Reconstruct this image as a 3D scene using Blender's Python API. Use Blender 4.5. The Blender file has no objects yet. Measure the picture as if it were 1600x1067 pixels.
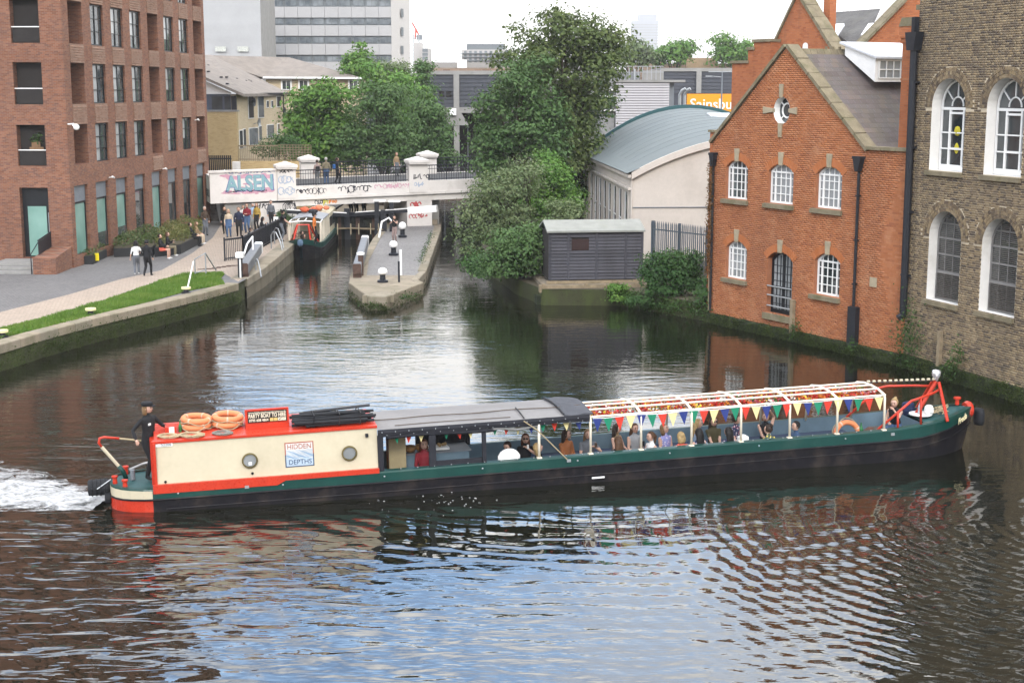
import bpy, bmesh, math, random
import numpy as np
from mathutils import Vector, Matrix, Euler, noise as mnoise
random.seed(7); NR = np.random.RandomState(7)
R = math.radians; PI = math.pi
scene = bpy.context.scene
COL = scene.collection
# ------------------------------------------------------------------ camera
HC = 9.6; FPX = 2250.0; PITCH = math.atan((533.5 - 140.0) / FPX)
cam = bpy.data.cameras.new('camera'); cam.lens = FPX / 1600 * 36; cam.sensor_width = 36
cam.clip_start = 0.5; cam.clip_end = 6000
camo = bpy.data.objects.new('camera', cam); COL.objects.link(camo)
camo.location = (0, 0, HC); camo.rotation_euler = (PI / 2 - PITCH, 0, 0)
scene.camera = camo
# ------------------------------------------------------------------ light
SUN_DIR = Vector((0.0, -0.84, 0.56)).normalized()
SUN_EL = math.asin(SUN_DIR.z); SUN_AZ = math.atan2(SUN_DIR.x, SUN_DIR.y)
sl = bpy.data.lights.new('sun', 'SUN'); sl.energy = 1.5; sl.angle = R(14); sl.color = (1.0, 0.95, 0.88)
so = bpy.data.objects.new('sun', sl); COL.objects.link(so)
so.rotation_euler = (-SUN_DIR).to_track_quat('-Z', 'Y').to_euler(); so.location = (30, -20, 60)
world = bpy.data.worlds.new('World'); scene.world = world; world.use_nodes = True
def build_world():
    nt = world.node_tree; nt.nodes.clear(); N = nt.nodes.new; L = nt.links.new
    out = N('ShaderNodeOutputWorld'); bg = N('ShaderNodeBackground'); bg.inputs[1].default_value = 0.14
    sky = N('ShaderNodeTexSky'); sky.sky_type = 'NISHITA'; sky.sun_disc = False
    sky.sun_elevation = SUN_EL; sky.sun_rotation = SUN_AZ; sky.air_density = 1.0; sky.dust_density = 0.6; sky.ozone_density = 1.3
    tc = N('ShaderNodeTexCoord')
    sep = N('ShaderNodeSeparateXYZ'); L(tc.outputs['Generated'], sep.inputs[0])
    # project the direction on a flat cloud layer
    dz = N('ShaderNodeMath'); dz.operation = 'ADD'; dz.inputs[1].default_value = 0.22; L(sep.outputs[2], dz.inputs[0])
    dv = N('ShaderNodeVectorMath'); dv.operation = 'DIVIDE'
    cb = N('ShaderNodeCombineXYZ')
    for i in range(3): L(dz.outputs[0], cb.inputs[i])
    L(tc.outputs['Generated'], dv.inputs[0]); L(cb.outputs[0], dv.inputs[1])
    n1 = N('ShaderNodeTexNoise'); n1.inputs['Scale'].default_value = 1.5; n1.inputs['Detail'].default_value = 7
    n1.inputs['Roughness'].default_value = 0.55; n1.inputs['Distortion'].default_value = 0.3
    mp = N('ShaderNodeMapping'); mp.inputs['Location'].default_value = CLOUD_OFF; L(dv.outputs[0], mp.inputs[0]); L(mp.outputs[0], n1.inputs[0])
    # cover rises towards the horizon
    cv = N('ShaderNodeMapRange'); cv.inputs[1].default_value = 0.08; cv.inputs[2].default_value = 0.28
    cv.inputs[3].default_value = 0.34; cv.inputs[4].default_value = 0.02; L(sep.outputs[2], cv.inputs[0])
    ad = N('ShaderNodeMath'); ad.operation = 'ADD'; L(n1.outputs[0], ad.inputs[0]); L(cv.outputs[0], ad.inputs[1])
    rp = N('ShaderNodeMapRange'); rp.inputs[1].default_value = 0.44; rp.inputs[2].default_value = 0.60; L(ad.outputs[0], rp.inputs[0])
    n2 = N('ShaderNodeTexNoise'); n2.inputs['Scale'].default_value = 3.2; n2.inputs['Detail'].default_value = 5; L(mp.outputs[0], n2.inputs[0])
    cr = N('ShaderNodeMapRange'); cr.inputs[1].default_value = 0.3; cr.inputs[2].default_value = 0.7
    cr.inputs[3].default_value = CLOUD_LO; cr.inputs[4].default_value = CLOUD_HI; L(n2.outputs[0], cr.inputs[0])
    gr = N('ShaderNodeMath'); gr.operation = 'MULTIPLY_ADD'; gr.inputs[1].default_value = 2.7; gr.inputs[2].default_value = 0.86; gr.use_clamp = False
    mxz = N('ShaderNodeMath'); mxz.operation = 'MAXIMUM'; mxz.inputs[1].default_value = 0.0; L(sep.outputs[2], mxz.inputs[0]); L(mxz.outputs[0], gr.inputs[0])
    gm = N('ShaderNodeMath'); gm.operation = 'MULTIPLY'; L(gr.outputs[0], gm.inputs[0]); L(cr.outputs[0], gm.inputs[1])
    cc = N('ShaderNodeVectorMath'); cc.operation = 'SCALE'; cc.inputs[0].default_value = (1.0, 0.985, 0.955); L(gm.outputs[0], cc.inputs[3])
    sk = N('ShaderNodeVectorMath'); sk.operation = 'SCALE'; L(sky.outputs[0], sk.inputs[0]); sk.inputs[3].default_value = SKY_GAIN
    mx = N('ShaderNodeMix'); mx.data_type = 'RGBA'; L(rp.outputs[0], mx.inputs[0]); L(sk.outputs[0], mx.inputs[6]); L(cc.outputs[0], mx.inputs[7])
    L(mx.outputs[2], bg.inputs[0]); L(bg.outputs[0], out.inputs[0])
CLOUD_OFF = (10.0056, -0.8787, 1.6067); CLOUD_LO = 7.4; CLOUD_HI = 11.0; SKY_GAIN = 3.0
build_world()
vs = scene.view_settings
vs.view_transform = 'Standard'; vs.look = 'None'; vs.gamma = 1; vs.use_curve_mapping = False; vs.exposure = 0.40
scene.cycles.max_bounces = 6; scene.cycles.diffuse_bounces = 2; scene.cycles.glossy_bounces = 3
scene.cycles.transmission_bounces = 3; scene.cycles.transparent_max_bounces = 6
scene.cycles.caustics_reflective = False; scene.cycles.caustics_refractive = False
# ------------------------------------------------------------------ survey: where a sighted pixel meets a known plane
_r = np.array([1., 0, 0]); _f = np.array([0, math.cos(PITCH), -math.sin(PITCH)]); _u = np.array([0, math.sin(PITCH), math.cos(PITCH)])
def ray(x, y): return _r * (x - 800) / FPX + _u * (533.5 - y) / FPX + _f
def G(x, y, z=0.0):
    d = ray(x, y); return Vector((np.array([0, 0, HC]) + d * ((z - HC) / d[2])).tolist())
def D(x, y, Y):
    d = ray(x, y); return Vector((np.array([0, 0, HC]) + d * (Y / d[1])).tolist())
def W(x, y, P, h):
    d = ray(x, y); h = np.array(h[:2], float); h = h / np.hypot(*h); n = np.array([h[1], -h[0]]); P = np.array(P[:2], float)
    t = (n @ P) / (n @ d[:2]); q = np.array([0, 0, HC]) + d * t
    return float((q[:2] - P) @ h), float(q[2])
# ------------------------------------------------------------------ materials
class NT:
    def __init__(s, m): s.nt = m.node_tree; s.nt.nodes.clear(); s.L = s.nt.links.new
    def n(s, t, **k):
        nd = s.nt.nodes.new('ShaderNode' + t)
        for a, b in k.items(): setattr(nd, a, b)
        return nd
    def link(s, a, b): s.L(a, b)
    def val(s, sock, v):
        if hasattr(v, 'is_output') or isinstance(v, bpy.types.NodeSocket): s.L(v, sock)
        else: sock.default_value = v
    def math(s, op, a, b=0.0, clamp=False):
        nd = s.n('Math', operation=op, use_clamp=clamp); s.val(nd.inputs[0], a); s.val(nd.inputs[1], b); return nd.outputs[0]
    def noise(s, vec, scale, detail=3, rough=0.5, dist=0.0):
        nd = s.n('TexNoise'); s.val(nd.inputs['Vector'], vec); nd.inputs['Scale'].default_value = scale
        nd.inputs['Detail'].default_value = detail; nd.inputs['Roughness'].default_value = rough; nd.inputs['Distortion'].default_value = dist
        return nd.outputs[0]
    def rng(s, v, a, b, c=0.0, d=1.0):
        nd = s.n('MapRange'); s.val(nd.inputs[0], v)
        for i, x in enumerate((a, b, c, d)): nd.inputs[i + 1].default_value = x
        return nd.outputs[0]
    def mix(s, f, a, b, bt='MIX'):
        nd = s.n('Mix', data_type='RGBA', blend_type=bt); s.val(nd.inputs[0], f)
        for i, c in ((6, a), (7, b)):
            s.val(nd.inputs[i], (*c, 1) if isinstance(c, tuple) and len(c) == 3 else c)
        return nd.outputs[2]
    def bump(s, h, dist=0.01, strength=1.0, normal=None):
        nd = s.n('Bump'); s.val(nd.inputs['Height'], h); nd.inputs['Distance'].default_value = dist; nd.inputs['Strength'].default_value = strength
        if normal is not None: s.L(normal, nd.inputs['Normal'])
        return nd.outputs[0]
    def map(s, vec, scale=(1, 1, 1), loc=(0, 0, 0), rot=(0, 0, 0)):
        nd = s.n('Mapping'); s.L(vec, nd.inputs[0]); nd.inputs['Scale'].default_value = scale; nd.inputs['Location'].default_value = loc; nd.inputs['Rotation'].default_value = rot
        return nd.outputs[0]
    def obj(s): return s.n('TexCoord').outputs['Object']
    def pos(s): return s.n('NewGeometry').outputs['Position']
    def island(s): return s.n('NewGeometry').outputs['Random Per Island']
    def orand(s): return s.n('ObjectInfo').outputs['Random']
    def bsdf(s, col, rough=0.6, metal=0.0, normal=None, spec=0.5, **k):
        b = s.n('BsdfPrincipled'); s.val(b.inputs['Base Color'], (*col, 1) if isinstance(col, tuple) and len(col) == 3 else col)
        s.val(b.inputs['Roughness'], rough); b.inputs['Metallic'].default_value = metal; b.inputs['Specular IOR Level'].default_value = spec
        if normal is not None: s.L(normal, b.inputs['Normal'])
        for a, v in k.items(): s.val(b.inputs[a], v)
        o = s.n('OutputMaterial'); s.L(b.outputs[0], o.inputs[0]); return b
def newmat(name):
    m = bpy.data.materials.new(name); m.use_nodes = True; return m, NT(m)
_pc = {}
ALB = 0.76
def dim(c): return tuple(x*(ALB if max(c) < 0.5 else ALB+(1-ALB)*min(1, (max(c)-0.5)*4)*0.6) for x in c)
def paint(name, col, rough=0.5, metal=0.0, var=0.12, scale=3.0, bump=0.0, spec=0.28, dirt=None, dirt_amt=0.35):
    """a colour with gentle mottling, wear and optional dirt blotches"""
    if name in _pc: return _pc[name]
    m, t = newmat(name); v = t.obj(); col = dim(col); dirt = dim(dirt) if dirt else None
    n = t.noise(v, scale, 5, 0.6); n2 = t.noise(v, scale * 9, 3, 0.6)
    a = t.math('ADD', t.math('MULTIPLY', n, 0.65), t.math('MULTIPLY', n2, 0.35))
    lo = tuple(c * (1 - var * 1.6) for c in col); hi = tuple(min(1, c * (1 + var * 1.2)) for c in col)
    c = t.mix(t.rng(a, 0.3, 0.7), lo, hi)
    if dirt: c = t.mix(t.math('MULTIPLY', t.rng(t.noise(v, scale * 0.7, 6, 0.65), 0.5, 0.72), dirt_amt), c, dirt)
    nm = t.bump(n2, bump) if bump else None
    t.bsdf(c, t.rng(n2, 0.2, 0.8, max(0.02, rough - 0.08), min(1, rough + 0.08)), metal, nm, spec)
    _pc[name] = m; return m
def brick_mat(name, cols, mortar, bw=0.225, bh=0.075, ms=0.010, grime=None, bump=0.006, off=0.5):
    """coursed brickwork for walls too far away to pick bricks apart; runs along local x, up local z"""
    m, t = newmat(name); v = t.obj(); sp = t.n('SeparateXYZ'); cols = [dim(c) for c in cols]; mortar = dim(mortar); grime = dim(grime) if grime else None; t.link(v, sp.inputs[0])
    cb = t.n('CombineXYZ'); t.link(t.math('ADD', sp.outputs[0], sp.outputs[1]), cb.inputs[0]); t.link(sp.outputs[2], cb.inputs[1])
    b = t.n('TexBrick', offset=off); t.link(cb.outputs[0], b.inputs[0]); b.inputs['Scale'].default_value = 1
    b.inputs['Brick Width'].default_value = bw; b.inputs['Row Height'].default_value = bh; b.inputs['Mortar Size'].default_value = ms
    b.inputs['Mortar Smooth'].default_value = 0.2; b.inputs['Color1'].default_value = (0, 0, 0, 1); b.inputs['Color2'].default_value = (1, 1, 1, 1); b.inputs['Mortar'].default_value = (.5, .5, .5, 1)
    r = t.n('ValToRGB'); els = r.color_ramp.elements
    els[0].color = (*cols[0], 1); els[1].color = (*cols[-1], 1)
    for i, c in enumerate(cols[1:-1]): e = els.new((i + 1) / (len(cols) - 1)); e.color = (*c, 1)
    t.link(b.outputs['Color'], r.inputs[0])
    c = t.mix(b.outputs['Fac'], r.outputs[0], mortar)
    big = t.noise(v, 0.35, 5, 0.6)
    c = t.mix(t.rng(big, 0.35, 0.75, 0.0, 0.35), c, tuple(x * 0.6 for x in cols[0]))
    if grime: c = t.mix(t.rng(t.noise(t.map(v, (1.5, 1.5, 0.25)), 1.0, 6, 0.7), 0.5, 0.8, 0, 0.5), c, grime)
    h = t.math('SUBTRACT', 1.0, b.outputs['Fac'])
    t.bsdf(c, 0.9, 0, t.bump(h, bump, 0.8), 0.25); return m
def piece_mat(name, cols, grime=None, rough=0.88, wear=None, sc=0.5):
    """separate bricks, slates, stones: each piece takes its own colour"""
    m, t = newmat(name); cols = [dim(c) for c in cols]; grime = dim(grime) if grime else None; wear = dim(wear) if wear else None
    rnd = t.math('FRACT', t.math('ADD', t.island(), t.orand()))
    r = t.n('ValToRGB'); els = r.color_ramp.elements; els[0].color = (*cols[0], 1); els[1].color = (*cols[-1], 1)
    for i, c in enumerate(cols[1:-1]): e = els.new((i + 1) / (len(cols) - 1)); e.color = (*c, 1)
    t.link(rnd, r.inputs[0]); p = t.pos()
    c = t.mix(t.rng(t.noise(p, 14, 3, 0.6), 0.3, 0.8, 0, 0.35), r.outputs[0], tuple(x * 0.55 for x in cols[len(cols) // 2]))
    if grime: c = t.mix(t.rng(t.noise(t.map(p, (1, 1, 0.35)), sc, 6, 0.68), 0.45, 0.76, 0, 0.72), c, grime)
    if wear: c = t.mix(t.rng(t.noise(p, sc * 2.3, 5, 0.7), 0.56, 0.78, 0, 0.65), c, wear)
    t.bsdf(c, rough, 0, t.bump(t.noise(p, 40, 3), 0.004), 0.3); return m
def glass_mat(name, tint=(0.02, 0.025, 0.03), rough=0.04, spec=0.8, blind=None):
    m, t = newmat(name); v = t.pos()
    nm = t.bump(t.noise(v, 0.9, 2), 0.02, 0.35)
    c = t.mix(t.rng(t.noise(v, 0.7, 3), 0.35, 0.7), tint, blind or tuple(x * 1.8 for x in tint))
    t.bsdf(c, rough, 0, nm, spec); return m
# ------------------------------------------------------------------ mesh building
class MB:
    def __init__(s): s.v = []; s.f = []; s.m = []; s.M = Matrix(); s.mi = 0
    def add(s, vs, fs, mi=None):
        b = len(s.v); M = s.M
        s.v += [tuple(M @ Vector(p)) for p in vs]; s.f += [tuple(b + i for i in f) for f in fs]
        s.m += [s.mi if mi is None else mi] * len(fs); return s
    def box(s, x0, x1, y0, y1, z0, z1, mi=None):
        vs = [(x, y, z) for z in (z0, z1) for y in (y0, y1) for x in (x0, x1)]
        return s.add(vs, [(0, 2, 3, 1), (4, 5, 7, 6), (0, 1, 5, 4), (2, 6, 7, 3), (0, 4, 6, 2), (1, 3, 7, 5)], mi)
    def cbox(s, c, d, mi=None): return s.box(c[0]-d[0]/2, c[0]+d[0]/2, c[1]-d[1]/2, c[1]+d[1]/2, c[2]-d[2]/2, c[2]+d[2]/2, mi)
    def quad(s, a, b, c, d, mi=None): return s.add([a, b, c, d], [(0, 1, 2, 3)], mi)
    def prism(s, poly, a, b, axis='y', mi=None):
        """extrude a 2-D polygon (counter-clockwise) along axis from a to b"""
        n = len(poly)
        mk = {'y': lambda p, t: (p[0], t, p[1]), 'z': lambda p, t: (p[0], p[1], t), 'x': lambda p, t: (t, p[0], p[1])}[axis]
        vs = [mk(p, a) for p in poly] + [mk(p, b) for p in poly]
        fs = [tuple(range(n)), tuple(range(2*n-1, n-1, -1))] + [(i, i+n, (i+1) % n+n, (i+1) % n) for i in range(n)]
        return s.add(vs, fs, mi)
    def bar(s, a, b, w, h=None, mi=None):
        """square-section bar from a to b"""
        return s.tube([a, b], w / 1.414, 4, mi, rot=PI/4, ry=(h or w) / 1.414)
    def tube(s, pts, r, n=8, mi=None, caps=True, rot=0.0, ry=None, closed=False):
        pts = [Vector(p) for p in pts]; k = len(pts); rs = r if isinstance(r, (list, tuple)) else [r] * k
        vs = []; fs = []; ref = None
        for i, p in enumerate(pts):
            if closed: tg = pts[(i+1) % k] - pts[i-1]
            else: tg = (pts[min(i+1, k-1)] - pts[max(i-1, 0)])
            tg = tg.normalized() if tg.length > 1e-9 else Vector((0, 0, 1))
            if ref is None: ref = Vector((0, 0, 1)) if abs(tg.z) < 0.9 else Vector((0, 1, 0))
            x = tg.cross(ref); x = x.normalized() if x.length > 1e-6 else Vector((1, 0, 0)); y = x.cross(tg).normalized(); ref = y
            q = (ry / r if ry and not isinstance(r, (list, tuple)) else 1)
            for j in range(n):
                a = rot + 2*PI*j/n; vs.append(p + x*math.cos(a)*rs[i] + y*math.sin(a)*rs[i]*q)
        for i in range(k if closed else k-1):
            i2 = (i+1) % k
            for j in range(n): fs.append((i*n+j, i*n+(j+1) % n, i2*n+(j+1) % n, i2*n+j))
        if caps and not closed: fs += [tuple(range(n-1, -1, -1)), tuple(range((k-1)*n, k*n))]
        return s.add(vs, fs, mi)
    def lathe(s, prof, n=16, c=(0, 0, 0), mi=None, axis='z', sx=1, sy=1):
        vs = []; fs = []; k = len(prof)
        for r, z in prof:
            for j in range(n):
                a = 2*PI*j/n; p = (r*math.cos(a)*sx, r*math.sin(a)*sy, z)
                if axis == 'y': p = (p[0], p[2], p[1])
                if axis == 'x': p = (p[2], p[0], p[1])
                vs.append((p[0]+c[0], p[1]+c[1], p[2]+c[2]))
        for i in range(k-1):
            for j in range(n):
                q = (i*n+j, i*n+(j+1) % n, (i+1)*n+(j+1) % n, (i+1)*n+j); fs.append(q if axis != 'y' else q[::-1])
        if prof[0][0] > 1e-6: fs.append(tuple(range(n-1, -1, -1)))
        if prof[-1][0] > 1e-6: fs.append(tuple(range((k-1)*n, k*n)))
        return s.add(vs, fs, mi)
    def ball(s, c, r, n=10, mi=None, sz=1.0, sx=1.0, sy=1.0):
        k = max(4, n // 2); return s.lathe([(max(1e-7, r*math.sin(PI*i/k)), -r*sz*math.cos(PI*i/k)) for i in range(k+1)], n, c, mi, 'z', sx, sy)
    def torus(s, c, Rr, r, n=28, m=10, mi=None, axis='z', a0=0, a1=2*PI):
        full = abs(a1-a0-2*PI) < 1e-6; pts = []
        for i in range(n if full else n+1):
            a = a0+(a1-a0)*i/n; p = {'z': (math.cos(a), math.sin(a), 0), 'y': (math.cos(a), 0, math.sin(a)), 'x': (0, math.cos(a), math.sin(a))}[axis]
            pts.append(tuple(c[j]+Rr*p[j] for j in range(3)))
        return s.tube(pts, r, m, mi, closed=full)
    def loft(s, rings, mi=None, caps=True, closed=True):
        n = len(rings[0]); vs = [p for r in rings for p in r]; fs = []
        for i in range(len(rings)-1):
            for j in range(n if closed else n-1): fs.append((i*n+j, i*n+(j+1) % n, (i+1)*n+(j+1) % n, (i+1)*n+j))
        if caps and closed: fs += [tuple(range(n-1, -1, -1)), tuple(range((len(rings)-1)*n, len(rings)*n))]
        return s.add(vs, fs, mi)
    def mesh(s, name, mats, smooth=False):
        me = bpy.data.meshes.new(name); me.from_pydata(s.v, [], s.f)
        for m in (mats if isinstance(mats, (list, tuple)) else [mats]): me.materials.append(m)
        if any(s.m): me.polygons.foreach_set('material_index', s.m)
        if smooth: me.polygons.foreach_set('use_smooth', [True]*len(s.f))
        me.update(); return me
    def build(s, name, mats, parent=None, label=None, smooth=False, kind=None, loc=None, fix=True, bevel=0):
        me = s.mesh(name, mats, smooth)
        if fix or bevel:
            bm = bmesh.new(); bm.from_mesh(me)
            if fix: bmesh.ops.recalc_face_normals(bm, faces=bm.faces)
            if bevel: bmesh.ops.bevel(bm, geom=bm.edges, offset=bevel, segments=1, affect='EDGES', clamp_overlap=True)
            bm.to_mesh(me); bm.free()
        return put(name, me, parent, label, kind, loc)
def put(name, me, parent=None, label=None, kind=None, loc=None):
    o = bpy.data.objects.new(name, me); COL.objects.link(o)
    if parent: o.parent = parent
    if label: o['label'] = label
    if kind: o['kind'] = kind
    if loc: o.location = loc
    return o
def thing(name, label, cat, loc=(0, 0, 0), rz=0.0, group=None, rot=None):
    o = bpy.data.objects.new(name, None); COL.objects.link(o); o.empty_display_size = 0.2
    o.location = loc; o.rotation_euler = rot or (0, 0, rz); tag(o, label, cat, group); return o
def tag(o, label, cat, group=None):
    o['label'] = label; o['category'] = cat
    if group: o['group'] = group
    return o
def struct(o): o['kind'] = 'structure'; return o
def copy_tree(o, parent=None):
    c = o.copy(); COL.objects.link(c)
    if parent: c.parent = parent
    for ch in o.children: copy_tree(ch, c)
    return c
def text_mesh(body, size, mat, parent, name='lettering', loc=(0, 0, 0), rot=(PI/2, 0, 0), ext=0.004, align='CENTER', xs=1.0, offset=0.0, shear=0.0, label=None):
    cu = bpy.data.curves.new(name, 'FONT'); cu.body = body; cu.size = size; cu.extrude = ext; cu.align_x = align; cu.align_y = 'CENTER'; cu.offset = offset; cu.shear = shear; cu.resolution_u = 3
    tmp = bpy.data.objects.new('tmp', cu); COL.objects.link(tmp)
    dg = bpy.context.evaluated_depsgraph_get(); me = bpy.data.meshes.new_from_object(tmp.evaluated_get(dg))
    bpy.data.objects.remove(tmp); me.materials.clear(); me.materials.append(mat)
    if xs != 1.0: me.transform(Matrix.Diagonal((xs, 1, 1, 1)))
    o = put(name, me, parent, label); o.location = loc; o.rotation_euler = rot; return o
def np_mesh(name, V, F, mats, mi=None, smooth=False):
    """V (n,3), F (m,k) numpy"""
    me = bpy.data.meshes.new(name); n, k = len(F), F.shape[1]
    me.vertices.add(len(V)); me.vertices.foreach_set('co', np.asarray(V, np.float32).ravel())
    me.loops.add(n*k); me.loops.foreach_set('vertex_index', F.astype(np.int32).ravel())
    me.polygons.add(n); me.polygons.foreach_set('loop_start', np.arange(0, n*k, k, dtype=np.int32))
    try: me.polygons.foreach_set('loop_total', np.full(n, k, np.int32))
    except Exception: pass
    for m in (mats if isinstance(mats, (list, tuple)) else [mats]): me.materials.append(m)
    if mi is not None: me.polygons.foreach_set('material_index', np.asarray(mi, np.int32))
    if smooth: me.polygons.foreach_set('use_smooth', np.ones(n, bool))
    me.update(calc_edges=True); me.validate(); return me
# ------------------------------------------------------------------ shared materials
M = {}
M['white'] = paint('white_paint', (0.76, 0.74, 0.70), 0.6, var=0.06, dirt=(0.42, 0.38, 0.30), dirt_amt=0.45, scale=0.8)
M['gloss_white'] = paint('gloss_white', (0.82, 0.81, 0.78), 0.35, var=0.04)
M['black_iron'] = paint('black_iron', (0.018, 0.02, 0.026), 0.45, var=0.2, scale=6)
M['dark_frame'] = paint('dark_frame', (0.012, 0.014, 0.017), 0.4, var=0.2)
M['stone'] = paint('coping_stone', (0.30, 0.25, 0.185), 0.9, var=0.22, scale=2.5, bump=0.006, dirt=(0.10, 0.10, 0.05), dirt_amt=0.6)
M['sand_stone'] = paint('sand_stone', (0.42, 0.35, 0.24), 0.9, var=0.15, scale=3, bump=0.004, dirt=(0.16, 0.14, 0.09), dirt_amt=0.5)
M['concrete'] = paint('concrete', (0.33, 0.32, 0.30), 0.9, var=0.12, scale=1.2, bump=0.003, dirt=(0.18, 0.17, 0.15))
M['timber'] = paint('weathered_timber', (0.30, 0.235, 0.15), 0.85, var=0.25, scale=4, bump=0.004, dirt=(0.12, 0.10, 0.06))
M['steel'] = paint('galvanised_steel', (0.42, 0.44, 0.45), 0.45, metal=0.6, var=0.12)
M['red_gloss'] = paint('red_gloss', (0.56, 0.045, 0.02), 0.3, var=0.10)
M['cream'] = paint('cream_gloss', (0.60, 0.53, 0.38), 0.38, var=0.05, scale=1.0, dirt=(0.36, 0.29, 0.19), dirt_amt=0.28)
M['green_gloss'] = paint('green_gloss', (0.006, 0.055, 0.045), 0.34, var=0.16, scale=2, dirt=(0.035, 0.08, 0.065), dirt_amt=0.5)
M['hull_black'] = paint('hull_black', (0.012, 0.011, 0.014), 0.5, spec=0.15, var=0.3, scale=2, dirt=(0.07, 0.055, 0.045), dirt_amt=0.7)
M['rubber'] = paint('rubber', (0.016, 0.017, 0.020), 0.75, var=0.2)
M['lead'] = paint('lead_grey', (0.20, 0.22, 0.24), 0.6, var=0.12)
M['moss'] = paint('wet_moss', (0.018, 0.026, 0.010), 0.8, var=0.5, scale=3.0, bump=0.02, dirt=(0.075, 0.095, 0.02), dirt_amt=0.9)
M['glass'] = glass_mat('window_glass', (0.018, 0.024, 0.026), blind=(0.09, 0.10, 0.10))
M['glass_frost'] = glass_mat('frosted_glass', (0.13, 0.25, 0.21), 0.25, 0.6, blind=(0.20, 0.34, 0.29))
M['glass_pale'] = glass_mat('netted_glass', (0.16, 0.17, 0.17), 0.12, 0.5, blind=(0.30, 0.31, 0.31))
# ------------------------------------------------------------------ water
def water_material():
    m, t = newmat('canal_water'); p = t.pos(); sp = t.n('SeparateXYZ'); t.link(p, sp.inputs[0])
    X, Y = sp.outputs[0], sp.outputs[1]
    # wind ripple, longer along x than along y
    flat = t.map(p, (0.75, 2.1, 1)); a = t.noise(flat, 1.05, 2, 0.45, 0.5); b = t.noise(t.map(p, (1.0, 3.0, 1), rot=(0, 0, 0.2)), 2.3, 2, 0.5, 0.3)
    c = t.noise(t.map(p, (1, 1.6, 1)), 7.5, 2, 0.5)
    # calm and ruffled patches
    patch = t.rng(t.noise(t.map(p, (0.10, 0.16, 1), loc=(3.1, 0.6, 0)), 1.0, 2, 0.5), 0.34, 0.66, 0.22, 1.05)
    # the boat pushes rings that open towards the near bank
    def rings(cx, cy, wl, r0, r1, x0=None):
        dx = t.math('SUBTRACT', X, cx); dy = t.math('SUBTRACT', Y, cy)
        d = t.math('SQRT', t.math('ADD', t.math('MULTIPLY', dx, dx), t.math('MULTIPLY', dy, dy)))
        w = t.math('SINE', t.math('ADD', t.math('MULTIPLY', d, 2*PI/wl), t.math('MULTIPLY', t.noise(p, 0.55, 3), 9.0)))
        return t.math('MULTIPLY', w, t.math('MULTIPLY', t.rng(d, r0, r0+4, 0, 1), t.rng(d, r1, r1+5, 1, 0)))
    r1 = rings(2.0, 41.0, 0.62, 6, 20); r2 = rings(-16.0, 20.0, 0.9, 3, 15); r3 = rings(13.0, 31.0, 0.42, 0, 9)
    near = t.rng(Y, 31, 36, 1.0, 0.0)
    left = t.rng(X, -7, 1, 1.0, 0.0); churn = t.math('MULTIPLY', t.rng(X, -9, -5.5, 1, 0), t.math('MULTIPLY', t.rng(Y, 33, 36, 0, 1), t.rng(Y, 44, 50, 1, 0)))
    h = t.math('MULTIPLY', a, t.math("ADD", 0.019, t.math('MULTIPLY', t.math('MULTIPLY', near, left), 0.085)))
    h = t.math('ADD', h, t.math('MULTIPLY', t.math('MULTIPLY', t.noise(t.map(p, (0.45, 1.6, 1), rot=(0, 0, -0.25)), 1.0, 4, 0.6, 1.2), churn), 0.10))
    h = t.math('ADD', h, t.math('MULTIPLY', b, 0.0075)); h = t.math('ADD', h, t.math('MULTIPLY', c, 0.0020))
    h = t.math('MULTIPLY', h, patch)
    brk = t.rng(t.noise(p, 0.42, 3, 0.6), 0.38, 0.62, 0.25, 1.25)
    rr = t.math('ADD', t.math('MULTIPLY', t.math('MULTIPLY', r1, brk), 0.0046), t.math('ADD', t.math('MULTIPLY', r2, 0.007), t.math('MULTIPLY', r3, 0.0042)))
    h = t.math('ADD', h, t.math('MULTIPLY', rr, near))
    nm = t.bump(h, 1.0, 1.0)
    murk = t.mix(t.rng(t.noise(p, 0.12, 4), 0.3, 0.7), (0.004, 0.0045, 0.0025), (0.008, 0.008, 0.0045))
    bs = t.bsdf(murk, 0.025, 0, nm, 0.5); bs.inputs['IOR'].default_value = 1.95
    return m
M['water'] = water_material()
w = MB(); w.quad((-400, -60, 0), (400, -60, 0), (400, 900, 0), (-400, 900, 0)); wo = struct(w.build('canal_water', M['water']))
# ------------------------------------------------------------------ ground
def ground_mat(name, c1, c2, bw=0.2, bh=0.1, gap=0.008, bump=0.004, joint=None, rot=0.0, rough=0.9, blot=None):
    m, t = newmat(name); v = t.map(t.pos(), rot=(0, 0, rot)); b = t.n('TexBrick', offset=0.5); t.link(v, b.inputs[0]); b.inputs['Scale'].default_value = 1
    b.inputs['Brick Width'].default_value = bw; b.inputs['Row Height'].default_value = bh; b.inputs['Mortar Size'].default_value = gap
    b.inputs['Color1'].default_value = (*c1, 1); b.inputs['Color2'].default_value = (*c2, 1); b.inputs['Mortar'].default_value = (*(joint or tuple(x*.5 for x in c1)), 1)
    c = t.mix(t.rng(t.noise(t.pos(), 0.45, 6, 0.65), 0.38, 0.72, 0, 0.5), b.outputs[0], blot or tuple(x*.62 for x in c1))
    c = t.mix(t.rng(t.noise(t.pos(), 9, 3), 0.3, 0.8, 0, 0.25), c, tuple(min(1, x*1.4) for x in c2))
    t.bsdf(c, rough, 0, t.bump(t.math('SUBTRACT', 1.0, b.outputs['Fac']), bump), 0.3); return m
M['setts'] = ground_mat('grey_setts', (0.115, 0.110, 0.107), (0.165, 0.158, 0.154), 0.2, 0.1, rot=0.3)
M['path'] = ground_mat('towpath_bricks', (0.29, 0.23, 0.18), (0.35, 0.285, 0.225), 0.22, 0.11, rot=0.55, blot=(0.20, 0.165, 0.14))
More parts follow.
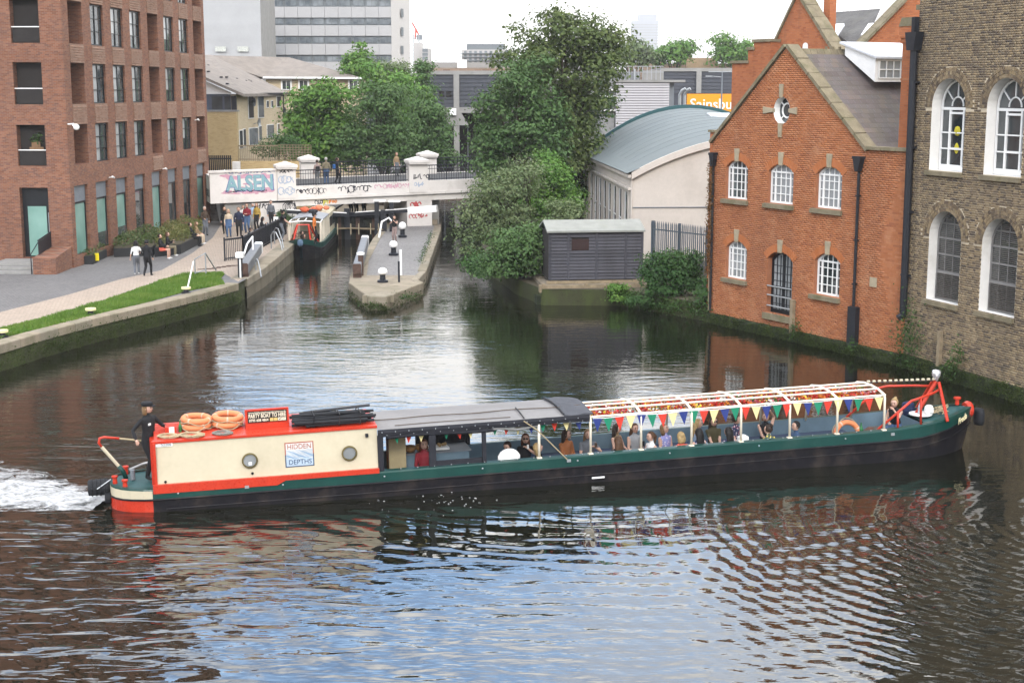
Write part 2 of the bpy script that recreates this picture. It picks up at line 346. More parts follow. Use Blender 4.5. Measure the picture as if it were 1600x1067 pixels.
M['island_setts'] = ground_mat('island_setts', (0.19, 0.180, 0.172), (0.27, 0.258, 0.248), 0.13, 0.16, gap=0.02, bump=0.015)
M['earth'] = paint('earth', (0.10, 0.085, 0.055), 0.95, var=0.3, scale=0.6, bump=0.02)
M['asphalt'] = paint('asphalt', (0.06, 0.06, 0.062), 0.9, var=0.2, scale=1.5)
QZ = 0.93
quay_px = [(-330, 640), (-120, 575), (63, 520), (142, 499), (228, 479), (319, 457.6), (372, 443), (385, 436), (414, 418), (445, 392), (478, 366), (500, 346)]
quay = [G(x, y, QZ) for x, y in quay_px]
bank = [(8.27, 59.65), (6.4, 62.4), (5.0, 64.2), (1.4, 64.4), (0.2, 68.0), (-0.9, 74), (-1.7, 82), (-1.9, 92), (-1.6, 101), (-1.0, 140), (-1.0, 900)]
g = MB()
n = len(quay)
lp = [(q.x, q.y) for q in quay] + [(-13.2, 101), (-12.6, 140), (-9, 900)]
left_poly = [(-700, 20)] + [(lp[0][0] - 30, 20)] + lp + [(-700, 900)]
def flat(poly, z, name, mat, kind='structure'):
    from mathutils.geometry import tessellate_polygon
    vs = [Vector((p[0], p[1], z)) for p in poly]; tr = tessellate_polygon([vs])
    b = MB(); b.add(vs, [tuple(q) for q in tr]); o = b.build(name, mat, fix=True)
    me = o.data
    if me.polygons[0].normal.z < 0: me.flip_normals()
    if kind: o['kind'] = kind
    return o
flat(left_poly, QZ, 'courtyard_pavement', M['setts'])
right_poly = [(700, 20), (700, 900)] + [p for p in bank[::-1]] + [(8.30, 59.70), (13.82, 49.9), (20.5, 31.0), (24, 20)]
flat(right_poly, 0.72, 'right_bank_ground', M['earth'])
flat([(-2500, 900), (2500, 900), (2500, 5000), (-2500, 5000)], 0.9, 'far_ground', M['earth'])
# towpath and grass strip
up = [(-330, 600), (-100, 520), (0, 488), (109, 460), (190, 436), (253, 422), (300, 396), (332, 372), (345, 352), (420, 350)]
lo = [(-330, 628), (-120, 552), (0, 513), (83.5, 493), (162, 470), (202, 456), (268, 433.5), (299, 427), (347, 426), (372, 440), (385, 432), (414, 414), (445, 388), (470, 366), (494, 350)]
P2 = lambda L, z: [tuple(G(x, y, z)[:2]) for x, y in L]
flat(P2(up, QZ) + P2(lo[::-1], QZ), QZ + 0.005, 'towpath', M['path'])
M['grass_base'] = paint('grass_base', (0.085, 0.13, 0.025), 0.95, var=0.35, scale=1.2, bump=0.02, dirt=(0.14, 0.13, 0.05), dirt_amt=0.6)
gl = [(-330, 631), (-120, 564), (10, 527), (63, 514), (152, 492), (233, 472), (299, 454), (352, 445), (345, 436), (350, 430)]
gpoly = P2(lo[:9], QZ) + P2(gl[::-1], QZ)
flat(gpoly, QZ + 0.010, 'grass_verge', M['grass_base'])
def blades(name, poly, z, n, h=(0.05, 0.13), mat=None, w=0.018, parent=None, clump=0.0):
    P = np.array(poly); lo_, hi_ = P.min(0), P.max(0); pts = []
    def inside(q):
        c = np.zeros(len(q), bool); j = len(P)-1
        for i in range(len(P)):
            yi, yj = P[i, 1], P[j, 1]
            k = ((yi > q[:, 1]) != (yj > q[:, 1])) & (q[:, 0] < (P[j, 0]-P[i, 0])*(q[:, 1]-yi)/(yj-yi+1e-12)+P[i, 0]); c ^= k; j = i
        return c
    got = np.zeros((0, 2))
    while len(got) < n:
        q = NR.uniform(lo_, hi_, (n*3, 2)); got = np.vstack([got, q[inside(q)]])
    q = got[:n]; a = NR.uniform(0, 2*PI, n); hh = NR.uniform(*h, n) * (0.6 + 0.8*np.abs(np.sin(q[:, 0]*1.7)*np.cos(q[:, 1]*1.3)))
    lx, ly = NR.normal(0, 0.35, n)*hh, NR.normal(0, 0.35, n)*hh
    V = np.zeros((n, 3, 3)); V[:, 0, 0] = q[:, 0]-np.cos(a)*w; V[:, 0, 1] = q[:, 1]-np.sin(a)*w; V[:, 1, 0] = q[:, 0]+np.cos(a)*w; V[:, 1, 1] = q[:, 1]+np.sin(a)*w
    V[:, 2, 0] = q[:, 0]+lx; V[:, 2, 1] = q[:, 1]+ly; V[:, :, 2] = z; V[:, 2, 2] = z+hh
    o = put(name, np_mesh(name, V.reshape(-1, 3), np.arange(n*3).reshape(n, 3), mat), parent); o['kind'] = 'stuff'; return o
def leaf_mat(name, cols, trans=0.18, rough=0.6):
    m, t = newmat(name); cols = [tuple(x*0.66 for x in c) for c in cols]; r = t.n('ValToRGB'); els = r.color_ramp.elements; els[0].color = (*cols[0], 1); els[1].color = (*cols[-1], 1)
    for i, c in enumerate(cols[1:-1]): e = els.new((i+1)/(len(cols)-1)); e.color = (*c, 1)
    k = t.math('ADD', t.math('MULTIPLY', t.island(), 0.55), t.math('MULTIPLY', t.rng(t.noise(t.pos(), 0.8, 3), 0.3, 0.7), 0.45)); t.link(k, r.inputs[0])
    b = t.bsdf(r.outputs[0], rough, 0, None, 0.18)
    tr = t.n('BsdfTranslucent'); t.link(t.mix(0.35, r.outputs[0], (0.14, 0.20, 0.03)), tr.inputs[0]); mx = t.n('MixShader'); mx.inputs[0].default_value = trans
    t.link(b.outputs[0], mx.inputs[1]); t.link(tr.outputs[0], mx.inputs[2]); o = [q for q in t.nt.nodes if q.type == 'OUTPUT_MATERIAL'][0]; t.link(mx.outputs[0], o.inputs[0]); return m
M['blade'] = leaf_mat('grass_blade', [(0.09, 0.19, 0.025), (0.14, 0.27, 0.035), (0.26, 0.33, 0.08)])
blades('grass', gpoly, QZ + 0.01, 34000, mat=M['blade'])
# ------------------------------------------------------------------ quay wall with coping stones
def stones_along(parent, pts, depth, z0, z1, lens, mat, jit=0.012, name='coping_stone', close=False, inset=0.0, side=1):
    """coping stones laid end to end along a polyline; 'side' says on which hand the land lies"""
    out = []
    for a, b in zip(pts[:-1], pts[1:]):
        a = Vector(a[:2]); b = Vector(b[:2]); d = b-a; Lg = d.length
        if Lg < 0.05: continue
        d.normalize(); nrm = Vector((-d.y, d.x))*side; x = 0.0
        k = max(1, round(Lg/lens)); step = Lg/k
        for i in range(k):
            j = random.uniform(-jit, jit); p0 = a+d*(i*step+0.008); p1 = a+d*((i+1)*step-0.008)
            f = nrm*(-0.03+j); r_ = nrm*depth; zt = z1+random.uniform(-jit, jit)*0.6; bv = 0.035
            ring = lambda p: [(*(p+r_), z0), (*(p+f), z0), (*(p+f), zt-bv), (*(p+f+nrm*bv), zt), (*(p+r_), zt)]
            q = MB(); q.loft([ring(p0), ring(p1)]); out.append(q.build(name, mat, parent))
    return out
qw = thing('quay_wall', 'long mossy stone canal wall below the grass verge and towpath', 'quay wall', (0, 0, 0))
M['quay_stone'] = piece_mat('quay_stone', [(0.27, 0.23, 0.165), (0.35, 0.29, 0.21), (0.31, 0.27, 0.21)], grime=(0.10, 0.10, 0.045), sc=1.3)
M['mossy_wall'] = piece_mat('mossy_masonry', [(0.035, 0.035, 0.018), (0.05, 0.055, 0.02)], grime=(0.07, 0.10, 0.015), sc=1.6, wear=(0.012, 0.014, 0.008))
def quay_face(parent, pts, z0, z1, side=1, name='wall', mat=None, off=0.03):
    q = MB(); P = [Vector(p[:2]) for p in pts]; rows = 5; prev = None; vs = []; fs = []
    dense = []
    for a, b in zip(P[:-1], P[1:]):
        k = max(1, int((b-a).length/0.25)); dense += [(a+(b-a)*i/k, (b-a).normalized()) for i in range(k)]
    dense.append((P[-1], (P[-1]-P[-2]).normalized()))
    for p, d in dense:
        nr = Vector((-d.y, d.x))*side
        for j in range(rows+1):
            t_ = j/rows; o_ = off+0.05*mnoise.noise(Vector((p.x*1.3, p.y*1.3, j*1.7)))-0.06*(1-t_)
            w_ = p+nr*o_; vs.append((w_.x, w_.y, z0+(z1-z0)*t_))
    m_ = rows+1
    for i in range(len(dense)-1):
        for j in range(rows): fs.append((i*m_+j, (i+1)*m_+j, (i+1)*m_+j+1, i*m_+j+1))
    q.add(vs, fs); return q.build(name, mat or M['mossy_wall'], parent, smooth=True)
stones_along(qw, quay[:7], 0.55, QZ-0.30, QZ+0.02, 1.25, M['quay_stone'])
stones_along(qw, quay[7:], 0.75, QZ-0.36, QZ+0.02, 1.5, M['quay_stone'])
quay_face(qw, quay[:7], -0.4, QZ-0.30)
quay_face(qw, [quay[6], quay[7]], -0.4, QZ, off=0.12)
M['lock_wall'] = piece_mat('lock_wall_stone', [(0.16, 0.14, 0.10), (0.20, 0.17, 0.12)], grime=(0.035, 0.04, 0.02), sc=0.9)
quay_face(qw, quay[7:] + [Vector((-13.2, 101, 0)), Vector((-12.6, 140, 0))], -0.4, QZ-0.36, mat=M['lock_wall'])
# moss and weeds on the waterline
def tufts(name, pts, n, size, mat, parent=None, spread=(0.25, 0.25, 0.15), kind='stuff'):
    P = np.array(pts, float); c = P[NR.randint(0, len(P), n)] + NR.normal(0, 1, (n, 3))*np.array(spread)
    return leaf_cloud(name, c, size, mat, parent, kind)
def leaf_cloud(name, c, size, mat, parent=None, kind=None, up=0.4, aspect=0.55, nrm=None):
    n = len(c); d = NR.normal(0, 1, (n, 3)); d[:, 2] = np.abs(d[:, 2])*0.6+up
    if nrm is not None: d = d*0.55+nrm
    d /= np.linalg.norm(d, axis=1)[:, None]
    a = NR.normal(0, 1, (n, 3)); a -= (a*d).sum(1)[:, None]*d; a /= np.linalg.norm(a, axis=1)[:, None]; b = np.cross(d, a)
    s = (size if np.ndim(size) else np.full(n, size))*NR.uniform(0.5, 1.55, n); s = s[:, None]
    V = np.stack([c-a*s*0.5, c-b*s*aspect*0.5+d*s*0.10, c+a*s*0.5, c+b*s*aspect*0.5+d*s*0.10], 1).reshape(-1, 3)
    o = put(name, np_mesh(name, V, np.arange(n*4).reshape(n, 4), mat), parent)
    if kind: o['kind'] = kind
    return o
M['moss_leaf'] = leaf_mat('moss_leaf', [(0.02, 0.035, 0.008), (0.05, 0.08, 0.015), (0.10, 0.12, 0.03)])
mp_ = []
for a, b in zip(quay[:6], quay[1:7]):
    for i in range(40):
        p = a.lerp(b, i/40); mp_.append((p.x+0.12, p.y-0.02, random.uniform(0.15, 0.55)))
tufts('moss_tufts', mp_, 9000, 0.055, M['moss_leaf'], qw, (0.10, 0.05, 0.13))
# ------------------------------------------------------------------ wall helpers
from mathutils.geometry import tessellate_polygon
def arch_hole(xa, xb, za, zs, rise, n=9):
    """opening with a curved head: springing zs, crown zs+rise; counter-clockwise from lower left"""
    w_ = (xb-xa)/2; cx = (xa+xb)/2; r_ = (w_*w_+rise*rise)/(2*rise); cz = zs+rise-r_; a0 = math.asin(min(1, w_/r_))
    if rise > w_*0.999: a0 = PI/2
    return [(xa, za), (xb, za)] + [(cx+r_*math.sin(a0-2*a0*i/n), cz+r_*math.cos(a0-2*a0*i/n)) for i in range(n+1)]
def rect(xa, xb, za, zb): return [(xa, za), (xb, za), (xb, zb), (xa, zb)]
def wall_poly(mb, outer, holes, y=0.0, depth=0.2, mi=0, rmi=None, ybot=None):
    loops = [[Vector((p[0], p[1], 0)) for p in outer]] + [[Vector((p[0], p[1], 0)) for p in h] for h in holes]
    tr = tessellate_polygon(loops); allp = [p for l in loops for p in l]
    vs = [(p.x, y, p.y) for p in allp]; fs = []
    for a, b, c in tr:
        nz = (allp[b]-allp[a]).cross(allp[c]-allp[a]).z
        fs.append((a, b, c) if nz > 0 else (a, c, b))
    mb.add(vs, fs, mi)
    for h in holes:
        k = len(h); v2 = [(p[0], y, p[1]) for p in h] + [(p[0], y+depth, p[1]) for p in h]
        mb.add(v2, [(i, i+k, (i+1) % k+k, (i+1) % k) for i in range(k)], mi if rmi is None else rmi)
def span(poly, z):
    xs = []
    for (xa, za), (xb, zb) in zip(poly, poly[1:]+poly[:1]):
        if (za <= z < zb) or (zb <= z < za): xs.append(xa+(xb-xa)*(z-za)/(zb-za))
    return (min(xs), max(xs)) if len(xs) >= 2 else None
def lay_bricks(outer, holes, z0, z1, bond='flemish', course=0.0762, gap=0.010, keep=lambda x, z: True):
    """rows of (x0, x1, z) for bricks that fill the wall face and stop at its edges and openings"""
    out = []; k = 0; z = z0
    while z+course <= z1+1e-6:
        zm = z+course/2; so_ = span(outer, zm)
        if so_:
            cut = [q for q in (span(h, zm) for h in holes) if q]
            x = outer[0][0]; i = 0
            if k % 2: x -= 0.06 if bond == 'flemish' else 0.112
            st_ = 0.3385 if bond == 'flemish' else 0.2255; x += math.floor(max(0, so_[0]-x)/st_)*st_
            if bond == 'flemish': i = k
            while x < so_[1]:
                L_ = 0.2255 if (bond != 'flemish' or (i+k) % 2 == 0) else 0.113
                parts = [(max(x, so_[0]), min(x+L_-gap, so_[1]))] if x+L_ > so_[0] else []
                for ca, cb in cut:
                    nx = []
                    for a, b in parts:
                        if b <= ca or a >= cb: nx.append((a, b)); continue
                        if a < ca: nx.append((a, ca))
                        if b > cb: nx.append((cb, b))
                    parts = nx
                for a, b in parts:
                    a = max(a, so_[0]); b = min(b, so_[1])
                    if b-a > 0.035 and keep((a+b)/2, zm): out.append((a, b, z))
                x += L_; i += 1
        z += course; k += 1
    return out
def brick_parts(parent, bricks, mat, score, nmax=300, hgt=0.064, proud=0.007, length=0.2155):
    """the nearest whole bricks as parts sharing one mesh, the rest joined as one part"""
    full = [b for b in bricks if abs((b[1]-b[0])-length) < 0.004]
    full.sort(key=lambda b: -score(b)); chosen = set(full[:nmax])
    q = MB(); h = length/2
    q.add([(-h, 0.004, 0), (h, 0.004, 0), (h, 0.004, hgt), (-h, 0.004, hgt), (-h, -proud, 0), (h, -proud, 0), (h, -proud, hgt), (-h, -proud, hgt)],
          [(4, 5, 6, 7), (0, 1, 5, 4), (3, 7, 6, 2), (0, 4, 7, 3), (1, 2, 6, 5)])
    me = q.mesh('brick', mat)
    for b in full[:nmax]:
        o = put('brick', me, parent); o.location = ((b[0]+b[1])/2, random.uniform(-0.0015, 0.0015), b[2]); o.rotation_euler = (random.uniform(-.012, .012), 0, random.uniform(-.012, .012))
    rest = [b for b in bricks if b not in chosen]; B_ = np.array(rest); n_ = len(B_)
    pr = -proud+NR.uniform(-0.002, 0.002, n_); V = np.zeros((n_, 8, 3))
    for i, (ix, iy, iz) in enumerate([(0, 0, 0), (1, 0, 0), (1, 0, 1), (0, 0, 1), (0, 1, 0), (1, 1, 0), (1, 1, 1), (0, 1, 1)]):
        V[:, i, 0] = B_[:, ix]; V[:, i, 1] = pr if iy else 0.004; V[:, i, 2] = B_[:, 2]+iz*hgt
    F = np.array([(4, 5, 6, 7), (0, 1, 5, 4), (3, 7, 6, 2), (0, 4, 7, 3), (1, 2, 6, 5)])
    F = (np.arange(n_)[:, None, None]*8+F[None]).reshape(-1, 4)
    o = put('brickwork', np_mesh('brickwork', V.reshape(-1, 3), F, mat), parent); o['kind'] = 'stuff'; return o
# ------------------------------------------------------------------ left: brick apartment block
M['lb_brick'] = brick_mat('apartment_brick', [(0.195, 0.076, 0.043), (0.30, 0.122, 0.068), (0.33, 0.150, 0.092), (0.17, 0.082, 0.062), (0.27, 0.108, 0.062)], (0.27, 0.20, 0.15), ms=0.007, grime=(0.17, 0.10, 0.075))
M['rib_brick'] = brick_mat('ribbed_brick', [(0.27, 0.14, 0.092), (0.38, 0.22, 0.15), (0.36, 0.235, 0.17)], (0.28, 0.21, 0.16), ms=0.006, grime=(0.20, 0.14, 0.11))
LBO = (-21.61, 70.64); LBD = (0.0691, 0.9976); LBA = math.atan2(LBD[1], LBD[0])
lb = thing('apartment_block', 'tall red brown brick apartment block with deep window bays beside the towpath', 'apartment building', (*LBO, QZ), LBA)
Z0 = QZ
fl = [(5.92, 7.88), (8.88, 10.87), (11.80, 13.85), (14.78, 16.83), (17.76, 19.81), (20.74, 22.79)]
bays = [(0.76+3.03*i-0.0, 2.66+3.03*i) for i in range(8)]
LLEN = 24.6; LTOP = 25.5; LDEP = 22.0
holes = []
for (za, zb) in fl:
    for i, (xa, xb) in enumerate(bays): holes.append(rect(xa+0.12, xb+0.10, za-Z0, zb-Z0))
for i, (xa, xb) in enumerate(bays): holes.append(rect(xa-0.25, xb-0.30, 0.55 if i < 4 else 0.5, 4.9-Z0))
b = MB()
wall_poly(b, [(0, 0), (LLEN, 0), (LLEN, LTOP), (0, LTOP)], holes, 0.0, 0.75)
# front end wall (faces the canal basin), with balconies and a shop door; local -x side is the end
b.quad((0, LDEP, 0), (LLEN, LDEP, 0), (LLEN, LDEP, LTOP), (0, LDEP, LTOP)); b.quad((LLEN, 0, 0), (LLEN, LDEP, 0), (LLEN, LDEP, LTOP), (LLEN, 0, LTOP)); b.quad((0, 0, LTOP), (LLEN, 0, LTOP), (LLEN, LDEP, LTOP), (0, LDEP, LTOP))
s_ = MB(); s_.M = Matrix.Rotation(-PI/2, 4, 'Z')           # a face in the end wall: x runs from the corner away to the left
eh = []
for k in range(3):
    x0 = 1.10+4.3*k
    for (za, zb) in fl: eh.append(rect(x0, x0+1.42, za-Z0, zb-Z0+0.02))
    if k: eh.append(rect(x0, x0+1.4, 0.55, 4.86-Z0))
eh.append(rect(1.12, 2.55, 0.5, 4.86-Z0))
# mirrored so that x=0 is the shared corner
mir = Matrix(((0, 1, 0, 0), (1, 0, 0, 0), (0, 0, 1, 0), (0, 0, 0, 1)))
b2 = MB(); wall_poly(b2, [(0, 0), (LDEP, 0), (LDEP, LTOP), (0, LTOP)], eh, 0.0, 0.8)
b.M = mir; b.add(b2.v, [f[::-1] for f in b2.f]); b.M = Matrix()
b.build('wall', M['lb_brick'], lb, fix=False)
# plinth-like groove lines on the ground-floor piers
for xa, xb in [(0.0, 0.5)] + [(bays[i][1]-0.28, bays[i+1][0]-0.27) for i in range(7)]:
    for zz in [0.5+0.36*i for i in range(12)]: q = MB(); q.box(xa+0.01, xb, -0.012, 0.05, zz, zz+0.29); q.build('pier_course', M['lb_brick'], lb)
# ribbed spandrels between floors
rib = MB()
prev = [(7.88, 8.88), (10.87, 11.80), (13.85, 14.78), (16.83, 17.76)]
for (za, zb) in prev:
    for i, (xa, xb) in enumerate(bays):
        q = MB(); n_ = 7; hh = (zb-za-0.06)/n_
        for k in range(n_):
            z = za-Z0+0.03+k*hh; q.prism([(-0.055, z), (0.02, z), (0.02, z+hh), (-0.004, z+hh)], xa+0.14, xb+0.08, 'x')
        q.box(xa+0.12, xb+0.10, -0.03, 0.02, zb-Z0-0.05, zb-Z0-0.005)
        q.build('spandrel_panel', M['rib_brick'], lb)
for i in (0, 4, 7):
    q = MB(); xa, xb = bays[i]
    if i == 0: continue
    for k in range(6): z = 5.0-Z0+k*0.13; q.prism([(-0.05, z), (0.02, z), (0.02, z+0.13), (-0.004, z+0.13)], xa+0.14, xb+0.08, 'x')
    q.build('spandrel_panel', M['rib_brick'], lb)
# windows and loggias
def lb_window(xa, xb, za, zb, y, mats, cols=2, rows=3, pane='glass', fr=0.07, name='window', parent=lb, tintcol=None):
    f = MB(); f.box(xa, xa+fr, y, y+0.09, za, zb); f.box(xb-fr, xb, y, y+0.09, za, zb); f.box(xa+fr, xb-fr, y, y+0.09, za, za+fr); f.box(xa+fr, xb-fr, y, y+0.09, zb-fr, zb)
    w_ = (xb-xa-2*fr)/cols
    for i in range(1, cols): f.box(xa+fr+w_*i-0.035, xa+fr+w_*i+0.035, y+0.004, y+0.086, za+fr, zb-fr)
    for j in range(1, rows):
        z = za+fr+(zb-za-2*fr)*j/rows; f.box(xa+fr, xb-fr, y+0.008, y+0.08, z-0.018, z+0.018)
    fo = f.build(name, mats, parent)
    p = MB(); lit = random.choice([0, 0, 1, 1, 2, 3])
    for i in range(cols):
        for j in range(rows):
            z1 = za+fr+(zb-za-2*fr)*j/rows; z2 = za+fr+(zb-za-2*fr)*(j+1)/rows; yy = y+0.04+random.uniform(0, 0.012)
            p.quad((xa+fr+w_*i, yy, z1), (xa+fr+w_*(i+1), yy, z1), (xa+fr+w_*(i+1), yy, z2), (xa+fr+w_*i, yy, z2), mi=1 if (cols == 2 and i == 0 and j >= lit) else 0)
    p.build('pane', [M[pane], M['curtain_glint']], fo, fix=False); return fo
M['curtain_glint'] = glass_mat('curtain_glint_glass', (0.30, 0.31, 0.31), 0.15, 0.6, blind=(0.45, 0.46, 0.45))  # pale pane colour: curtains, with bright sky reflections painted in
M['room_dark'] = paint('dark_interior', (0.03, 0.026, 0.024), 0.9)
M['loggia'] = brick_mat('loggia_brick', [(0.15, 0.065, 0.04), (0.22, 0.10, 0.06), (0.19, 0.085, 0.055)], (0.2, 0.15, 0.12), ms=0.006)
for (za, zb) in fl[:4]:
    for i, (xa, xb) in enumerate(bays):
        xa, xb = xa+0.12, xb+0.10
        if i in (0, 4, 7):
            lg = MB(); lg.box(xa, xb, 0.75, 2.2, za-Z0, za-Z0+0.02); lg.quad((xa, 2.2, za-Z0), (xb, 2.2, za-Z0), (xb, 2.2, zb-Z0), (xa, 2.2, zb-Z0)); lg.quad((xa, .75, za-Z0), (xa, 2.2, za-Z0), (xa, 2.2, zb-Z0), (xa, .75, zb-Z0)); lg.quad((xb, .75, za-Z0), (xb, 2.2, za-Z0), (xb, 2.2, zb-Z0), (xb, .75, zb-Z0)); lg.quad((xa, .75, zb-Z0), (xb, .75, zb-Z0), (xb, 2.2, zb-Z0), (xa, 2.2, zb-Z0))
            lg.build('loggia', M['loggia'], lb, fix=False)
            lb_window(xa+0.9, xb-0.2, za-Z0+0.02, zb-Z0-0.1, 2.1, M['dark_frame'], 1, 1)
        else:
            lb_window(xa, xb-0.02, za-Z0, zb-Z0, 0.10, M['dark_frame'], 2, 3)
for i, (xa, xb) in enumerate(bays):
    xa, xb = xa-0.25, xb-0.30; z1 = 4.9-Z0; zs = z1-0.82
    f = lb_window(xa, xb, 0.5, zs, 0.14, M['dark_frame'], 1, 1, pane='glass_frost' if i in (0, 1, 2, 4, 7) else 'glass', fr=0.08, name='shop_window')
    q = MB(); q.box(xa, xb, 0.14, 0.22, zs+0.01, z1); q.build('louvre_panel', M['lead'], f)
    if i in (1, 2): q = MB(); q.box(xa+0.08, xb-0.08, 0.145, 0.175, 0.6, 1.35); q.build('pane', M['glass'], f)
# end-wall openings: frames go in through the mirror
def end_piece(fn, name, mat, parent=lb, label=None, fix=True):
    q = MB(); fn(q); q2 = MB(); q2.M = mir; q2.add(q.v, [f[::-1] for f in q.f]); return q2.build(name, mat, parent, label, fix=fix)
for k in range(2):
    x0 = 1.10+4.3*k
    for j, (za, zb) in enumerate(fl[:4]):
        a, c = za-Z0, zb-Z0
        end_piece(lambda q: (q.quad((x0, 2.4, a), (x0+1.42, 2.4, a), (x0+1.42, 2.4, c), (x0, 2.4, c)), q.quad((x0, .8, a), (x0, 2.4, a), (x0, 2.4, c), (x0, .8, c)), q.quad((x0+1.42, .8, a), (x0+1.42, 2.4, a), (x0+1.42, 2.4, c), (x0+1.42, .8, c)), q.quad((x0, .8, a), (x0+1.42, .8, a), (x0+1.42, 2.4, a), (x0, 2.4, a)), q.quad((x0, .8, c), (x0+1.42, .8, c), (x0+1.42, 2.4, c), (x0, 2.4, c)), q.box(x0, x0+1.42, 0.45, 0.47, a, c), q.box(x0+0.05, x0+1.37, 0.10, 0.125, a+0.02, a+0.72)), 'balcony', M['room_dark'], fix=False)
        end_piece(lambda q: q.tube([(x0, 0.10, a+0.76), (x0+1.42, 0.10, a+0.76)], 0.028, 6), 'balcony_rail', M['gloss_white'])
end_piece(lambda q: (q.box(1.12, 2.55, 0.32, 0.40, 0.5, 3.93), q.box(1.12, 1.22, 0.22, 0.32, 0.5, 3.93)), 'door_surround', M['dark_frame'])
dr = end_piece(lambda q: q.box(1.36, 2.30, 0.29, 0.318, 0.56, 3.0), 'door', M['glass_frost'])
end_piece(lambda q: q.tube([(1.24, 0.24, 1.2), (1.24, 0.24, 2.7)], 0.025, 8), 'handle', M['steel'], dr)
q = MB()
q.cbox((0.15, -0.35, 6.97), (0.10, 0.22, 0.10)); q.ball((0.15, -0.42, 6.86), 0.15, 12); q.tube([(0.15, 0, 7.0), (0.15, -0.3, 7.02)], 0.04, 6); q.build('camera_dome', M['gloss_white'], lb)
for x, z in ((5.55, 4.1), (14.65, 4.05), (21.75, 6.75)):
    q = MB(); q.tube([(x, 0, z), (x, -0.22, z+0.03)], 0.03, 6); q.tube([(x-0.18, -0.26, z+0.06), (x+0.10, -0.24, z-0.02)], 0.055, 8); q.build('security_camera', M['gloss_white'], lb)
# steps, ramp wall and railing at the shop door
st = thing('entrance_steps', 'grey stone entrance steps with black handrail and brick side wall', 'steps', (-23.4, 70.64, QZ))
q = MB(); q.box(-1.55, 0.62, -1.25, -0.02, 0, 0.46); q.build('landing', M['concrete'], st)
for k in range(3): q = MB(); q.box(-1.55, 0.62, -2.45+0.4*k, -1.255, 0.002+0.154*k, 0.154*(k+1)-0.01 if k < 2 else 0.44); q.build('step', M['concrete'], st)
q = MB(); q.prism([(-2.6, 0), (-0.05, 0), (-0.05, 1.05), (-2.6, 0.78)], 0.63, 1.72, 'x'); q.build('side_wall', M['lb_brick'], st)
q = MB()
for i in range(12): y = -2.0+1.9*i/11; z = 0.79+0.27*(y+2.6)/2.55; q.bar((0.75, y, z), (0.75, y, z+0.72), 0.03)
q.box(0.735, 0.765, -2.0, -0.1, 1.0, 1.05); q.prism([(-2.05, 1.52), (-0.08, 1.74), (-0.08, 1.80), (-2.05, 1.58)], 0.72, 0.78, 'x'); q.prism([(-2.0, 0.9), (-0.1, 1.1), (-0.1, 1.70), (-2.0, 1.48)], 0.742, 0.758, 'x'); q.build('railing', M['black_iron'], st)
for x in (-1.45, 0.52):
    q = MB(); q.tube([(x, -2.5, 0), (x, -2.5, 0.95), (x, -1.3, 1.42), (x, -1.3, 0.46)], 0.025, 6); q.build('handrail', M['black_iron'], st)
# things on the building
og = thing('pale_ornament', 'pale green tall vase on the first balcony of the brick block', 'vase', lb.matrix_basis @ Vector((1.30, 1.0, fl[0][0]-Z0+0.02)))
q = MB(); q.lathe([(0.22, 0), (0.30, 0.2), (0.24, 0.5), (0.12, 0.8), (0.10, 1.0), (0.17, 1.1)], 14); q.build('body', paint('pale_green', (0.5, 0.55, 0.38), 0.5), og, smooth=True)
# ------------------------------------------------------------------ right: red brick gabled building
RO = Vector((8.27, 59.65, 0)); RD = Vector((5.51, -9.80, 0)).normalized(); RA = math.atan2(RD.y, RD.x)
M['red_mortar'] = paint('red_mortar', (0.40, 0.165, 0.085), 0.95, var=0.15)
M['red_brick'] = piece_mat('red_brick', [(0.40, 0.135, 0.052), (0.52, 0.195, 0.078), (0.46, 0.165, 0.064), (0.55, 0.23, 0.105), (0.34, 0.115, 0.05)], grime=(0.22, 0.095, 0.055), sc=0.4, wear=(0.58, 0.31, 0.17))
M['red_far'] = brick_mat('red_far_brick', [(0.38, 0.115, 0.045), (0.52, 0.18, 0.07), (0.46, 0.15, 0.06)], (0.30, 0.16, 0.10), ms=0.006, grime=(0.20, 0.10, 0.06))
M['slate'] = piece_mat('slate', [(0.115, 0.085, 0.085), (0.17, 0.135, 0.13), (0.14, 0.12, 0.12), (0.20, 0.15, 0.13)], grime=(0.11, 0.10, 0.055), sc=0.5, rough=0.75)
M['lichen_stone'] = paint('lichen_stone', (0.24, 0.20, 0.13), 0.95, var=0.25, scale=2.5, bump=0.006, dirt=(0.12, 0.12, 0.05), dirt_amt=0.7)
rb = thing('gabled_warehouse', 'orange red brick canalside building with gable and round window', 'brick building', RO, RA)
RW = 11.24; EV = 7.48; PK = 11.16; GX = 4.42; GR = 8.84
wins = [('u', 0.90, 2.30, 5.24, 6.50, 0.30), ('u', 3.58, 5.06, 5.24, 6.46, 0.30), ('u', 6.36, 7.76, 5.24, 6.50, 0.30), ('l', 1.05, 2.38, 2.02, 3.26, 0.30), ('d', 3.68, 5.18, 0.92, 3.06, 0.32), ('l', 6.46, 7.84, 2.0, 3.28, 0.30)]
r_out = [(0, 0.40), (RW, 0.40), (RW, EV), (GR, EV), (GX, PK), (0, EV)]
oc = [(4.25+0.48*math.cos(2*PI*i/24), 8.80+0.52*math.sin(2*PI*i/24)) for i in range(24)]
r_holes = [arch_hole(a, b_, z0, z1, rs) for _, a, b_, z0, z1, rs in wins] + [oc]
q = MB(); wall_poly(q, r_out, r_holes, 0.0, 0.22)
q.quad((0, 0, .4), (0, 14, .4), (0, 14, EV), (0, 0, EV)); q.quad((RW, 0, .4), (RW, 14, .4), (RW, 14, EV), (RW, 0, EV)); q.box(0.02, RW-0.02, 13.8, 14, 0.4, EV)
q.build('wall', M['red_mortar'], rb, fix=False)
grow = lambda h, g_=0.004: h
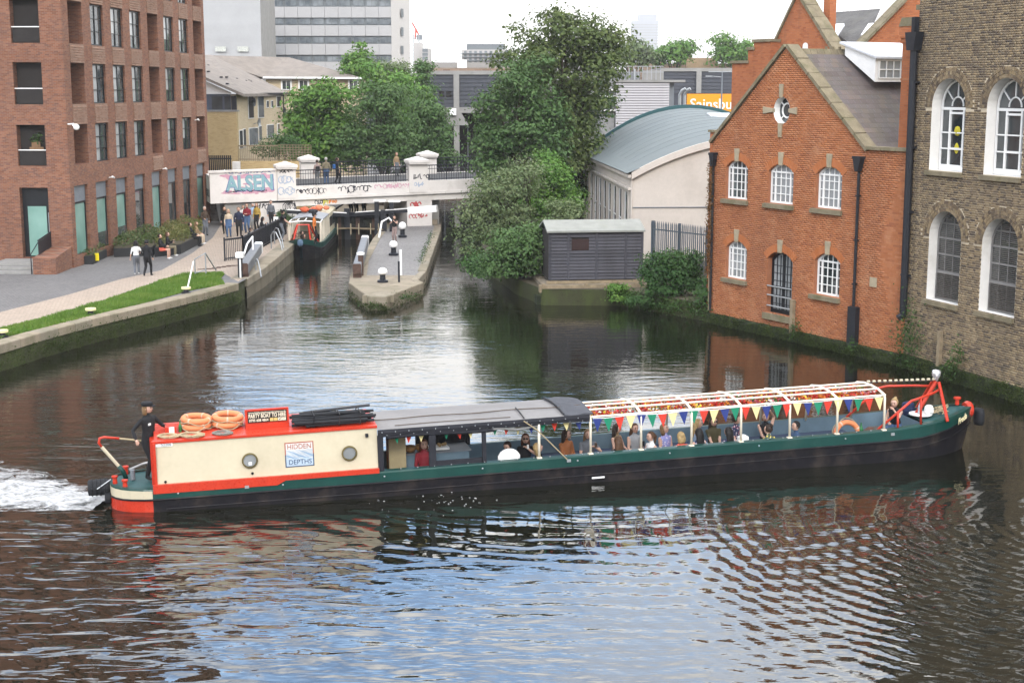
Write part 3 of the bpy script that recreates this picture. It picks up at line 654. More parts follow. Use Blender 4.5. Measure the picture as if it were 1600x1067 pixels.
bk = lay_bricks(r_out, r_holes, 0.42, 11.1, 'english')
brick_parts(rb, bk, M['red_brick'], lambda b: b[0]*1.0-abs(b[2]-4)*0.35)
q = MB(); q.box(-0.30, -0.01, 0.05, 0.6, 0.4, 7.86); q.build('corner_pier', M['red_far'], rb)
q = MB(); q.box(-0.36, 0.06, -0.02, 0.66, 7.865, 7.96); q.build('pier_cap', M['lichen_stone'], rb)
def arch_ring(parent, cx, zc, r0, r1, a0, a1, n, mat, name='brick_arch', y0=-0.02, y1=0.05, rings=1):
    q = MB(); dr_ = (r1-r0)/rings
    for k in range(rings):
        ra, rb_ = r0+dr_*k+0.006, r0+dr_*(k+1)-0.006; off = 0.5 if k % 2 else 0
        for i in range(n):
            ta = a0+(a1-a0)*(i+0.05)/n; tb = a0+(a1-a0)*(i+0.95)/n; yy = y0+random.uniform(-0.003, 0.003)
            pts = [(cx+r*math.sin(t_), zc+r*math.cos(t_)) for r, t_ in ((ra, ta), (rb_, ta), (rb_, tb), (ra, tb))]
            q.prism(pts, yy, y1, 'y')
    o = q.build(name, mat, parent); o['kind'] = 'stuff'; return o
M['rubbed_brick'] = piece_mat('rubbed_brick', [(0.46, 0.15, 0.05), (0.52, 0.18, 0.065)], sc=0.5)
for kd, a, b_, z0, z1, rs in wins:
    wd = (b_-a)/2; cx = (a+b_)/2; rr = (wd*wd+rs*rs)/(2*rs); ang = math.asin(wd/rr)
    arch_ring(rb, cx, z1+rs-rr, rr, rr+0.30, -ang*1.05, ang*1.05, 19, M['rubbed_brick'])
    kz = z1+rs; q = MB(); q.prism([(cx-0.11, kz-0.05), (cx+0.11, kz-0.05), (cx+0.15, kz+0.46), (cx-0.15, kz+0.46)], -0.06, 0.05, 'y'); q.build('keystone', M['sand_stone'], rb, bevel=0.01)
    if kd != 'd': q = MB(); q.prism([(-0.12, z0-0.20), (0.25, z0-0.20), (0.25, z0), (-0.12, z0-0.04)], a-0.20, b_+0.08, 'x'); q.build('sill', M['lichen_stone'], rb)
def arched_window(parent, a, b_, z0, zs, rise, y, cols, zrows, mat, bar=0.03, fr=0.06, thick=None, pane='glass_pale', name='window'):
    """glazed frame that follows an arched opening"""
    hole = arch_hole(a, b_, z0, zs, rise, 12); cx = (a+b_)/2; cz = sum(p[1] for p in hole)/len(hole)
    f = MB(); k = len(hole); inn = [(cx+(p[0]-cx)*(1-2*fr/(b_-a)), p[1]+(fr if p[1] < z0+0.01 else -fr*0.8)) for p in hole]
    for i in range(k):
        j = (i+1) % k; f.add([(hole[i][0], y, hole[i][1]), (hole[j][0], y, hole[j][1]), (inn[j][0], y, inn[j][1]), (inn[i][0], y, inn[i][1]),
                              (inn[j][0], y+0.07, inn[j][1]), (inn[i][0], y+0.07, inn[i][1])], [(0, 1, 2, 3), (3, 2, 4, 5)])
    for i in range(1, cols):
        x = a+(b_-a)*i/cols; s_ = span(hole, zs+0.01); w_ = (b_-a)/2; R_ = (w_*w_+rise*rise)/(2*rise); top = zs+rise-R_+math.sqrt(max(0, R_*R_-(x-cx)**2))
        f.box(x-bar/2, x+bar/2, y+0.01, y+0.055, z0+fr, top-fr*0.5)
    for z, th in zrows:
        s_ = span(hole, z)
        if s_: f.box(s_[0]+fr*0.6, s_[1]-fr*0.6, y+0.006 if th < 0.05 else y-0.006, y+0.05, z-th/2, z+th/2)
    fo = f.build(name, mat, parent)
    tr = tessellate_polygon([[Vector((p[0], p[1], 0)) for p in inn]])
    p_ = MB(); p_.add([(p[0], y+0.035, p[1]) for p in inn], [tuple(t_) for t_ in tr]); p_.build('pane', M[pane], fo); return fo
for kd, a, b_, z0, z1, rs in wins:
    if kd == 'd': continue
    rows = [(z0+0.06+(z1-z0)*k/4.0, 0.028) for k in (1, 2, 3)]+[(z1-0.02, 0.06)]
    arched_window(rb, a+0.01, b_-0.01, z0, z1, rs, 0.12, 5, rows, M['gloss_white'], 0.032, 0.075, pane='glass' if a in (0.90, 6.46) else 'glass_pale')
    for x in (a+(b_-a)*0.2, a+(b_-a)*0.8): q = MB(); q.box(x-0.028, x+0.028, 0.10, 0.17, z0+0.05, z1); q.build('mullion', M['gloss_white'], rb)
# black french window with rail, door sill, boat post
dz0, dzs = 0.92, 3.06
fo = arched_window(rb, 3.72, 5.14, 0.93, 3.05, 0.31, 0.20, 2, [(1.0, 0.14), (1.95, 0.09)], M['dark_frame'], 0.16, 0.10, pane='glass_pale', name='french_window')
q = MB()
for i in range(1, 6):
    x = 3.82+1.22*i/6
    if i != 3: q.box(x-0.012, x+0.012, 0.205, 0.24, 1.05, 3.2)
for z in (1.3, 1.62, 2.2, 2.5, 2.8): q.box(3.82, 5.04, 0.207, 0.238, z-0.012, z+0.012)
q.build('glazing_bars', M['dark_frame'], fo)
q = MB()
for z in (1.20, 1.62, 1.98): q.tube([(3.69, 0.02, z), (5.17, 0.02, z)], 0.028, 6)
q.build('guard_rail', M['steel'], rb)
q = MB(); q.box(3.55, 5.35, -0.10, 0.25, 0.66, 0.90); q.build('sill', M['lichen_stone'], rb)
q = MB(); q.box(5.28, 5.45, -0.16, -0.02, 0.1, 1.62); q.build('fender_post', M['timber'], rb)
q = MB(); q.box(9.43, 9.78, -0.03, 0, 2.62, 2.96); q.build('plaque', M['sand_stone'], rb)
# round window
q = MB()
for i in range(24):
    t0, t1 = 2*PI*i/24, 2*PI*(i+1)/24
    q.quad(*[(4.25+a_*math.cos(t_), y_, 8.80+c_*math.sin(t_)) for (a_, c_, y_, t_) in ((0.475, 0.515, -0.01, t0), (0.475, 0.515, -0.01, t1), (0.43, 0.47, 0.26, t1), (0.43, 0.47, 0.26, t0))])
q.torus((4.29, 0.24, 8.80), 0.27, 0.035, 24, 6, axis='y')
for i in range(4):
    t_ = PI/4+PI/2*i; q.bar((4.29+0.27*math.cos(t_), 0.24, 8.80+0.27*math.sin(t_)), (4.25+0.45*math.cos(t_), 0.22, 8.80+0.49*math.sin(t_)), 0.04)
fo = q.build('round_window', M['gloss_white'], rb, fix=False)
q = MB(); q.add([(4.25+0.44*math.cos(2*PI*i/24), 0.26, 8.80+0.48*math.sin(2*PI*i/24)) for i in range(24)], [tuple(range(24))]); q.build('pane', M['glass'], fo)
for pts in ([(4.13, 9.28), (4.30, 9.28), (4.33, 9.80), (4.10, 9.80)], [(4.13, 7.78), (4.30, 7.78), (4.33, 8.32), (4.10, 8.32)], [(3.18, 8.66), (3.80, 8.73), (3.80, 8.87), (3.18, 8.94)], [(4.70, 8.73), (5.16, 8.66), (5.16, 8.94), (4.70, 8.87)]):
    q = MB(); q.prism(pts, -0.07, 0.04, 'y'); q.build('keystone', M['sand_stone'], rb, bevel=0.01)
# copings
def slope_coping(x0, z0, x1, z1, n_, parent, y0=-0.10, y1=0.46, th=0.13, mat=None):
    for i in range(n_):
        t0, t1 = i/n_, (i+1)/n_-0.006; a = Vector((x0+(x1-x0)*t0, z0+(z1-z0)*t0)); c = Vector((x0+(x1-x0)*t1, z0+(z1-z0)*t1))
        d = (c-a).normalized(); nr = Vector((-d.y, d.x)); nr = nr if nr.y > 0 else -nr
        q = MB(); j = random.uniform(-0.008, 0.008); q.prism([tuple(a), tuple(c), tuple(c+nr*(th+j)), tuple(a+nr*(th+j))], y0+j, y1+j, 'y'); q.build('coping_stone', mat or M['lichen_stone'], parent)
slope_coping(-0.12, 7.42, GX, PK+0.05, 7, rb); slope_coping(GR+0.15, 7.42, GX, PK+0.05, 7, rb)
for i in range(3): q = MB(); x = GR+0.17+i*0.76; q.box(x, x+0.75, -0.10, 0.40, EV+0.004, EV+0.12); q.build('coping_stone', M['lichen_stone'], rb)
# slate roof: both slopes, slates laid course by course
SL = math.hypot(GR-GX, PK-0.12-EV); RBK = 9.0
q = MB(); q.add([(GX, 0.3, PK-0.16), (GX, RBK, PK-0.16), (GR+0.1, RBK, EV-0.16), (GR+0.1, 0.3, EV-0.16), (0, 0.3, EV-0.12), (0, RBK, EV-0.12)], [(0, 3, 2, 1), (0, 1, 5, 4)]); rf = q.build('roof', M['lead'], rb)
q = MB(); q.add([(-0.15, 0, 0), (0.15, 0, 0), (0.15, 0.34, 0.012), (-0.15, 0.34, 0.012), (-0.15, 0, 0.016), (0.15, 0, 0.016)], [(4, 5, 2, 3), (0, 1, 5, 4)]); slme = q.mesh('slate', M['slate'])
ang = math.atan2(PK-0.16-(EV-0.16), GR+0.1-GX); rowh = 0.27; nrow = int(SL/rowh); spots = []
for r_ in range(nrow):
    dist = (r_+0.02)*rowh; x = GR+0.08-dist*math.cos(ang); z = EV-0.135+dist*math.sin(ang)
    for c_ in range(int((RBK-0.5)/0.31)): spots.append((x, 0.62+0.31*c_+(0.155 if r_ % 2 else 0), z))
spots.sort(key=lambda s: s[1]); rest = MB()
RM = Matrix.Rotation(PI/2, 4, 'Z')
for i, sp_ in enumerate(spots):
    mtx = Matrix.Translation(sp_) @ Matrix.Rotation(ang, 4, 'Y') @ Matrix.Rotation(PI/2, 4, 'Z') @ Matrix.Rotation(random.uniform(-0.02, 0.02), 4, 'Z')
    if i < 300:
        o = put('slate', slme, rf); o.matrix_basis = mtx
    else: rest.M = mtx; rest.add([tuple(v_.co) for v_ in slme.vertices], [tuple(p_.vertices) for p_ in slme.polygons])
rest.M = Matrix(); o = rest.build('slates', M['slate'], rf, fix=False); o['kind'] = 'stuff'
for i in range(24):
    q = MB(); y = 0.45+i*0.34; q.prism([(GX-0.16, PK-0.30), (GX, PK-0.12), (GX+0.16, PK-0.30), (GX, PK-0.02)], y, y+0.325, 'y')
    if 3 < i: q.box(GX-0.02, GX+0.02, y+0.10, y+0.20, PK-0.03, PK+0.07)
    q.build('ridge_tile', M['lichen_stone'], rf)
# chimney stack
q = MB(); q.box(9.95, 10.62, 0.55, 1.25, 7.3, 11.2); q.box(9.90, 10.67, 0.50, 1.30, 11.2, 11.35); q.box(9.85, 10.72, 0.45, 1.35, 11.35, 11.75); ch = q.build('chimney', M['red_far'], rf)
q = MB(); q.prism([(9.83, 11.75), (10.74, 11.75), (10.60, 12.05), (9.97, 12.05)], 0.43, 1.37, 'y'); q.build('chimney_cap', M['lichen_stone'], rf)
q = MB(); q.box(9.93, 10.64, 0.53, 1.27, 9.9, 9.98); q.build('chimney_band', M['red_brick'], rf)
# white dormer
dm = MB(); dm.add([(4.7, 2.66, 10.9), (6.4, 2.66, 9.88), (6.4, 2.66, 10.78), (4.7, 2.66, 11.3), (4.7, 5.6, 10.9), (6.4, 5.6, 9.88), (6.4, 5.6, 10.78), (4.7, 5.6, 11.3)], [(0, 1, 2, 3), (1, 5, 6, 2), (4, 7, 6, 5), (0, 4, 5, 1)])
dmo = dm.build('dormer', M['gloss_white'], rf)
q = MB(); q.add([(4.5, 2.55, 11.42), (6.55, 2.55, 10.82), (6.55, 5.7, 10.82), (4.5, 5.7, 11.42), (4.5, 2.55, 11.34), (6.55, 2.55, 10.74), (6.55, 5.7, 10.74), (4.5, 5.7, 11.34)], [(0, 1, 2, 3), (4, 7, 6, 5), (0, 4, 5, 1), (1, 5, 6, 2), (2, 6, 7, 3)]); q.build('dormer_roof', paint('pale_lead', (0.62, 0.63, 0.65), 0.6), dmo)
q = MB()
for i in range(8): y = 2.85+i*0.36; q.box(6.40, 6.44, y-0.02, y+0.02, 10.02, 10.68)
for z in (10.02, 10.34, 10.68): q.box(6.402, 6.438, 2.85, 5.4, z-0.02, z+0.02)
q.build('dormer_window', M['gloss_white'], dmo); q = MB(); q.quad((6.405, 2.85, 10.02), (6.405, 5.4, 10.02), (6.405, 5.4, 10.68), (6.405, 2.85, 10.68)); q.build('pane', M['glass_pale'], dmo)
# pipes
q = MB(); q.tube([(8.72, -0.09, 1.7), (8.72, -0.09, 6.75)], 0.055, 8); q.prism([(8.64, 6.7), (8.80, 6.7), (8.92, 7.15), (8.52, 7.15)], -0.24, -0.03, 'y'); q.box(8.50, 8.94, -0.26, -0.01, 7.15, 7.24)
for z in (2.6, 4.2, 5.8): q.box(8.65, 8.79, -0.16, 0, z, z+0.05)
q.build('downpipe', M['black_iron'], rb)
q = MB(); q.box(8.56, 8.98, -0.22, -0.02, 0.35, 1.80); q.build('pipe_casing', M['black_iron'], rb)
q = MB(); q.tube([(0.16, -0.09, 0.5), (0.16, -0.09, 6.55)], 0.05, 8); q.prism([(0.09, 6.5), (0.23, 6.5), (0.32, 6.95), (0.0, 6.95)], -0.22, -0.03, 'y'); q.box(-0.02, 0.34, -0.24, -0.01, 6.95, 7.05); q.build('downpipe', M['black_iron'], rb)
def moss_base(parent, L_, z0=-0.4, z1=0.43, name='mossy_plinth'):
    q = MB(); nx = int(L_/0.18); vs = []; fs = []; rows = 6
    for i in range(nx+1):
        for j in range(rows+1):
            x = L_*i/nx; z = z0+(z1-z0)*j/rows; y = -0.16+0.09*mnoise.noise(Vector((x*1.9, z*3, 7.1)))+(0.10 if j == rows else 0)
            vs.append((x, y, z+(0.06*mnoise.noise(Vector((x*2.3, 3, 1))) if j == rows else 0)))
    for i in range(nx):
        for j in range(rows): a = i*(rows+1)+j; fs.append((a, a+rows+1, a+rows+2, a+1))
    q.add(vs, fs); o = q.build(name, M['moss'], parent, smooth=True)
    tufts('moss_tufts', [(random.uniform(0, L_), -0.20, random.uniform(0.0, z1+0.03)) for _ in range(400)], int(600*L_), 0.05, M['moss_leaf'], parent, (0.15, 0.035, 0.06)); return o
moss_base(rb, RW)
# ------------------------------------------------------------------ far right: yellow stock brick building
YO = RO + RD*RW; YD = Vector((0.332, -0.943, 0)).normalized(); YA = math.atan2(YD.y, YD.x)
yb = thing('stock_brick_warehouse', 'tall yellow brown stock brick building with round arched windows', 'brick building', YO, YA)
M['yel_mortar'] = paint('yellow_mortar', (0.55, 0.46, 0.33), 0.95, var=0.18, scale=1.5, dirt=(0.22, 0.17, 0.12))
M['yel_brick'] = piece_mat('stock_brick', [(0.06, 0.045, 0.038), (0.28, 0.20, 0.115), (0.36, 0.27, 0.155), (0.10, 0.074, 0.056), (0.33, 0.24, 0.13), (0.13, 0.092, 0.066), (0.41, 0.315, 0.185)], grime=(0.075, 0.058, 0.042), sc=0.42)
YL, YT = 15.5, 16.2
up = [(0.95+2.89*i, 2.76+2.89*i, 6.93, 9.05, 0.90) for i in range(5)]; low = [(1.15+2.83*i, 2.90+2.83*i, 2.56, 4.72, 0.88) for i in range(5)]
y_out = [(0, 0.38), (YL, 0.38), (YL, YT), (0, YT)]
y_holes = [arch_hole(a, b_, z0, zs, r_*0.999, 14) for a, b_, z0, zs, r_ in up+low]
q = MB(); wall_poly(q, y_out, y_holes, 0.0, 0.42, 0, 1)
q.quad((0, 0, .4), (0, 12, .4), (0, 12, YT), (0, 0, YT)); q.quad((YL, 0, .4), (YL, 12, .4), (YL, 12, YT), (YL, 0, YT)); q.quad((0, 0, YT), (YL, 0, YT), (YL, 12, YT), (0, 12, YT)); q.quad((0, 12, .4), (YL, 12, .4), (YL, 12, YT), (0, 12, YT))
q.build('wall', [M['yel_mortar'], M['white']], yb, fix=False)
ring_holes = [arch_hole(a-0.0, b_+0.0, z0, zs, r_*0.999, 14) for a, b_, z0, zs, r_ in up+low]
def not_ring(x, z):
    for a, b_, z0, zs, r_ in up+low:
        if z > zs-0.12 and math.hypot(x-(a+b_)/2, z-zs) < r_+0.375: return False
    return True
bk = lay_bricks([(0, 0.42), (YL, 0.42), (YL, YT-0.1), (0, YT-0.1)], ring_holes, 0.44, YT-0.1, 'flemish', keep=not_ring)
brick_parts(yb, bk, M['yel_brick'], lambda b: -abs(b[0]-4.9)-abs(b[2]-5.5)*0.6)
for i, (a, b_, z0, zs, r_) in enumerate(up+low):
    arch_ring(yb, (a+b_)/2, zs, r_+0.005, r_+0.365, -PI/2*1.02, PI/2*1.02, 34, M['yel_brick'], rings=3, y0=-0.022)
    q = MB(); q.prism([(-0.10, z0-0.17), (0.42, z0-0.17), (0.42, z0), (-0.10, z0-0.03)], a-0.12, b_+0.02, 'x'); q.build('sill', M['lichen_stone'], yb)
for i, (a, b_, z0, zs, r_) in enumerate(up):
    cx = (a+b_)/2
    fo = arched_window(yb, a+0.02, b_-0.02, z0+0.02, zs, r_-0.03, 0.36, 1, [(zs-0.08, 0.09), (z0+0.10, 0.18)], M['gloss_white'], pane='glass', fr=0.08)
    q = MB()
    for s_ in (-1, 1):
        q.box(cx+s_*0.36-0.04, cx+s_*0.36+0.04, 0.34, 0.40, z0+0.15, zs-0.1); q.bar((cx+s_*0.28, 0.37, zs+0.22), (cx+s_*0.62, 0.37, zs+0.55), 0.035)
    for z in (z0+0.72, z0+1.25): q.box(a+0.10, b_-0.10, 0.345, 0.395, z-0.022, z+0.022)
    q.box(cx-0.35, cx+0.35, 0.335, 0.405, zs-0.26, zs-0.19); q.box(cx-0.35, cx+0.35, 0.335, 0.405, z0+0.69, z0+0.76)
    q.torus((cx, 0.37, zs), 0.30, 0.028, 14, 6, axis='y', a0=0, a1=PI)
    q.bar((cx, 0.37, zs+0.3), (cx, 0.37, zs+0.82), 0.04); q.build('glazing_bars', M['gloss_white'], fo)
    q = MB(); q.box(a+0.15, b_-0.15, 0.42, 0.46, z0+0.18, z0+0.42); q.build('inner_blind', M['white'], fo)
M['slat_grey'] = paint('louvre_grey', (0.15, 0.135, 0.12), 0.6, var=0.15)
for i, (a, b_, z0, zs, r_) in enumerate(low):
    fo = arched_window(yb, a+0.02, b_-0.02, z0+0.02, zs, r_-0.03, 0.34, 4, [(z0+0.95, 0.09), (z0+1.55, 0.05), (z0+2.1, 0.06), (z0+2.6, 0.03)], paint('grey_window', (0.25, 0.24, 0.23), 0.5), 0.03, 0.07, pane='glass')
    hole = arch_hole(a+0.08, b_-0.08, z0+0.05, zs, r_-0.1, 14); q = MB(); z = z0+0.08
    while z < zs+r_-0.2:
        s_ = span(hole, z)
        if s_: q.add([(s_[0], 0.35 if z > z0+0.9 else 0.30, z), (s_[1], 0.35 if z > z0+0.9 else 0.30, z), (s_[1], 0.42, z+0.045), (s_[0], 0.42, z+0.045), (s_[0], 0.345 if z > z0+0.9 else 0.295, z+0.012), (s_[1], 0.345 if z > z0+0.9 else 0.295, z+0.012)], [(0, 1, 5, 4), (4, 5, 2, 3)])
        z += 0.062
    o = q.build('louvres', M['slat_grey'], fo, fix=False); o['kind'] = 'stuff'
q = MB(); q.tube([(0.10, -0.17, 1.95), (0.02, -0.17, 11.0)], 0.13, 10); q.prism([(-0.18, 10.9), (0.22, 10.9), (0.34, 11.5), (-0.30, 11.5)], -0.34, -0.02, 'y'); q.box(-0.06, 0.12, -0.26, -0.08, 11.5, 12.0); q.tube([(0.10, -0.17, 2.05), (0.10, -0.17, 1.85), (0.06, -0.34, 1.74)], 0.12, 8)
for z in (3.2, 5.4, 7.6, 9.8): q.box(-0.12, 0.22, -0.2, 0, z, z+0.07)
q.build('downpipe', M['black_iron'], yb)
q = MB()
for i in range(90): q.box(-0.09, -0.05, -0.06, -0.02, 2.1+i*0.1, 2.14+i*0.1)
o = q.build('cable_clips', M['gloss_white'], yb); o['kind'] = 'stuff'
q = MB(); q.box(2.05, 2.22, -0.13, -0.01, 0.2, 1.60); q.build('fender_post', M['timber'], yb)
q = MB(); q.box(-0.25, 0.02, 0.02, 0.4, 12.25, 12.42); q.build('corbel', M['lichen_stone'], yb)
moss_base(yb, YL, z1=0.47)
ty = thing('plush_toy', 'yellow plush toy propped inside the arched upper window', 'plush toy', yb.matrix_basis @ Vector((1.86, 0.58, 7.32)), YA)
q = MB(); q.ball((0, 0, 0.35), 0.23, 12, sz=1.4); q.ball((0, -0.02, 0.92), 0.24, 12); q.ball((-0.22, 0, 0.5), 0.09, 8); q.ball((0.22, 0, 0.5), 0.09, 8); q.ball((0, 0, 1.18), 0.16, 10)
q.build('body', paint('plush_yellow', (0.62, 0.52, 0.04), 0.9), ty, smooth=True); q = MB(); q.ball((0, -0.05, 0.66), 0.10, 10, sz=0.6); q.build('collar', M['gloss_white'], ty)
M['wall_leaf'] = leaf_mat('wall_leaf', [(0.03, 0.07, 0.02), (0.06, 0.12, 0.03), (0.10, 0.18, 0.05)])
def wall_plant(name, label, frame, x, z, r, n, size=0.09):
    o = thing(name, label, 'wall plant', frame.matrix_basis @ Vector((x, -0.12, z)), frame.rotation_euler.z)
    c = NR.normal(0, 1, (n, 3))*np.array([r*0.45, 0.10, r*0.7])+np.array([0, -0.12, r*0.3]); c = c[c[:, 2] > -z+0.05]; leaf_cloud('foliage', c, size, M['wall_leaf'], o)
    q = MB(); q.tube([(0, 0.1, -0.2), (0.02, -0.08, 0.1), (-0.03, -0.12, r*0.5)], [0.02, 0.015, 0.006], 5); q.build('stem', M['timber'], o)
wall_plant('wall_shrub', 'leafy shrub growing from the foot of the yellow wall beside the big pipe', yb, 0.55, 0.75, 0.95, 900)
wall_plant('wall_weed', 'small weed on the yellow wall right of the timber post', yb, 3.35, 0.85, 0.35, 200)
wall_plant('wall_weed', 'bright green tuft at the water line below the arched windows', yb, 3.0, 0.42, 0.28, 160)
wall_plant('wall_weed', 'weeds on the mossy plinth under the red wall near the casing', rb, 8.9, 0.36, 0.2, 120)
wall_plant('wall_weed', 'weeds hanging on the mossy plinth below the black french window', rb, 5.7, 0.36, 0.3, 160)
# ivy stem up the red corner
iv = thing('ivy', 'dry brown ivy climbing the left corner of the red building', 'ivy', rb.matrix_basis @ Vector((0.05, -0.1, 0.5)), RA)
c = np.stack([NR.normal(0.0, 0.09, 1500), NR.normal(-0.05, 0.05, 1500), NR.uniform(1.5, 6.2, 1500)], 1); M['dry_leaf'] = leaf_mat('dry_leaf', [(0.12, 0.05, 0.02), (0.22, 0.10, 0.03), (0.10, 0.10, 0.03)])
leaf_cloud('foliage', c, 0.075, M['dry_leaf'], iv); q = MB(); q.tube([(0.02, 0, 0), (-0.03, 0, 2), (0.03, 0, 4), (0, 0, 6)], [0.03, 0.025, 0.018, 0.008], 6); q.build('stem', M['timber'], iv)
# ------------------------------------------------------------------ brick hall behind
HO = D(1203, 92, 72.0); hx = lambda x, y: W(x, y, HO, RD)
hb = thing('gabled_hall', 'red brick hall with steep gables and skylit slate roof behind the orange gable', 'brick building', HO, RA)
zl = HO.z
L0, Lp, L1 = hx(1212, 85), hx(1247, -6), hx(1303, 85)
q = MB(); W_ = L1[0]; pk = Lp[1]-zl
q.prism([(-0.1, -8), (W_+0.2, -8), (W_+0.2, L1[1]-zl), (Lp[0], pk), (-0.1, L0[1]-zl)], 0.0, 0.5, 'y'); q.build('wall', M['red_far'], hb)
slope_coping(W_+0.15, L1[1]-zl-0.1, Lp[0], pk+0.05, 5, hb, -0.1, 0.7, 0.16); slope_coping(0.0, L0[1]-zl, Lp[0], pk+0.05, 5, hb, -0.1, 0.7, 0.10)
q = MB(); a = hx(1254, 92); c = hx(1260, 66); q.prism(arch_hole(a[0], c[0]+0.12, a[1]-zl, c[1]-zl-0.15, 0.12, 6), -0.02, 0.02, 'y'); q.build('slit_window', M['gloss_white'], hb)
for x0, x1, yt, yb_ in ((1159, 1183, 100, 125), (1184, 1192, 79, 120), (1193, 1218, 67, 105)):
    a = hx(x0, yt); c = hx(x1, yb_); q = MB(); q.box(a[0], c[0], -0.6, 0.0-0.004, c[1]-zl-6, a[1]-zl); q.build('parapet_pier', M['red_far'], hb); q = MB(); q.box(a[0]-0.06, c[0]+0.06, -0.68, 0.05, a[1]-zl+0.003, a[1]-zl+0.14); q.build('coping_stone', M['lichen_stone'], hb)
# slate roof between the two gables and the second gable
rz1 = hx(1275, 22)[1]-zl; xa = Lp[0]+0.5; 
fr = [D(1272, 22, 76), D(1376, 14, 72), D(1345, 84, 68), D(1300, 84, 72)]
q = MB(); inv = hb.matrix_basis.inverted(); q.add([tuple(inv @ p) for p in fr], [(0, 3, 2, 1)]); q.build('roof', paint('old_slate', (0.125, 0.12, 0.115), 0.85, var=0.3, scale=1.2, bump=0.02, dirt=(0.2, 0.19, 0.16), dirt_amt=0.5), hb)
for px in ([(1303, 38), (1319, 37), (1306, 57), (1290, 57)], [(1357, 37), (1370, 36), (1357, 54), (1345, 55)]):
    P = [inv @ D(x, y, 73.4-(y-20)*0.075-(x-1290)*0.03-0.25) for x, y in px]; q = MB(); nr = (P[1]-P[0]).cross(P[3]-P[0]).normalized()*0.12
    q.add([tuple(p) for p in P]+[tuple(p+nr) for p in P], [(3, 2, 1, 0), (4, 5, 6, 7), (0, 1, 5, 4), (1, 2, 6, 5), (2, 3, 7, 6), (3, 0, 4, 7)]); q.build('skylight', paint('skylight_white', (0.75, 0.77, 0.8), 0.2), hb)
q = MB(); P = [inv @ D(x, y, 66) for x, y in [(1338, 96), (1338, 78), (1418, -4), (1440, -30), (1460, -30), (1460, 100)]]; P2_ = [inv @ (D(x, y, 66)+Vector((0.3, 0.5, 0))) for x, y in [(1338, 96), (1338, 78), (1418, -4), (1440, -30), (1460, -30), (1460, 100)]]
k = len(P); q.add([tuple(p) for p in P+P2_], [tuple(range(k-1, -1, -1)), tuple(range(k, 2*k))]+[(i, (i+1) % k, (i+1) % k+k, i+k) for i in range(k)]); q.build('gable', M['red_far'], hb)
for i in range(5):
    a0 = (1338+80*i/5, 78-82*i/5); a1 = (1338+80*(i+0.97)/5, 78-82*(i+0.97)/5); P = [inv @ D(a0[0], a0[1], 65.8), inv @ D(a1[0], a1[1], 65.8), inv @ D(a1[0]-10, a1[1]-3, 66.6), inv @ D(a0[0]-10, a0[1]-3, 66.6)]
    q = MB(); dn = Vector((0, 0, -0.15)); q.add([tuple(p) for p in P]+[tuple(p+dn) for p in P], [(0, 1, 2, 3), (7, 6, 5, 4), (0, 4, 5, 1), (1, 5, 6, 2), (2, 6, 7, 3), (3, 7, 4, 0)]); q.build('coping_stone', M['lichen_stone'], hb)
q = MB(); a = hx(1262, 0); c = hx(1271, 16); q.box(a[0], c[0], 1.0, 1.4, c[1]-zl-1.5, a[1]-zl+1.5); q.build('chimney', M['red_far'], hb)
# ------------------------------------------------------------------ shed on the landing
s0 = D(857, 438, 65.0); s1 = D(1003, 436.2, 65.5); SA = math.atan2(s1.y-s0.y, s1.x-s0.x); SLN = (s1.xy-s0.xy).length
sh = thing('boarded_shed', 'dark blue grey boarded shed with pale felt roof on the canal landing', 'shed', s0, SA)
M['shed'] = piece_mat('shed_boards', [(0.045, 0.045, 0.055), (0.085, 0.083, 0.098), (0.062, 0.062, 0.075)], grime=(0.03, 0.028, 0.03), sc=0.8, rough=0.7)
nb = 15; bh_ = 2.22/nb
q = MB(); q.box(0.03, SLN-0.03, 0.03, 2.4, 0, 2.2); q.build('wall', M['room_dark'], sh)
wx0, wx1, wz0, wz1 = 1.05, 1.85, 1.36, 1.86
for i in range(nb):
    z = i*bh_
    for a, c in ([(0.0, SLN)] if not (z+bh_ > wz0 and z < wz1) else [(0.0, wx0), (wx1, SLN)]):
        q = MB(); q.prism([(-0.034-random.uniform(0, .006), z+0.024), (0.03, z+0.024), (0.03, z+bh_), (0.006, z+bh_)], a, c, 'x'); q.build('plank', M['shed'], sh)
for i in range(nb): z = i*bh_; q = MB(); q.prism([(0.03, z+0.004), (2.4, z+0.004), (2.4, z+bh_), (0.03, z+bh_)], SLN-0.03, SLN+0.012, 'x'); q.build('plank', M['shed'], sh)
for x in (0.02, 0.85, 2.15, 3.5, SLN-0.06): q = MB(); q.box(x, x+0.10, -0.05, -0.0, 0, 2.2); q.build('batten', M['shed'], sh)
q = MB(); q.box(wx0, wx1, -0.01, 0.028, wz0, wz1); fo = q.build('window', paint('red_brown_board', (0.035, 0.016, 0.014), 0.7), sh)
M['felt'] = paint('roof_felt', (0.30, 0.305, 0.275), 0.9, var=0.12, scale=2, bump=0.004, dirt=(0.27, 0.28, 0.22))
q = MB(); q.prism([(-0.16, 2.17), (1.2, 2.56), (2.56, 2.17), (2.56, 2.24), (1.2, 2.64), (-0.16, 2.25)], -0.10, SLN+0.10, 'x'); q.build('roof', M['felt'], sh)
q = MB(); q.prism([(0.03, 2.2), (2.4, 2.2), (1.2, 2.52)], SLN-0.03, SLN, 'x'); q.build('gable', M['shed'], sh)
ld = thing('landing_stage', 'weathered timber and stone landing under the dark shed', 'landing stage', s0, SA)
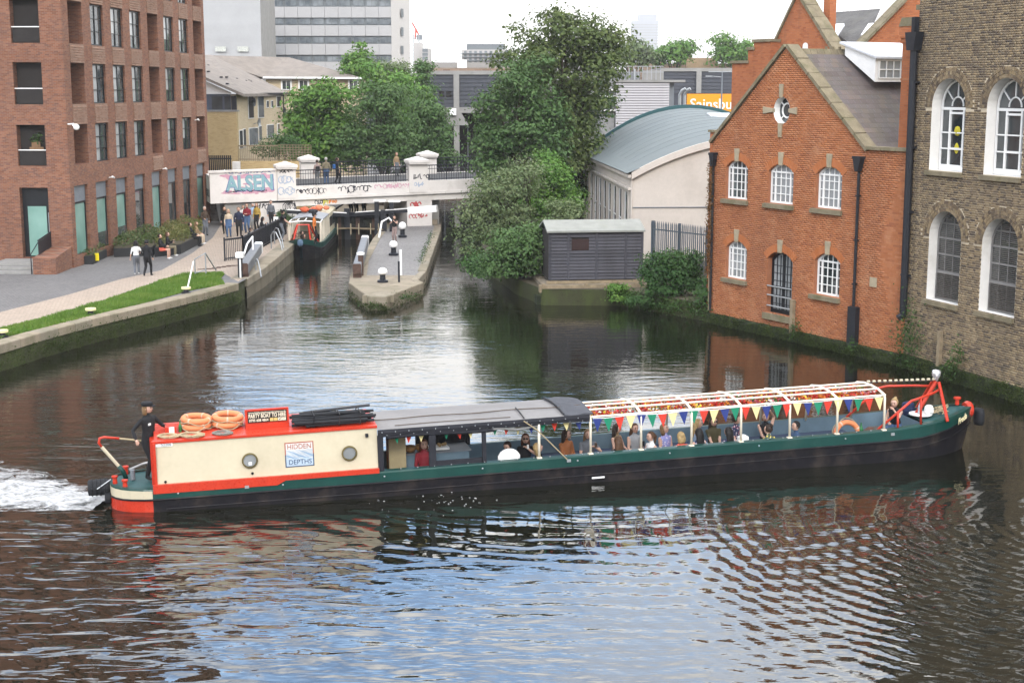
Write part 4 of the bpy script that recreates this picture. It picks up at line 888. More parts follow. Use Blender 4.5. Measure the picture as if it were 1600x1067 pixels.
for z0, z1, y0, x0, x1 in ((-0.16, -0.03, -0.10, -0.1, SLN+0.1), (-0.52, -0.20, -0.35, -0.45, SLN+0.1), (-0.66, -0.56, -0.30, 0.2, SLN)):
    q = MB(); q.box(x0, x1, y0, y0+0.14 if z0 > -0.3 else y0+0.4, z0, z1); q.build('plank', M['timber'], ld)
q = MB(); q.box(-0.3, SLN+0.2, -0.28, 3.5, -0.9, -0.17); q.build('base', M['stone'], ld)
for x in (-0.35, 1.6, 3.9): q = MB(); q.box(x, x+0.16, -0.40, -0.28, -0.75, -0.12); q.build('post', M['timber'], ld)
q = MB(); q.box(-0.6, SLN+0.3, -0.34, 0.5, -1.5, -0.68); q.build('mossy_plinth', M['moss'], ld)
# ------------------------------------------------------------------ palisade fence
f0 = Vector((7.05, 72.2, 0.72)); f1 = Vector((9.35, 69.1, 0.72)); FA = math.atan2(f1.y-f0.y, f1.x-f0.x); FL = (f1-f0).length
fn = thing('palisade_fence', 'grey steel palisade fence between the shed and the red building', 'fence', f0, FA)
M['fence'] = paint('fence_grey', (0.13, 0.16, 0.19), 0.5, metal=0.2, var=0.12)
q = MB(); q.prism([(-0.032, 0), (0.032, 0), (0.032, 2.28), (0, 2.42), (-0.032, 2.28)], -0.02, 0.0, 'y'); q.box(-0.012, 0.012, -0.03, -0.02, 0.05, 2.25); pme = q.mesh('pale', M['fence'])
np_ = int(FL/0.135)
for i in range(np_+1): o = put('pale', pme, fn); o.location = (FL*i/np_, -0.03, 0); o.rotation_euler = (0, random.uniform(-.01, .01), 0)
for z in (0.4, 1.95): q = MB(); q.box(-0.05, FL+0.05, 0.0, 0.05, z, z+0.06); q.build('rail', M['fence'], fn)
for x in (0, FL*0.5, FL): q = MB(); q.box(x-0.05, x+0.05, 0.01, 0.11, 0, 2.4); q.build('post', M['fence'], fn)
# ------------------------------------------------------------------ white hall with curved roof
WO = Vector((6.17, 75.0, 0.7)); WD = Vector((4.9-6.17, 97.4-75.0, 0)); WL = WD.length; WA = math.atan2(WD.y, WD.x)
wh = thing('curved_roof_hall', 'white rendered hall with curved blue grey metal roof behind the shed', 'hall', WO, WA)
M['render'] = paint('white_render', (0.60, 0.54, 0.475), 0.85, var=0.07, scale=0.6, dirt=(0.42, 0.36, 0.30), dirt_amt=0.4)
M['metal_roof'] = paint('metal_roof', (0.155, 0.18, 0.182), 0.7, var=0.08, scale=0.4, spec=0.25, dirt=(0.21, 0.235, 0.235), dirt_amt=0.5)
M['teal_fascia'] = paint('teal_fascia', (0.03, 0.10, 0.11), 0.4)
WW = 14.0; ez = 4.57      # local y = +left; building lies to the right: y from 0 to -WW
def arcz(y, t): h_ = 1.95+1.1*t; k = (abs(y)-WW/2)/(WW/2); return ez+h_*(1-k*k)
q = MB(); nw = 9; op = []
for i in range(nw): x = 1.3+i*2.35; op.append(rect(x, x+1.1, 0.4, 3.55)); 
sp_ = []
for r_ in op: sp_.append(r_)
wall_poly(q, [(0, 0), (WL, 0), (WL, ez), (0, ez)], op, 0.0, -0.07)
ns = 20; ends = [(0, 0)]
ring0 = [(0, 0, 0)]+[(0, -WW*i/ns, arcz(WW*i/ns, 0)) for i in range(ns+1)]+[(0, -WW, 0)]
q.add(ring0, [tuple(range(len(ring0)))]); ring1 = [(WL, 0, 0)]+[(WL, -WW*i/ns, arcz(WW*i/ns, 1)) for i in range(ns+1)]+[(WL, -WW, 0)]; q.add(ring1, [tuple(range(len(ring1)))])
q.quad((0, -WW, 0), (WL, -WW, 0), (WL, -WW, ez), (0, -WW, ez)); q.build('wall', M['render'], wh, fix=False)
for r_ in op:
    xa, xb, za, zb = r_[0][0], r_[1][0], r_[0][1], r_[2][1]; q = MB(); q.box(xa, xb, -0.07, -0.04, za, zb); f = q.build('window', M['glass'], wh)
    q = MB(); q.box(xb-0.12, xb-0.04, -0.04, -0.01, za, zb); q.box(xa, xb, -0.038, -0.012, (za+zb)/2-0.03, (za+zb)/2+0.03); q.build('mullion', M['gloss_white'], f)
for i in range(nw+1): x = 0.75+i*2.35; q = MB(); q.box(x-0.2, x+0.2, 0.004, 0.045, 0, 3.75); q.build('pilaster', M['render'], wh)
q = MB(); q.box(0.0, WL, 0.003, 0.14, 3.75, 3.86); q.box(-0.12, WL+0.1, 0.003, 0.16, ez-0.18, ez-0.02); q.build('cornice', M['render'], wh)
rfv = []; nx = 12
for j in range(nx+1):
    t_ = j/nx
    for i in range(ns+1): y = -WW*i/ns; rfv.append((-0.25+(WL+0.5)*t_, y*1.0+(0.25 if i == 0 else 0), arcz(-y, t_)+0.06))
q = MB(); q.add(rfv, [(j*(ns+1)+i, (j+1)*(ns+1)+i, (j+1)*(ns+1)+i+1, j*(ns+1)+i+1) for j in range(nx) for i in range(ns)]); rfo = q.build('roof', M['metal_roof'], wh, smooth=True)
for j in range(2, nx):
    q = MB(); t_ = j/nx; q.tube([(-0.25+(WL+0.5)*t_, -WW*i/ns, arcz(WW*i/ns, t_)+0.062) for i in range(ns+1)], 0.012, 4, caps=False); q.build('roof_seam', M['metal_roof'], rfo)
for x, t_, m_ in ((WL+0.25, 1, 'teal_fascia'), (-0.25, 0, 'render')):
    vs = []
    for i in range(ns+1): y = -WW*i/ns; z = arcz(-y, t_); vs += [(x, y, z-0.25), (x, y, z+(0.28 if t_ else 0.10)), (x+(-0.22 if t_ else .22), y, z+(0.28 if t_ else 0.10)), (x+(-0.22 if t_ else .22), y, z-0.25)]
    q = MB(); q.add(vs, [(i*4+a, i*4+(a+1) % 4, (i+1)*4+(a+1) % 4, (i+1)*4+a) for i in range(ns) for a in range(4)]); q.build('verge', M[m_], rfo)
q = MB(); q.box(WL-1.2, WL+0.5, -0.2, 0.7, ez-0.3, ez+0.15); q.build('gutter_end', M['teal_fascia'], rfo)
q = MB(); q.prism([(WL*0.55, 6.95), (WL*0.55+3.4, 7.35), (WL*0.55+3.4, 7.45), (WL*0.55, 7.05)], -9.8, -6.9, 'y'); q.build('roof_light', paint('pale_lead', (0.45, 0.46, 0.47), 0.6), rfo)
q = MB(); q.tube([(-0.05, -0.05, 0), (-0.05, -0.05, ez)], 0.04, 6); q.build('downpipe', M['render'], wh)
q = MB(); q.tube([(-0.03, -0.1, 2.85), (-0.03, -WW+4, 2.85)], 0.03, 6); q.build('cable', M['lead'], wh)

sb = thing('stream_bank', 'dark earthy bank wall below the bushes on the right of the weir stream', 'bank', (0, 0, 0)); quay_face(sb, [Vector((*p, 0)) for p in bank[:9]], -0.4, 0.73, side=-1, off=0.02); tufts('weeds', [(bank[0][0]+(bank[1][0]-bank[0][0])*k/20-0.05, bank[0][1]+(bank[1][1]-bank[0][1])*k/20-0.05, random.uniform(0.1, 0.7)) for k in range(21)]+[(bank[1][0]+(bank[2][0]-bank[1][0])*k/20, bank[1][1]+(bank[2][1]-bank[1][1])*k/20-0.1, random.uniform(0.1, 0.7)) for k in range(21)], 2200, 0.10, M['wall_leaf'], sb, (0.2, 0.08, 0.12))
# ------------------------------------------------------------------ white bridge
ba = D(330, 300, 92.0); bb = D(655, 300, 96.0); BO = Vector((ba.x, ba.y, 0)); BD = Vector((bb.x-ba.x, bb.y-ba.y, 0)).normalized(); BA = math.atan2(BD.y, BD.x)
bx = lambda x, y: W(x, y, BO, BD)
br = thing('road_bridge', 'white painted road bridge with graffiti and black railings over the lock tail', 'bridge', BO, BA)
M['bridge'] = paint('bridge_white', (0.70, 0.66, 0.62), 0.7, var=0.06, scale=0.7, dirt=(0.40, 0.36, 0.31), dirt_amt=0.5)
sl_ = 0.0225
def zf(x): return sl_*x
def slab(mb, x0, x1, y0, y1, z0, z1):
    mb.add([(x, y, z+zf(x)) for z in (z0, z1) for y in (y0, y1) for x in (x0, x1)], [(0, 2, 3, 1), (4, 5, 7, 6), (0, 1, 5, 4), (2, 6, 7, 3), (0, 4, 6, 2), (1, 3, 7, 5)])
xw0 = bx(328, 290)[0]; xp0, xp1 = bx(433, 280)[0], bx(462, 280)[0]; xq0, xq1 = bx(639, 270)[0], bx(668, 270)[0]; xend = bx(800, 280)[0]
zt = bx(330, 268)[1]; zb = 2.42; zd = 3.30
q = MB(); slab(q, xw0, xp0-0.01, 0, 0.35, zb, zt-0.12); q.build('wing_wall', M['bridge'], br)
q = MB(); slab(q, xw0-0.08, xp0-0.01, -0.08, 0.43, zt-0.115, zt+0.02); q.build('wall_coping', M['bridge'], br)
q = MB(); slab(q, xw0-0.0, xw0+0.35, 0.36, 3.5, zb, zt-0.3); q.build('return_wall', M['bridge'], br)
q = MB(); slab(q, xp1+0.005, xend+10, 0.0, 0.40, zb+0.16, zd); q.build('parapet_band', M['bridge'], br)
q = MB(); slab(q, xp0, xend+10, -0.07, 0.40, zb, zb+0.155); q.build('cornice', M['bridge'], br)
q = MB(); slab(q, xp1-0.2, xend+10, 0.12, 8.4, zb-0.42, zb-0.004); q.build('girder', M['bridge'], br)
q = MB(); slab(q, xw0, xend+10, 0.41, 8.4, zb+0.35, zd-0.04); q.build('deck', M['asphalt'], br)
def pillar(xa, xb, y, nm=None):
    q = MB(); z0 = zb+0.16; zc = bx(447, 262)[1]-zf(xp0)
    q.add([(x, y_, z+zf(xa)) for z in (z0, zc) for y_ in (y-0.10, y+0.75) for x in (xa, xb)], [(0, 2, 3, 1), (4, 5, 7, 6), (0, 1, 5, 4), (2, 6, 7, 3), (0, 4, 6, 2), (1, 3, 7, 5)])
    p = q.build('pillar', M['bridge'], br); q = MB(); zc += zf(xa); cx, cy = (xa+xb)/2, y+0.32; w_ = (xb-xa)/2+0.10
    q.box(cx-w_, cx+w_, cy-w_*0.98, cy+w_*0.98, zc+0.003, zc+0.17); a = w_-0.04; q.add([(cx-a, cy-a, zc+0.171), (cx+a, cy-a, zc+0.171), (cx+a, cy+a, zc+0.171), (cx-a, cy+a, zc+0.171), (cx, cy, zc+0.40)], [(0, 1, 4), (1, 2, 4), (2, 3, 4), (3, 0, 4)])
    q.box(cx-w_+0.06, cx+w_-0.06, cy-w_+0.06, cy+w_-0.06, zc-0.10, zc+0.001); q.build('pillar_cap', M['bridge'], p)
pillar(xp0, xp1, 0); pillar(xq0, xq1, 0)
fp = D(483, 250, 101.5); fq = D(664, 250, 105.0)
for P in (fp, fq):
    r_ = P-BO; lx = r_.dot(BD); pillar(lx-0.58, lx+0.58, 7.6)
def rail_run(parent, x0, x1, y, z0, h, step, name='railing', zfun=zf, th=0.016):
    q = MB(); n_ = int((x1-x0)/step)
    for i in range(n_+1):
        x = x0+(x1-x0)*i/n_; big = i % 8 == 0; q.bar((x, y, z0+zfun(x)), (x, y, z0+h+zfun(x)), 0.055 if big else th*1.5)
    for z in (0.1, h-0.22, h): q.bar((x0, y, z0+z+zfun(x0)), (x1, y, z0+z+zfun(x1)), 0.04 if z < h else 0.065)
    return q.build(name, M['black_iron'], parent)
rail_run(br, xp1+0.02, xq0-0.02, 0.2, zd+0.003, 1.0, 0.165); rail_run(br, xq1+0.02, xend+6, 0.2, zd+0.003, 1.0, 0.165)
rail_run(br, (fp-BO).dot(BD)+0.6, (fq-BO).dot(BD)-0.6, 7.9, zd, 1.05, 0.2); rail_run(br, (fq-BO).dot(BD)+0.6, xend+6, 7.9, zd, 1.05, 0.2)
slab_ = MB(); slab(slab_, xp1, xend+10, 7.95, 8.3, zb+0.16, zd-0.0); slab_.build('far_parapet', M['bridge'], br)
# abutment, centre pier
q = MB(); x0, x1 = bx(398, 340)[0], bx(464, 340)[0]; q.box(x0, x1, 0.10, 8, -0.5, zb-0.05); q.build('abutment', M['bridge'], br)
q = MB(); xa = bx(352, 340)[0]; q.box(xa, x0-0.01, 0.25, 6, 0.5, zb-0.02); q.build('abutment', M['concrete'], br)
q = MB(); xa, xb = bx(637, 340)[0], bx(676, 340)[0]; q.box(xa, xb, 0.15, 7.5, -0.5, zb-0.05); q.build('pier', M['bridge'], br)
q = MB(); q.box(xb+0.02, xb+0.7, 1.0, 8.0, 0.2, zb+0.25); q.build('pier_return', M['concrete'], br)
# graffiti: flat paint, a couple of millimetres proud
gp = {k: paint('graffiti_'+k, c, 0.5, var=0.15, scale=4) for k, c in dict(blue=(0.27, 0.46, 0.50), pink=(0.62, 0.34, 0.42), black=(0.02, 0.02, 0.03), violet=(0.16, 0.20, 0.42), red=(0.5, 0.08, 0.08), orange=(0.65, 0.22, 0.06), pale=(0.38, 0.46, 0.58), yellow=(0.6, 0.55, 0.1)).items()}
def scrawl(x0, x1, z0, z1, n, mat, w=0.035, y=-0.006, seed=0, name='graffiti_tag'):
    rs = random.Random(seed); q = MB(); x = x0; st_ = (x1-x0)/n
    for i in range(n):
        k = rs.randint(4, 7); pts = []
        for j in range(k): pts.append((x+rs.uniform(-0.1, 1.05)*st_, rs.uniform(z0, z1)))
        if rs.random() < 0.5: cx, cz, r_ = x+st_*0.5, (z0+z1)/2, (z1-z0)*rs.uniform(0.25, 0.45); pts = [(cx+r_*0.8*math.cos(a*0.9), cz+r_*math.sin(a*0.9)) for a in range(rs.randint(4, 8))]
        for a, c in zip(pts[:-1], pts[1:]):
            A_ = Vector(a); C_ = Vector(c); d = (C_-A_); 
            if d.length < 0.02: continue
            nr = Vector((-d.y, d.x)).normalized()*w*rs.uniform(0.35, 0.7); e = d.normalized()*w*0.3
            q.add([(p.x, y-0.0004*rs.random(), p.y+zf(p.x)) for p in (A_-e+nr, A_-e-nr, C_+e-nr, C_+e+nr)], [(0, 1, 2, 3)])
        x += st_
    return q.build(name, mat, br, fix=False)
gx0, gx1 = bx(345, 290)[0], bx(432, 290)[0]; gz0, gz1 = bx(350, 305)[1]-zf(gx0), bx(350, 274)[1]-zf(gx0)
rs = random.Random(4); q = MB()
for i in range(60):
    cx = rs.uniform(gx0+0.1, gx1-0.1); cz = rs.choice([rs.uniform(gz0, gz0+0.25), rs.uniform(gz1-0.25, gz1)]) if rs.random() < 0.75 else rs.uniform(gz0, gz1); w_, h_ = rs.uniform(0.12, 0.4), rs.uniform(0.04, 0.14)
    q.add([(cx+w_*math.cos(a)*rs.uniform(.7, 1), -0.003-0.00003*i, cz+zf(cx)+h_*math.sin(a)*rs.uniform(.7, 1)) for a in [2*PI*k/9 for k in range(9)]], [tuple(range(9))])
q.build('graffiti_patch', gp['pink'], br, fix=False)
def glyphs(s_, x0, x1, zc, h_, mat, off, y, nm):
    o = text_mesh(s_, h_, mat, br, nm, (0, 0, 0), (PI/2, -math.atan(sl_), 0), 0.0006, 'CENTER', 1.0, off); bbx = [c[0] for c in o.data.vertices[0:0]] if False else None
    xs = [v_.co.x for v_ in o.data.vertices]; k = (x1-x0)/(max(xs)-min(xs)); o.data.transform(Matrix.Diagonal((k, 1, 1, 1))); o.location = ((x0+x1)/2, y, zc+zf((x0+x1)/2)); return o
glyphs('ALSEN', gx0+0.30, gx1-0.12, (gz0+gz1)/2, 1.36, gp['violet'], 0.06, -0.008, 'graffiti_outline'); glyphs('ALSEN', gx0+0.36, gx1-0.18, (gz0+gz1)/2+0.02, 1.30, gp['blue'], 0.045, -0.012, 'graffiti_letters')
scrawl(gx0+0.2, gx1-0.1, gz1+0.02, gz1+0.18, 14, gp['violet'], 0.03, seed=1); scrawl(gx0+0.3, gx1-0.5, gz0+0.1, gz0+0.3, 6, gp['black'], 0.03, -0.016, seed=2)
scrawl(xp0+0.05, xp1-0.1, gz1-0.02, gz1+0.26, 5, gp['black'], 0.05, -0.106, seed=3); scrawl(xp0+0.12, xp1-0.12, gz0+0.5, gz1-0.12, 4, gp['pale'], 0.06, -0.106, seed=5); scrawl(xp0+0.12, xp1-0.12, gz0-0.2, gz0+0.4, 5, gp['pale'], 0.05, -0.106, seed=6)
x = lambda px: bx(px, 295)[0]
scrawl(x(463), x(482), zb+0.3, zb+0.72, 4, gp['black'], 0.055, seed=7); scrawl(x(478), x(510), zb+0.3, zb+0.75, 6, gp['black'], 0.035, seed=8); scrawl(x(528), x(580), zb+0.28, zb+0.82, 9, gp['black'], 0.05, seed=9); scrawl(x(585), x(641), zb+0.45, zb+0.82, 12, gp['pink'], 0.045, seed=10)
scrawl(xq0+0.2, xq1+0.1, zd+0.1, zd+0.5, 5, gp['black'], 0.045, -0.106, seed=11); scrawl(xq0+0.3, xq1-0.3, zb+0.5, zd+0.0, 3, gp['pale'], 0.04, -0.106, seed=12)
scrawl(x(397), x(425), zb-0.62, zb-0.14, 5, gp['black'], 0.055, 0.094, seed=13); scrawl(x(445), x(463), zb-0.75, zb-0.1, 6, gp['black'], 0.05, 0.094, seed=14); scrawl(x(492), x(512), zb-0.36, zb-0.06, 5, gp['black'], 0.045, 0.114, seed=15); scrawl(x(505), x(514), zb-0.4, zb-0.05, 3, gp['yellow'], 0.06, 0.112, seed=16); scrawl(x(514), x(527), zb-0.33, zb-0.10, 3, gp['orange'], 0.07, 0.114, seed=17)
scrawl(bx(643, 330)[0], bx(658, 330)[0], 1.55, 1.95, 4, gp['red'], 0.07, 0.144, seed=18); scrawl(bx(640, 340)[0], bx(670, 340)[0], 0.75, 1.2, 6, gp['red'], 0.05, 0.144, seed=19)
q = MB(); q.box(bx(362, 317)[0], bx(375, 317)[0], -0.004, 0.0, zb-0.02-0.35, zb-0.05); 
q = MB(); q.torus((x(553), 0.112, zb-0.22), 0.07, 0.02, 12, 5, axis='y'); q.build('drain_ring', M['black_iron'], br)
# far wall and bank under the bridge
q = MB(); wll = [(-12.9, 97), (-12.6, 128), (-4.0, 128)]
# ------------------------------------------------------------------ lock island
IZ = 0.62
ipx = [(545.5, 441), (575.5, 462.5), (604, 463), (661, 441), (652, 437), (665, 424), (682.6, 356), (676, 352), (597, 352), (591, 364), (568, 400), (547, 432)]
ip = [G(a, c, IZ) for a, c in ipx]; ip[6] = Vector((-4.65, 93.8, IZ)); ip[7] = Vector((-5.0, 103, IZ)); ip[8] = Vector((-8.6, 103, IZ)); ip[9] = Vector((-8.5, 88, IZ))
isl = thing('lock_island', 'long stone edged island between the lock and the weir stream', 'lock island', (0, 0, 0))
q = MB(); q.prism([(p.x, p.y) for p in ip], -0.8, IZ-0.02, 'z'); q.build('paving_base', M['stone'], isl)
inner = [G(a, c, IZ) for a, c in [(572, 437), (640, 436), (655, 425)]]; inner += [Vector((-5.1, 93, 0)), Vector((-5.4, 103, 0)), Vector((-8.2, 103, 0)), Vector((-8.1, 88, 0)), G(577, 402, IZ)]
o = flat([(p.x, p.y) for p in inner], IZ-0.010, 'setts', M['island_setts'], None); o.parent = isl
stones_along(isl, [ip[i] for i in (0, 1, 2, 3)], 1.15, IZ-0.34, IZ+0.0, 1.6, M['quay_stone'], side=1); stones_along(isl, [ip[i] for i in (5, 6)], 0.4, IZ-0.3, IZ+0.02, 1.5, M['quay_stone'])
stones_along(isl, [ip[i] for i in (8, 9, 10, 11)], 0.42, IZ-0.3, IZ+0.02, 1.5, M['quay_stone']); stones_along(isl, [ip[i] for i in (3, 4, 5)], 0.3, IZ-0.3, IZ, 0.8, M['quay_stone'])
q = MB(); a_, c_ = ip[11], ip[0]; top = [ip[0], ip[1], ip[2], ip[3]]
q.prism([(p.x, p.y) for p in [ip[0]+Vector((.1, .25, 0)), ip[1]+Vector((.05, .3, 0)), ip[2]+Vector((0, .3, 0)), ip[3]+Vector((-.2, .2, 0)), G(648, 430, IZ), G(575, 430, IZ)]], 0.0, IZ-0.006, 'z'); q.build('apron', M['stone'], isl)
quay_face(isl, [ip[i] for i in (11, 0, 1, 2, 3)], -0.3, IZ-0.32, off=0.05); quay_face(isl, [ip[i] for i in (3, 4, 5, 6)], -0.3, IZ-0.28, off=0.03); quay_face(isl, [ip[i] for i in (8, 9, 10, 11)], -0.3, IZ-0.28, off=0.03)
tf = []
for i in (0, 1, 2):
    for k in range(30): p = ip[i].lerp(ip[i+1], k/30); tf.append((p.x, p.y-0.08, random.uniform(0.0, 0.26)))
tufts('moss_tufts', tf, 2500, 0.055, M['moss_leaf'], isl, (0.1, 0.04, 0.06))
wd = []
for k in range(30): p = ip[5].lerp(ip[6], 0.15+0.75*k/30); wd.append((p.x-0.45, p.y, IZ+0.05))
tufts('weeds', wd, 700, 0.07, M['wall_leaf'], isl, (0.12, 0.35, 0.05))
tufts('moss_tufts', [(-5.9, 60.0, IZ)]*1+[(ip[2].x+0.9, ip[2].y+0.25, IZ-0.05)]*3, 260, 0.08, M['wall_leaf'], isl, (0.25, 0.08, 0.10))
for a, c in ((670, 352), (662, 356)): pass
q = MB(); p = G(672, 351, IZ); q.box(p.x-0.9, p.x+0.5, p.y-0.3, p.y+0.4, IZ, IZ+0.35); q.build('kerb_block', M['stone'], isl)
def bollard(px, py, z, label, h=0.55, r=0.16, sph=True):
    p = G(px, py, z); t = thing('mooring_bollard', label, 'bollard', p, 0, 'bollards along the lock')
    q = MB(); q.lathe([(r*1.5, 0), (r*1.5, h*0.16), (r*0.85, h*0.2), (r*0.75, h*0.5), (r*0.85, h*0.6)], 14); q.build('stem', M['black_iron'], t, smooth=False)
    q = MB(); q.lathe([(r*0.86, h*0.60), (r*1.3, h*0.68), (r*1.35, h*0.85), (r*1.05, h*1.02), (r*0.5, h*1.1), (1e-6, h*1.12)] if sph else [(r*0.9, h*.6), (r*1.5, h*.66), (r*1.5, h*.95), (1e-6, h*1.0)], 14); q.build('cap', M['gloss_white'] if sph else paint('bollard_cream', (0.72, 0.64, 0.36), 0.5), t, smooth=sph)
    return t
bollard(598, 441, IZ, 'white topped black bollard nearest the tip of the lock island', 0.62, 0.17); bollard(615, 399, IZ, 'white topped bollard in the middle of the lock island setts', 0.72, 0.18)
bollard(629, 371, IZ, 'white topped bollard beside the woman on the lock island', 0.85, 0.18); bollard(641, 350, IZ, 'white topped bollard on the lock island in front of the bridge pier', 0.6, 0.16)
bollard(142, 492, QZ, 'cream topped bollard on the grass verge halfway to the left frame edge', 0.28, 0.14, False); bollard(291, 458, QZ, 'cream topped bollard at the end of the verge beside the slanting handrail', 0.28, 0.14, False); bollard(4, 527, QZ, 'cream topped bollard on the grass at the extreme left of the verge', 0.28, 0.14, False)
def post(px, py, z, h, r, mat, name, label, cap=None):
    p = G(px, py, z); t = thing(name, label, 'post', p); q = MB(); q.tube([(0, 0, 0), (0, 0, h)], r, 8); q.build('shaft', mat, t)
    if cap: q = MB(); q.lathe([(r*1.5, h), (r*1.6, h+0.1), (1e-6, h+0.16)], 8); q.build('cap', cap, t)
    return t
post(623.5, 441, IZ, 1.0, 0.05, M['black_iron'], 'marker_post', 'slim black post near the tip of the lock island'); post(626.5, 430, IZ, 1.25, 0.06, M['gloss_white'], 'marker_post', 'slim white post behind the black post on the lock island')
# balance beams of the open lower gates
M['beam_wood'] = paint('beam_end_wood', (0.10, 0.06, 0.045), 0.8, var=0.3, scale=5); M['beam_top'] = paint('beam_grey', (0.20, 0.205, 0.215), 0.6, var=0.15)
def beam(a, c, w_, h_, label, up=0.0):
    a = Vector(a); c = Vector(c); d = (c-a); L_ = d.length; t = thing('balance_beam', label, 'lock beam', a, math.atan2(d.y, d.x), 'balance beams of the lock gates'); dz = d.z
    sec = lambda x, s=1.0: [(x, -w_/2*s, dz*x/L_-h_/2), (x, w_/2*s, dz*x/L_-h_/2), (x, w_/2*s, dz*x/L_+h_/2-.05), (x, w_/2*s-.05, dz*x/L_+h_/2), (x, -w_/2*s+.05, dz*x/L_+h_/2), (x, -w_/2*s, dz*x/L_+h_/2-.05)]
    q = MB(); q.loft([sec(0.0), sec(0.06)]); q.build('end_grain', M['beam_wood'], t); q = MB(); q.loft([sec(0.061), sec(L_-0.75)]); q.build('beam', M['beam_top'], t); q = MB(); q.loft([sec(L_-0.749), sec(L_)]); q.build('white_end', M['gloss_white'], t); return t
p0 = G(381, 434, QZ); p1 = G(405, 404, QZ); t = beam((p0.x, p0.y, QZ+0.42), (p1.x, p1.y, QZ+0.62), 0.42, 0.5, 'grey balance beam with white end on the left lock side')
q = MB(); q.box(0.1, 0.5, -0.2, 0.2, -0.9, -0.26); q.build('heel_post', M['beam_wood'], t)
p0 = G(558, 434, IZ); p1 = G(571, 396, IZ); t = beam((p0.x, p0.y, IZ+0.42), (p1.x, p1.y, IZ+0.75), 0.40, 0.5, 'weathered balance beam with white end on the left edge of the lock island')
q = MB(); q.box(0.1, 0.5, -0.2, 0.2, -0.9, -0.26); q.build('heel_post', M['beam_wood'], t)
post(564, 430, IZ, 1.0, 0.13, M['beam_wood'], 'gate_post', 'dark timber post beside the island balance beam', M['gloss_white'])
tt = thing('beam_handrail', 'white topped black post with white rail beside the left balance beam', 'handrail', G(376, 434, QZ))
q = MB(); q.bar((0, 0, 0), (0, 0, 0.95), 0.2); q.build('post', M['black_iron'], tt); q = MB(); q.cbox((0, 0, 1.07), (0.36, 0.36, 0.24)); q.build('cap', M['gloss_white'], tt)
dv = G(396, 415, QZ)-G(376, 434, QZ); q = MB(); q.tube([(0.15, 0.3, 1.1), (dv.x*0.55, dv.y*0.55, 1.3), (dv.x, dv.y, 1.45), (dv.x, dv.y, 0)], 0.045, 6); q.tube([(0.02, -0.12, 0), (0.02, -0.12, 0.9)], 0.04, 6); q.build('rail', M['gloss_white'], tt)
# upper gates under the bridge
gt = thing('lock_gates', 'pair of dark closed lock gates with white topped balance beams below the bridge', 'lock gates', (0, 0, 0))
a = D(497, 340, 92.0); mI = D(543, 340, 93.6); c = D(600, 340, 92.6)
def leaf(a, c):
    d = Vector((c.x-a.x, c.y-a.y, 0)); n_ = 9; nr = Vector((-d.y, d.x, 0)).normalized()
    for i in range(n_):
        p = a+d*(i+0.03)/n_; e = a+d*(i+0.97)/n_; q = MB(); q.add([(w_.x, w_.y, z) for z in (-0.3, 1.55) for w_ in (p, e, e+nr*0.2, p+nr*0.2)], [(0, 1, 5, 4), (1, 2, 6, 5), (2, 3, 7, 6), (3, 0, 4, 7), (4, 5, 6, 7)]); q.build('plank', M['beam_wood'] if i % 4 == 2 else paint('gate_black', (0.02, 0.022, 0.02), 0.6, var=0.35, dirt=(0.05, 0.06, 0.03)), gt)
    q = MB(); q.bar((a.x, a.y-0.1, 1.62), (c.x, c.y-0.1, 1.62), 0.3, 0.3); q.build('top_beam', M['black_iron'], gt)
    q = MB(); q.bar((a.x, a.y-0.25, 0.75), (c.x, c.y-0.25, 0.75), 0.5, 0.06); q.build('footboard', M['timber'], gt)
leaf(a, mI); leaf(mI, c)
for P in (a, mI, c): q = MB(); q.box(P.x-0.18, P.x+0.18, P.y-0.32, P.y, -0.3, 2.0); q.build('gate_post', M['black_iron'], gt)
q = MB()
for t_ in (0.15, 0.3, 0.5, 0.62, 0.8, 0.92):
    p = a.lerp(c, t_); q.box(p.x-0.03, p.x+0.03, p.y-0.33, p.y-0.28, 0.45, 1.15)
q.build('rail_stubs', M['sand_stone'], gt)
bl = D(448, 331, 91.5); b1 = D(541, 336, 92.8); b2 = D(556, 335, 92.8); b3 = D(683, 326, 91.8)
for P, Q, wl_ in ((bl, b1, 0), (b2, b3, 1.9)):
    d = (Q-P).normalized(); e = Q-d*wl_; q = MB(); q.bar(P, e, 0.34, 0.22); q.build('balance_beam', M['black_iron'], gt); u = Vector((0, 0, 0.13)); q = MB(); q.bar(P+u, e+u, 0.30, 0.05); q.build('beam_top', M['gloss_white'], gt)
    if wl_: q = MB(); q.bar(e, Q, 0.42, 0.40); q.build('beam_end', M['gloss_white'], gt)
for x, y0, y1 in ((589, 315, 345), (612, 316, 340)):
    p = D(x, y1, 92.4); t = D(x, y0, 92.4); q = MB(); q.box(p.x-0.14, p.x+0.14, p.y-0.15, p.y+0.15, p.z-1.2, t.z); q.build('paddle_gear', M['black_iron'], gt); q = MB(); q.box(t.x-0.2, t.x+0.55, t.y-0.2, t.y+0.2, t.z+0.003, t.z+0.1); q.build('gear_cap', M['gloss_white'], gt)
# chamber wall seen under the bridge
cw = thing('lock_chamber_wall', 'pale sloping concrete wall seen through the bridge opening', 'wall', (0, 0, 0))
q = MB(); q.add([(-8.7, 97, 0.2), (-8.7, 112, 0.2), (-8.7, 112, 2.4), (-8.7, 97, 1.2), (-13, 112, 0.2), (-13, 112, 2.6)], [(0, 1, 2, 3), (4, 1, 2, 5)]); q.build('wall', M['concrete'], cw)
q = MB(); q.box(-12.9, -8.8, 99.5, 111, -0.3, 0.9); q.build('ledge', M['stone'], cw)
q = MB(); q.box(-4.4, -1.6, 96.4, 97.2, -0.3, 0.42); q.build('weir_sill', M['moss'], cw)
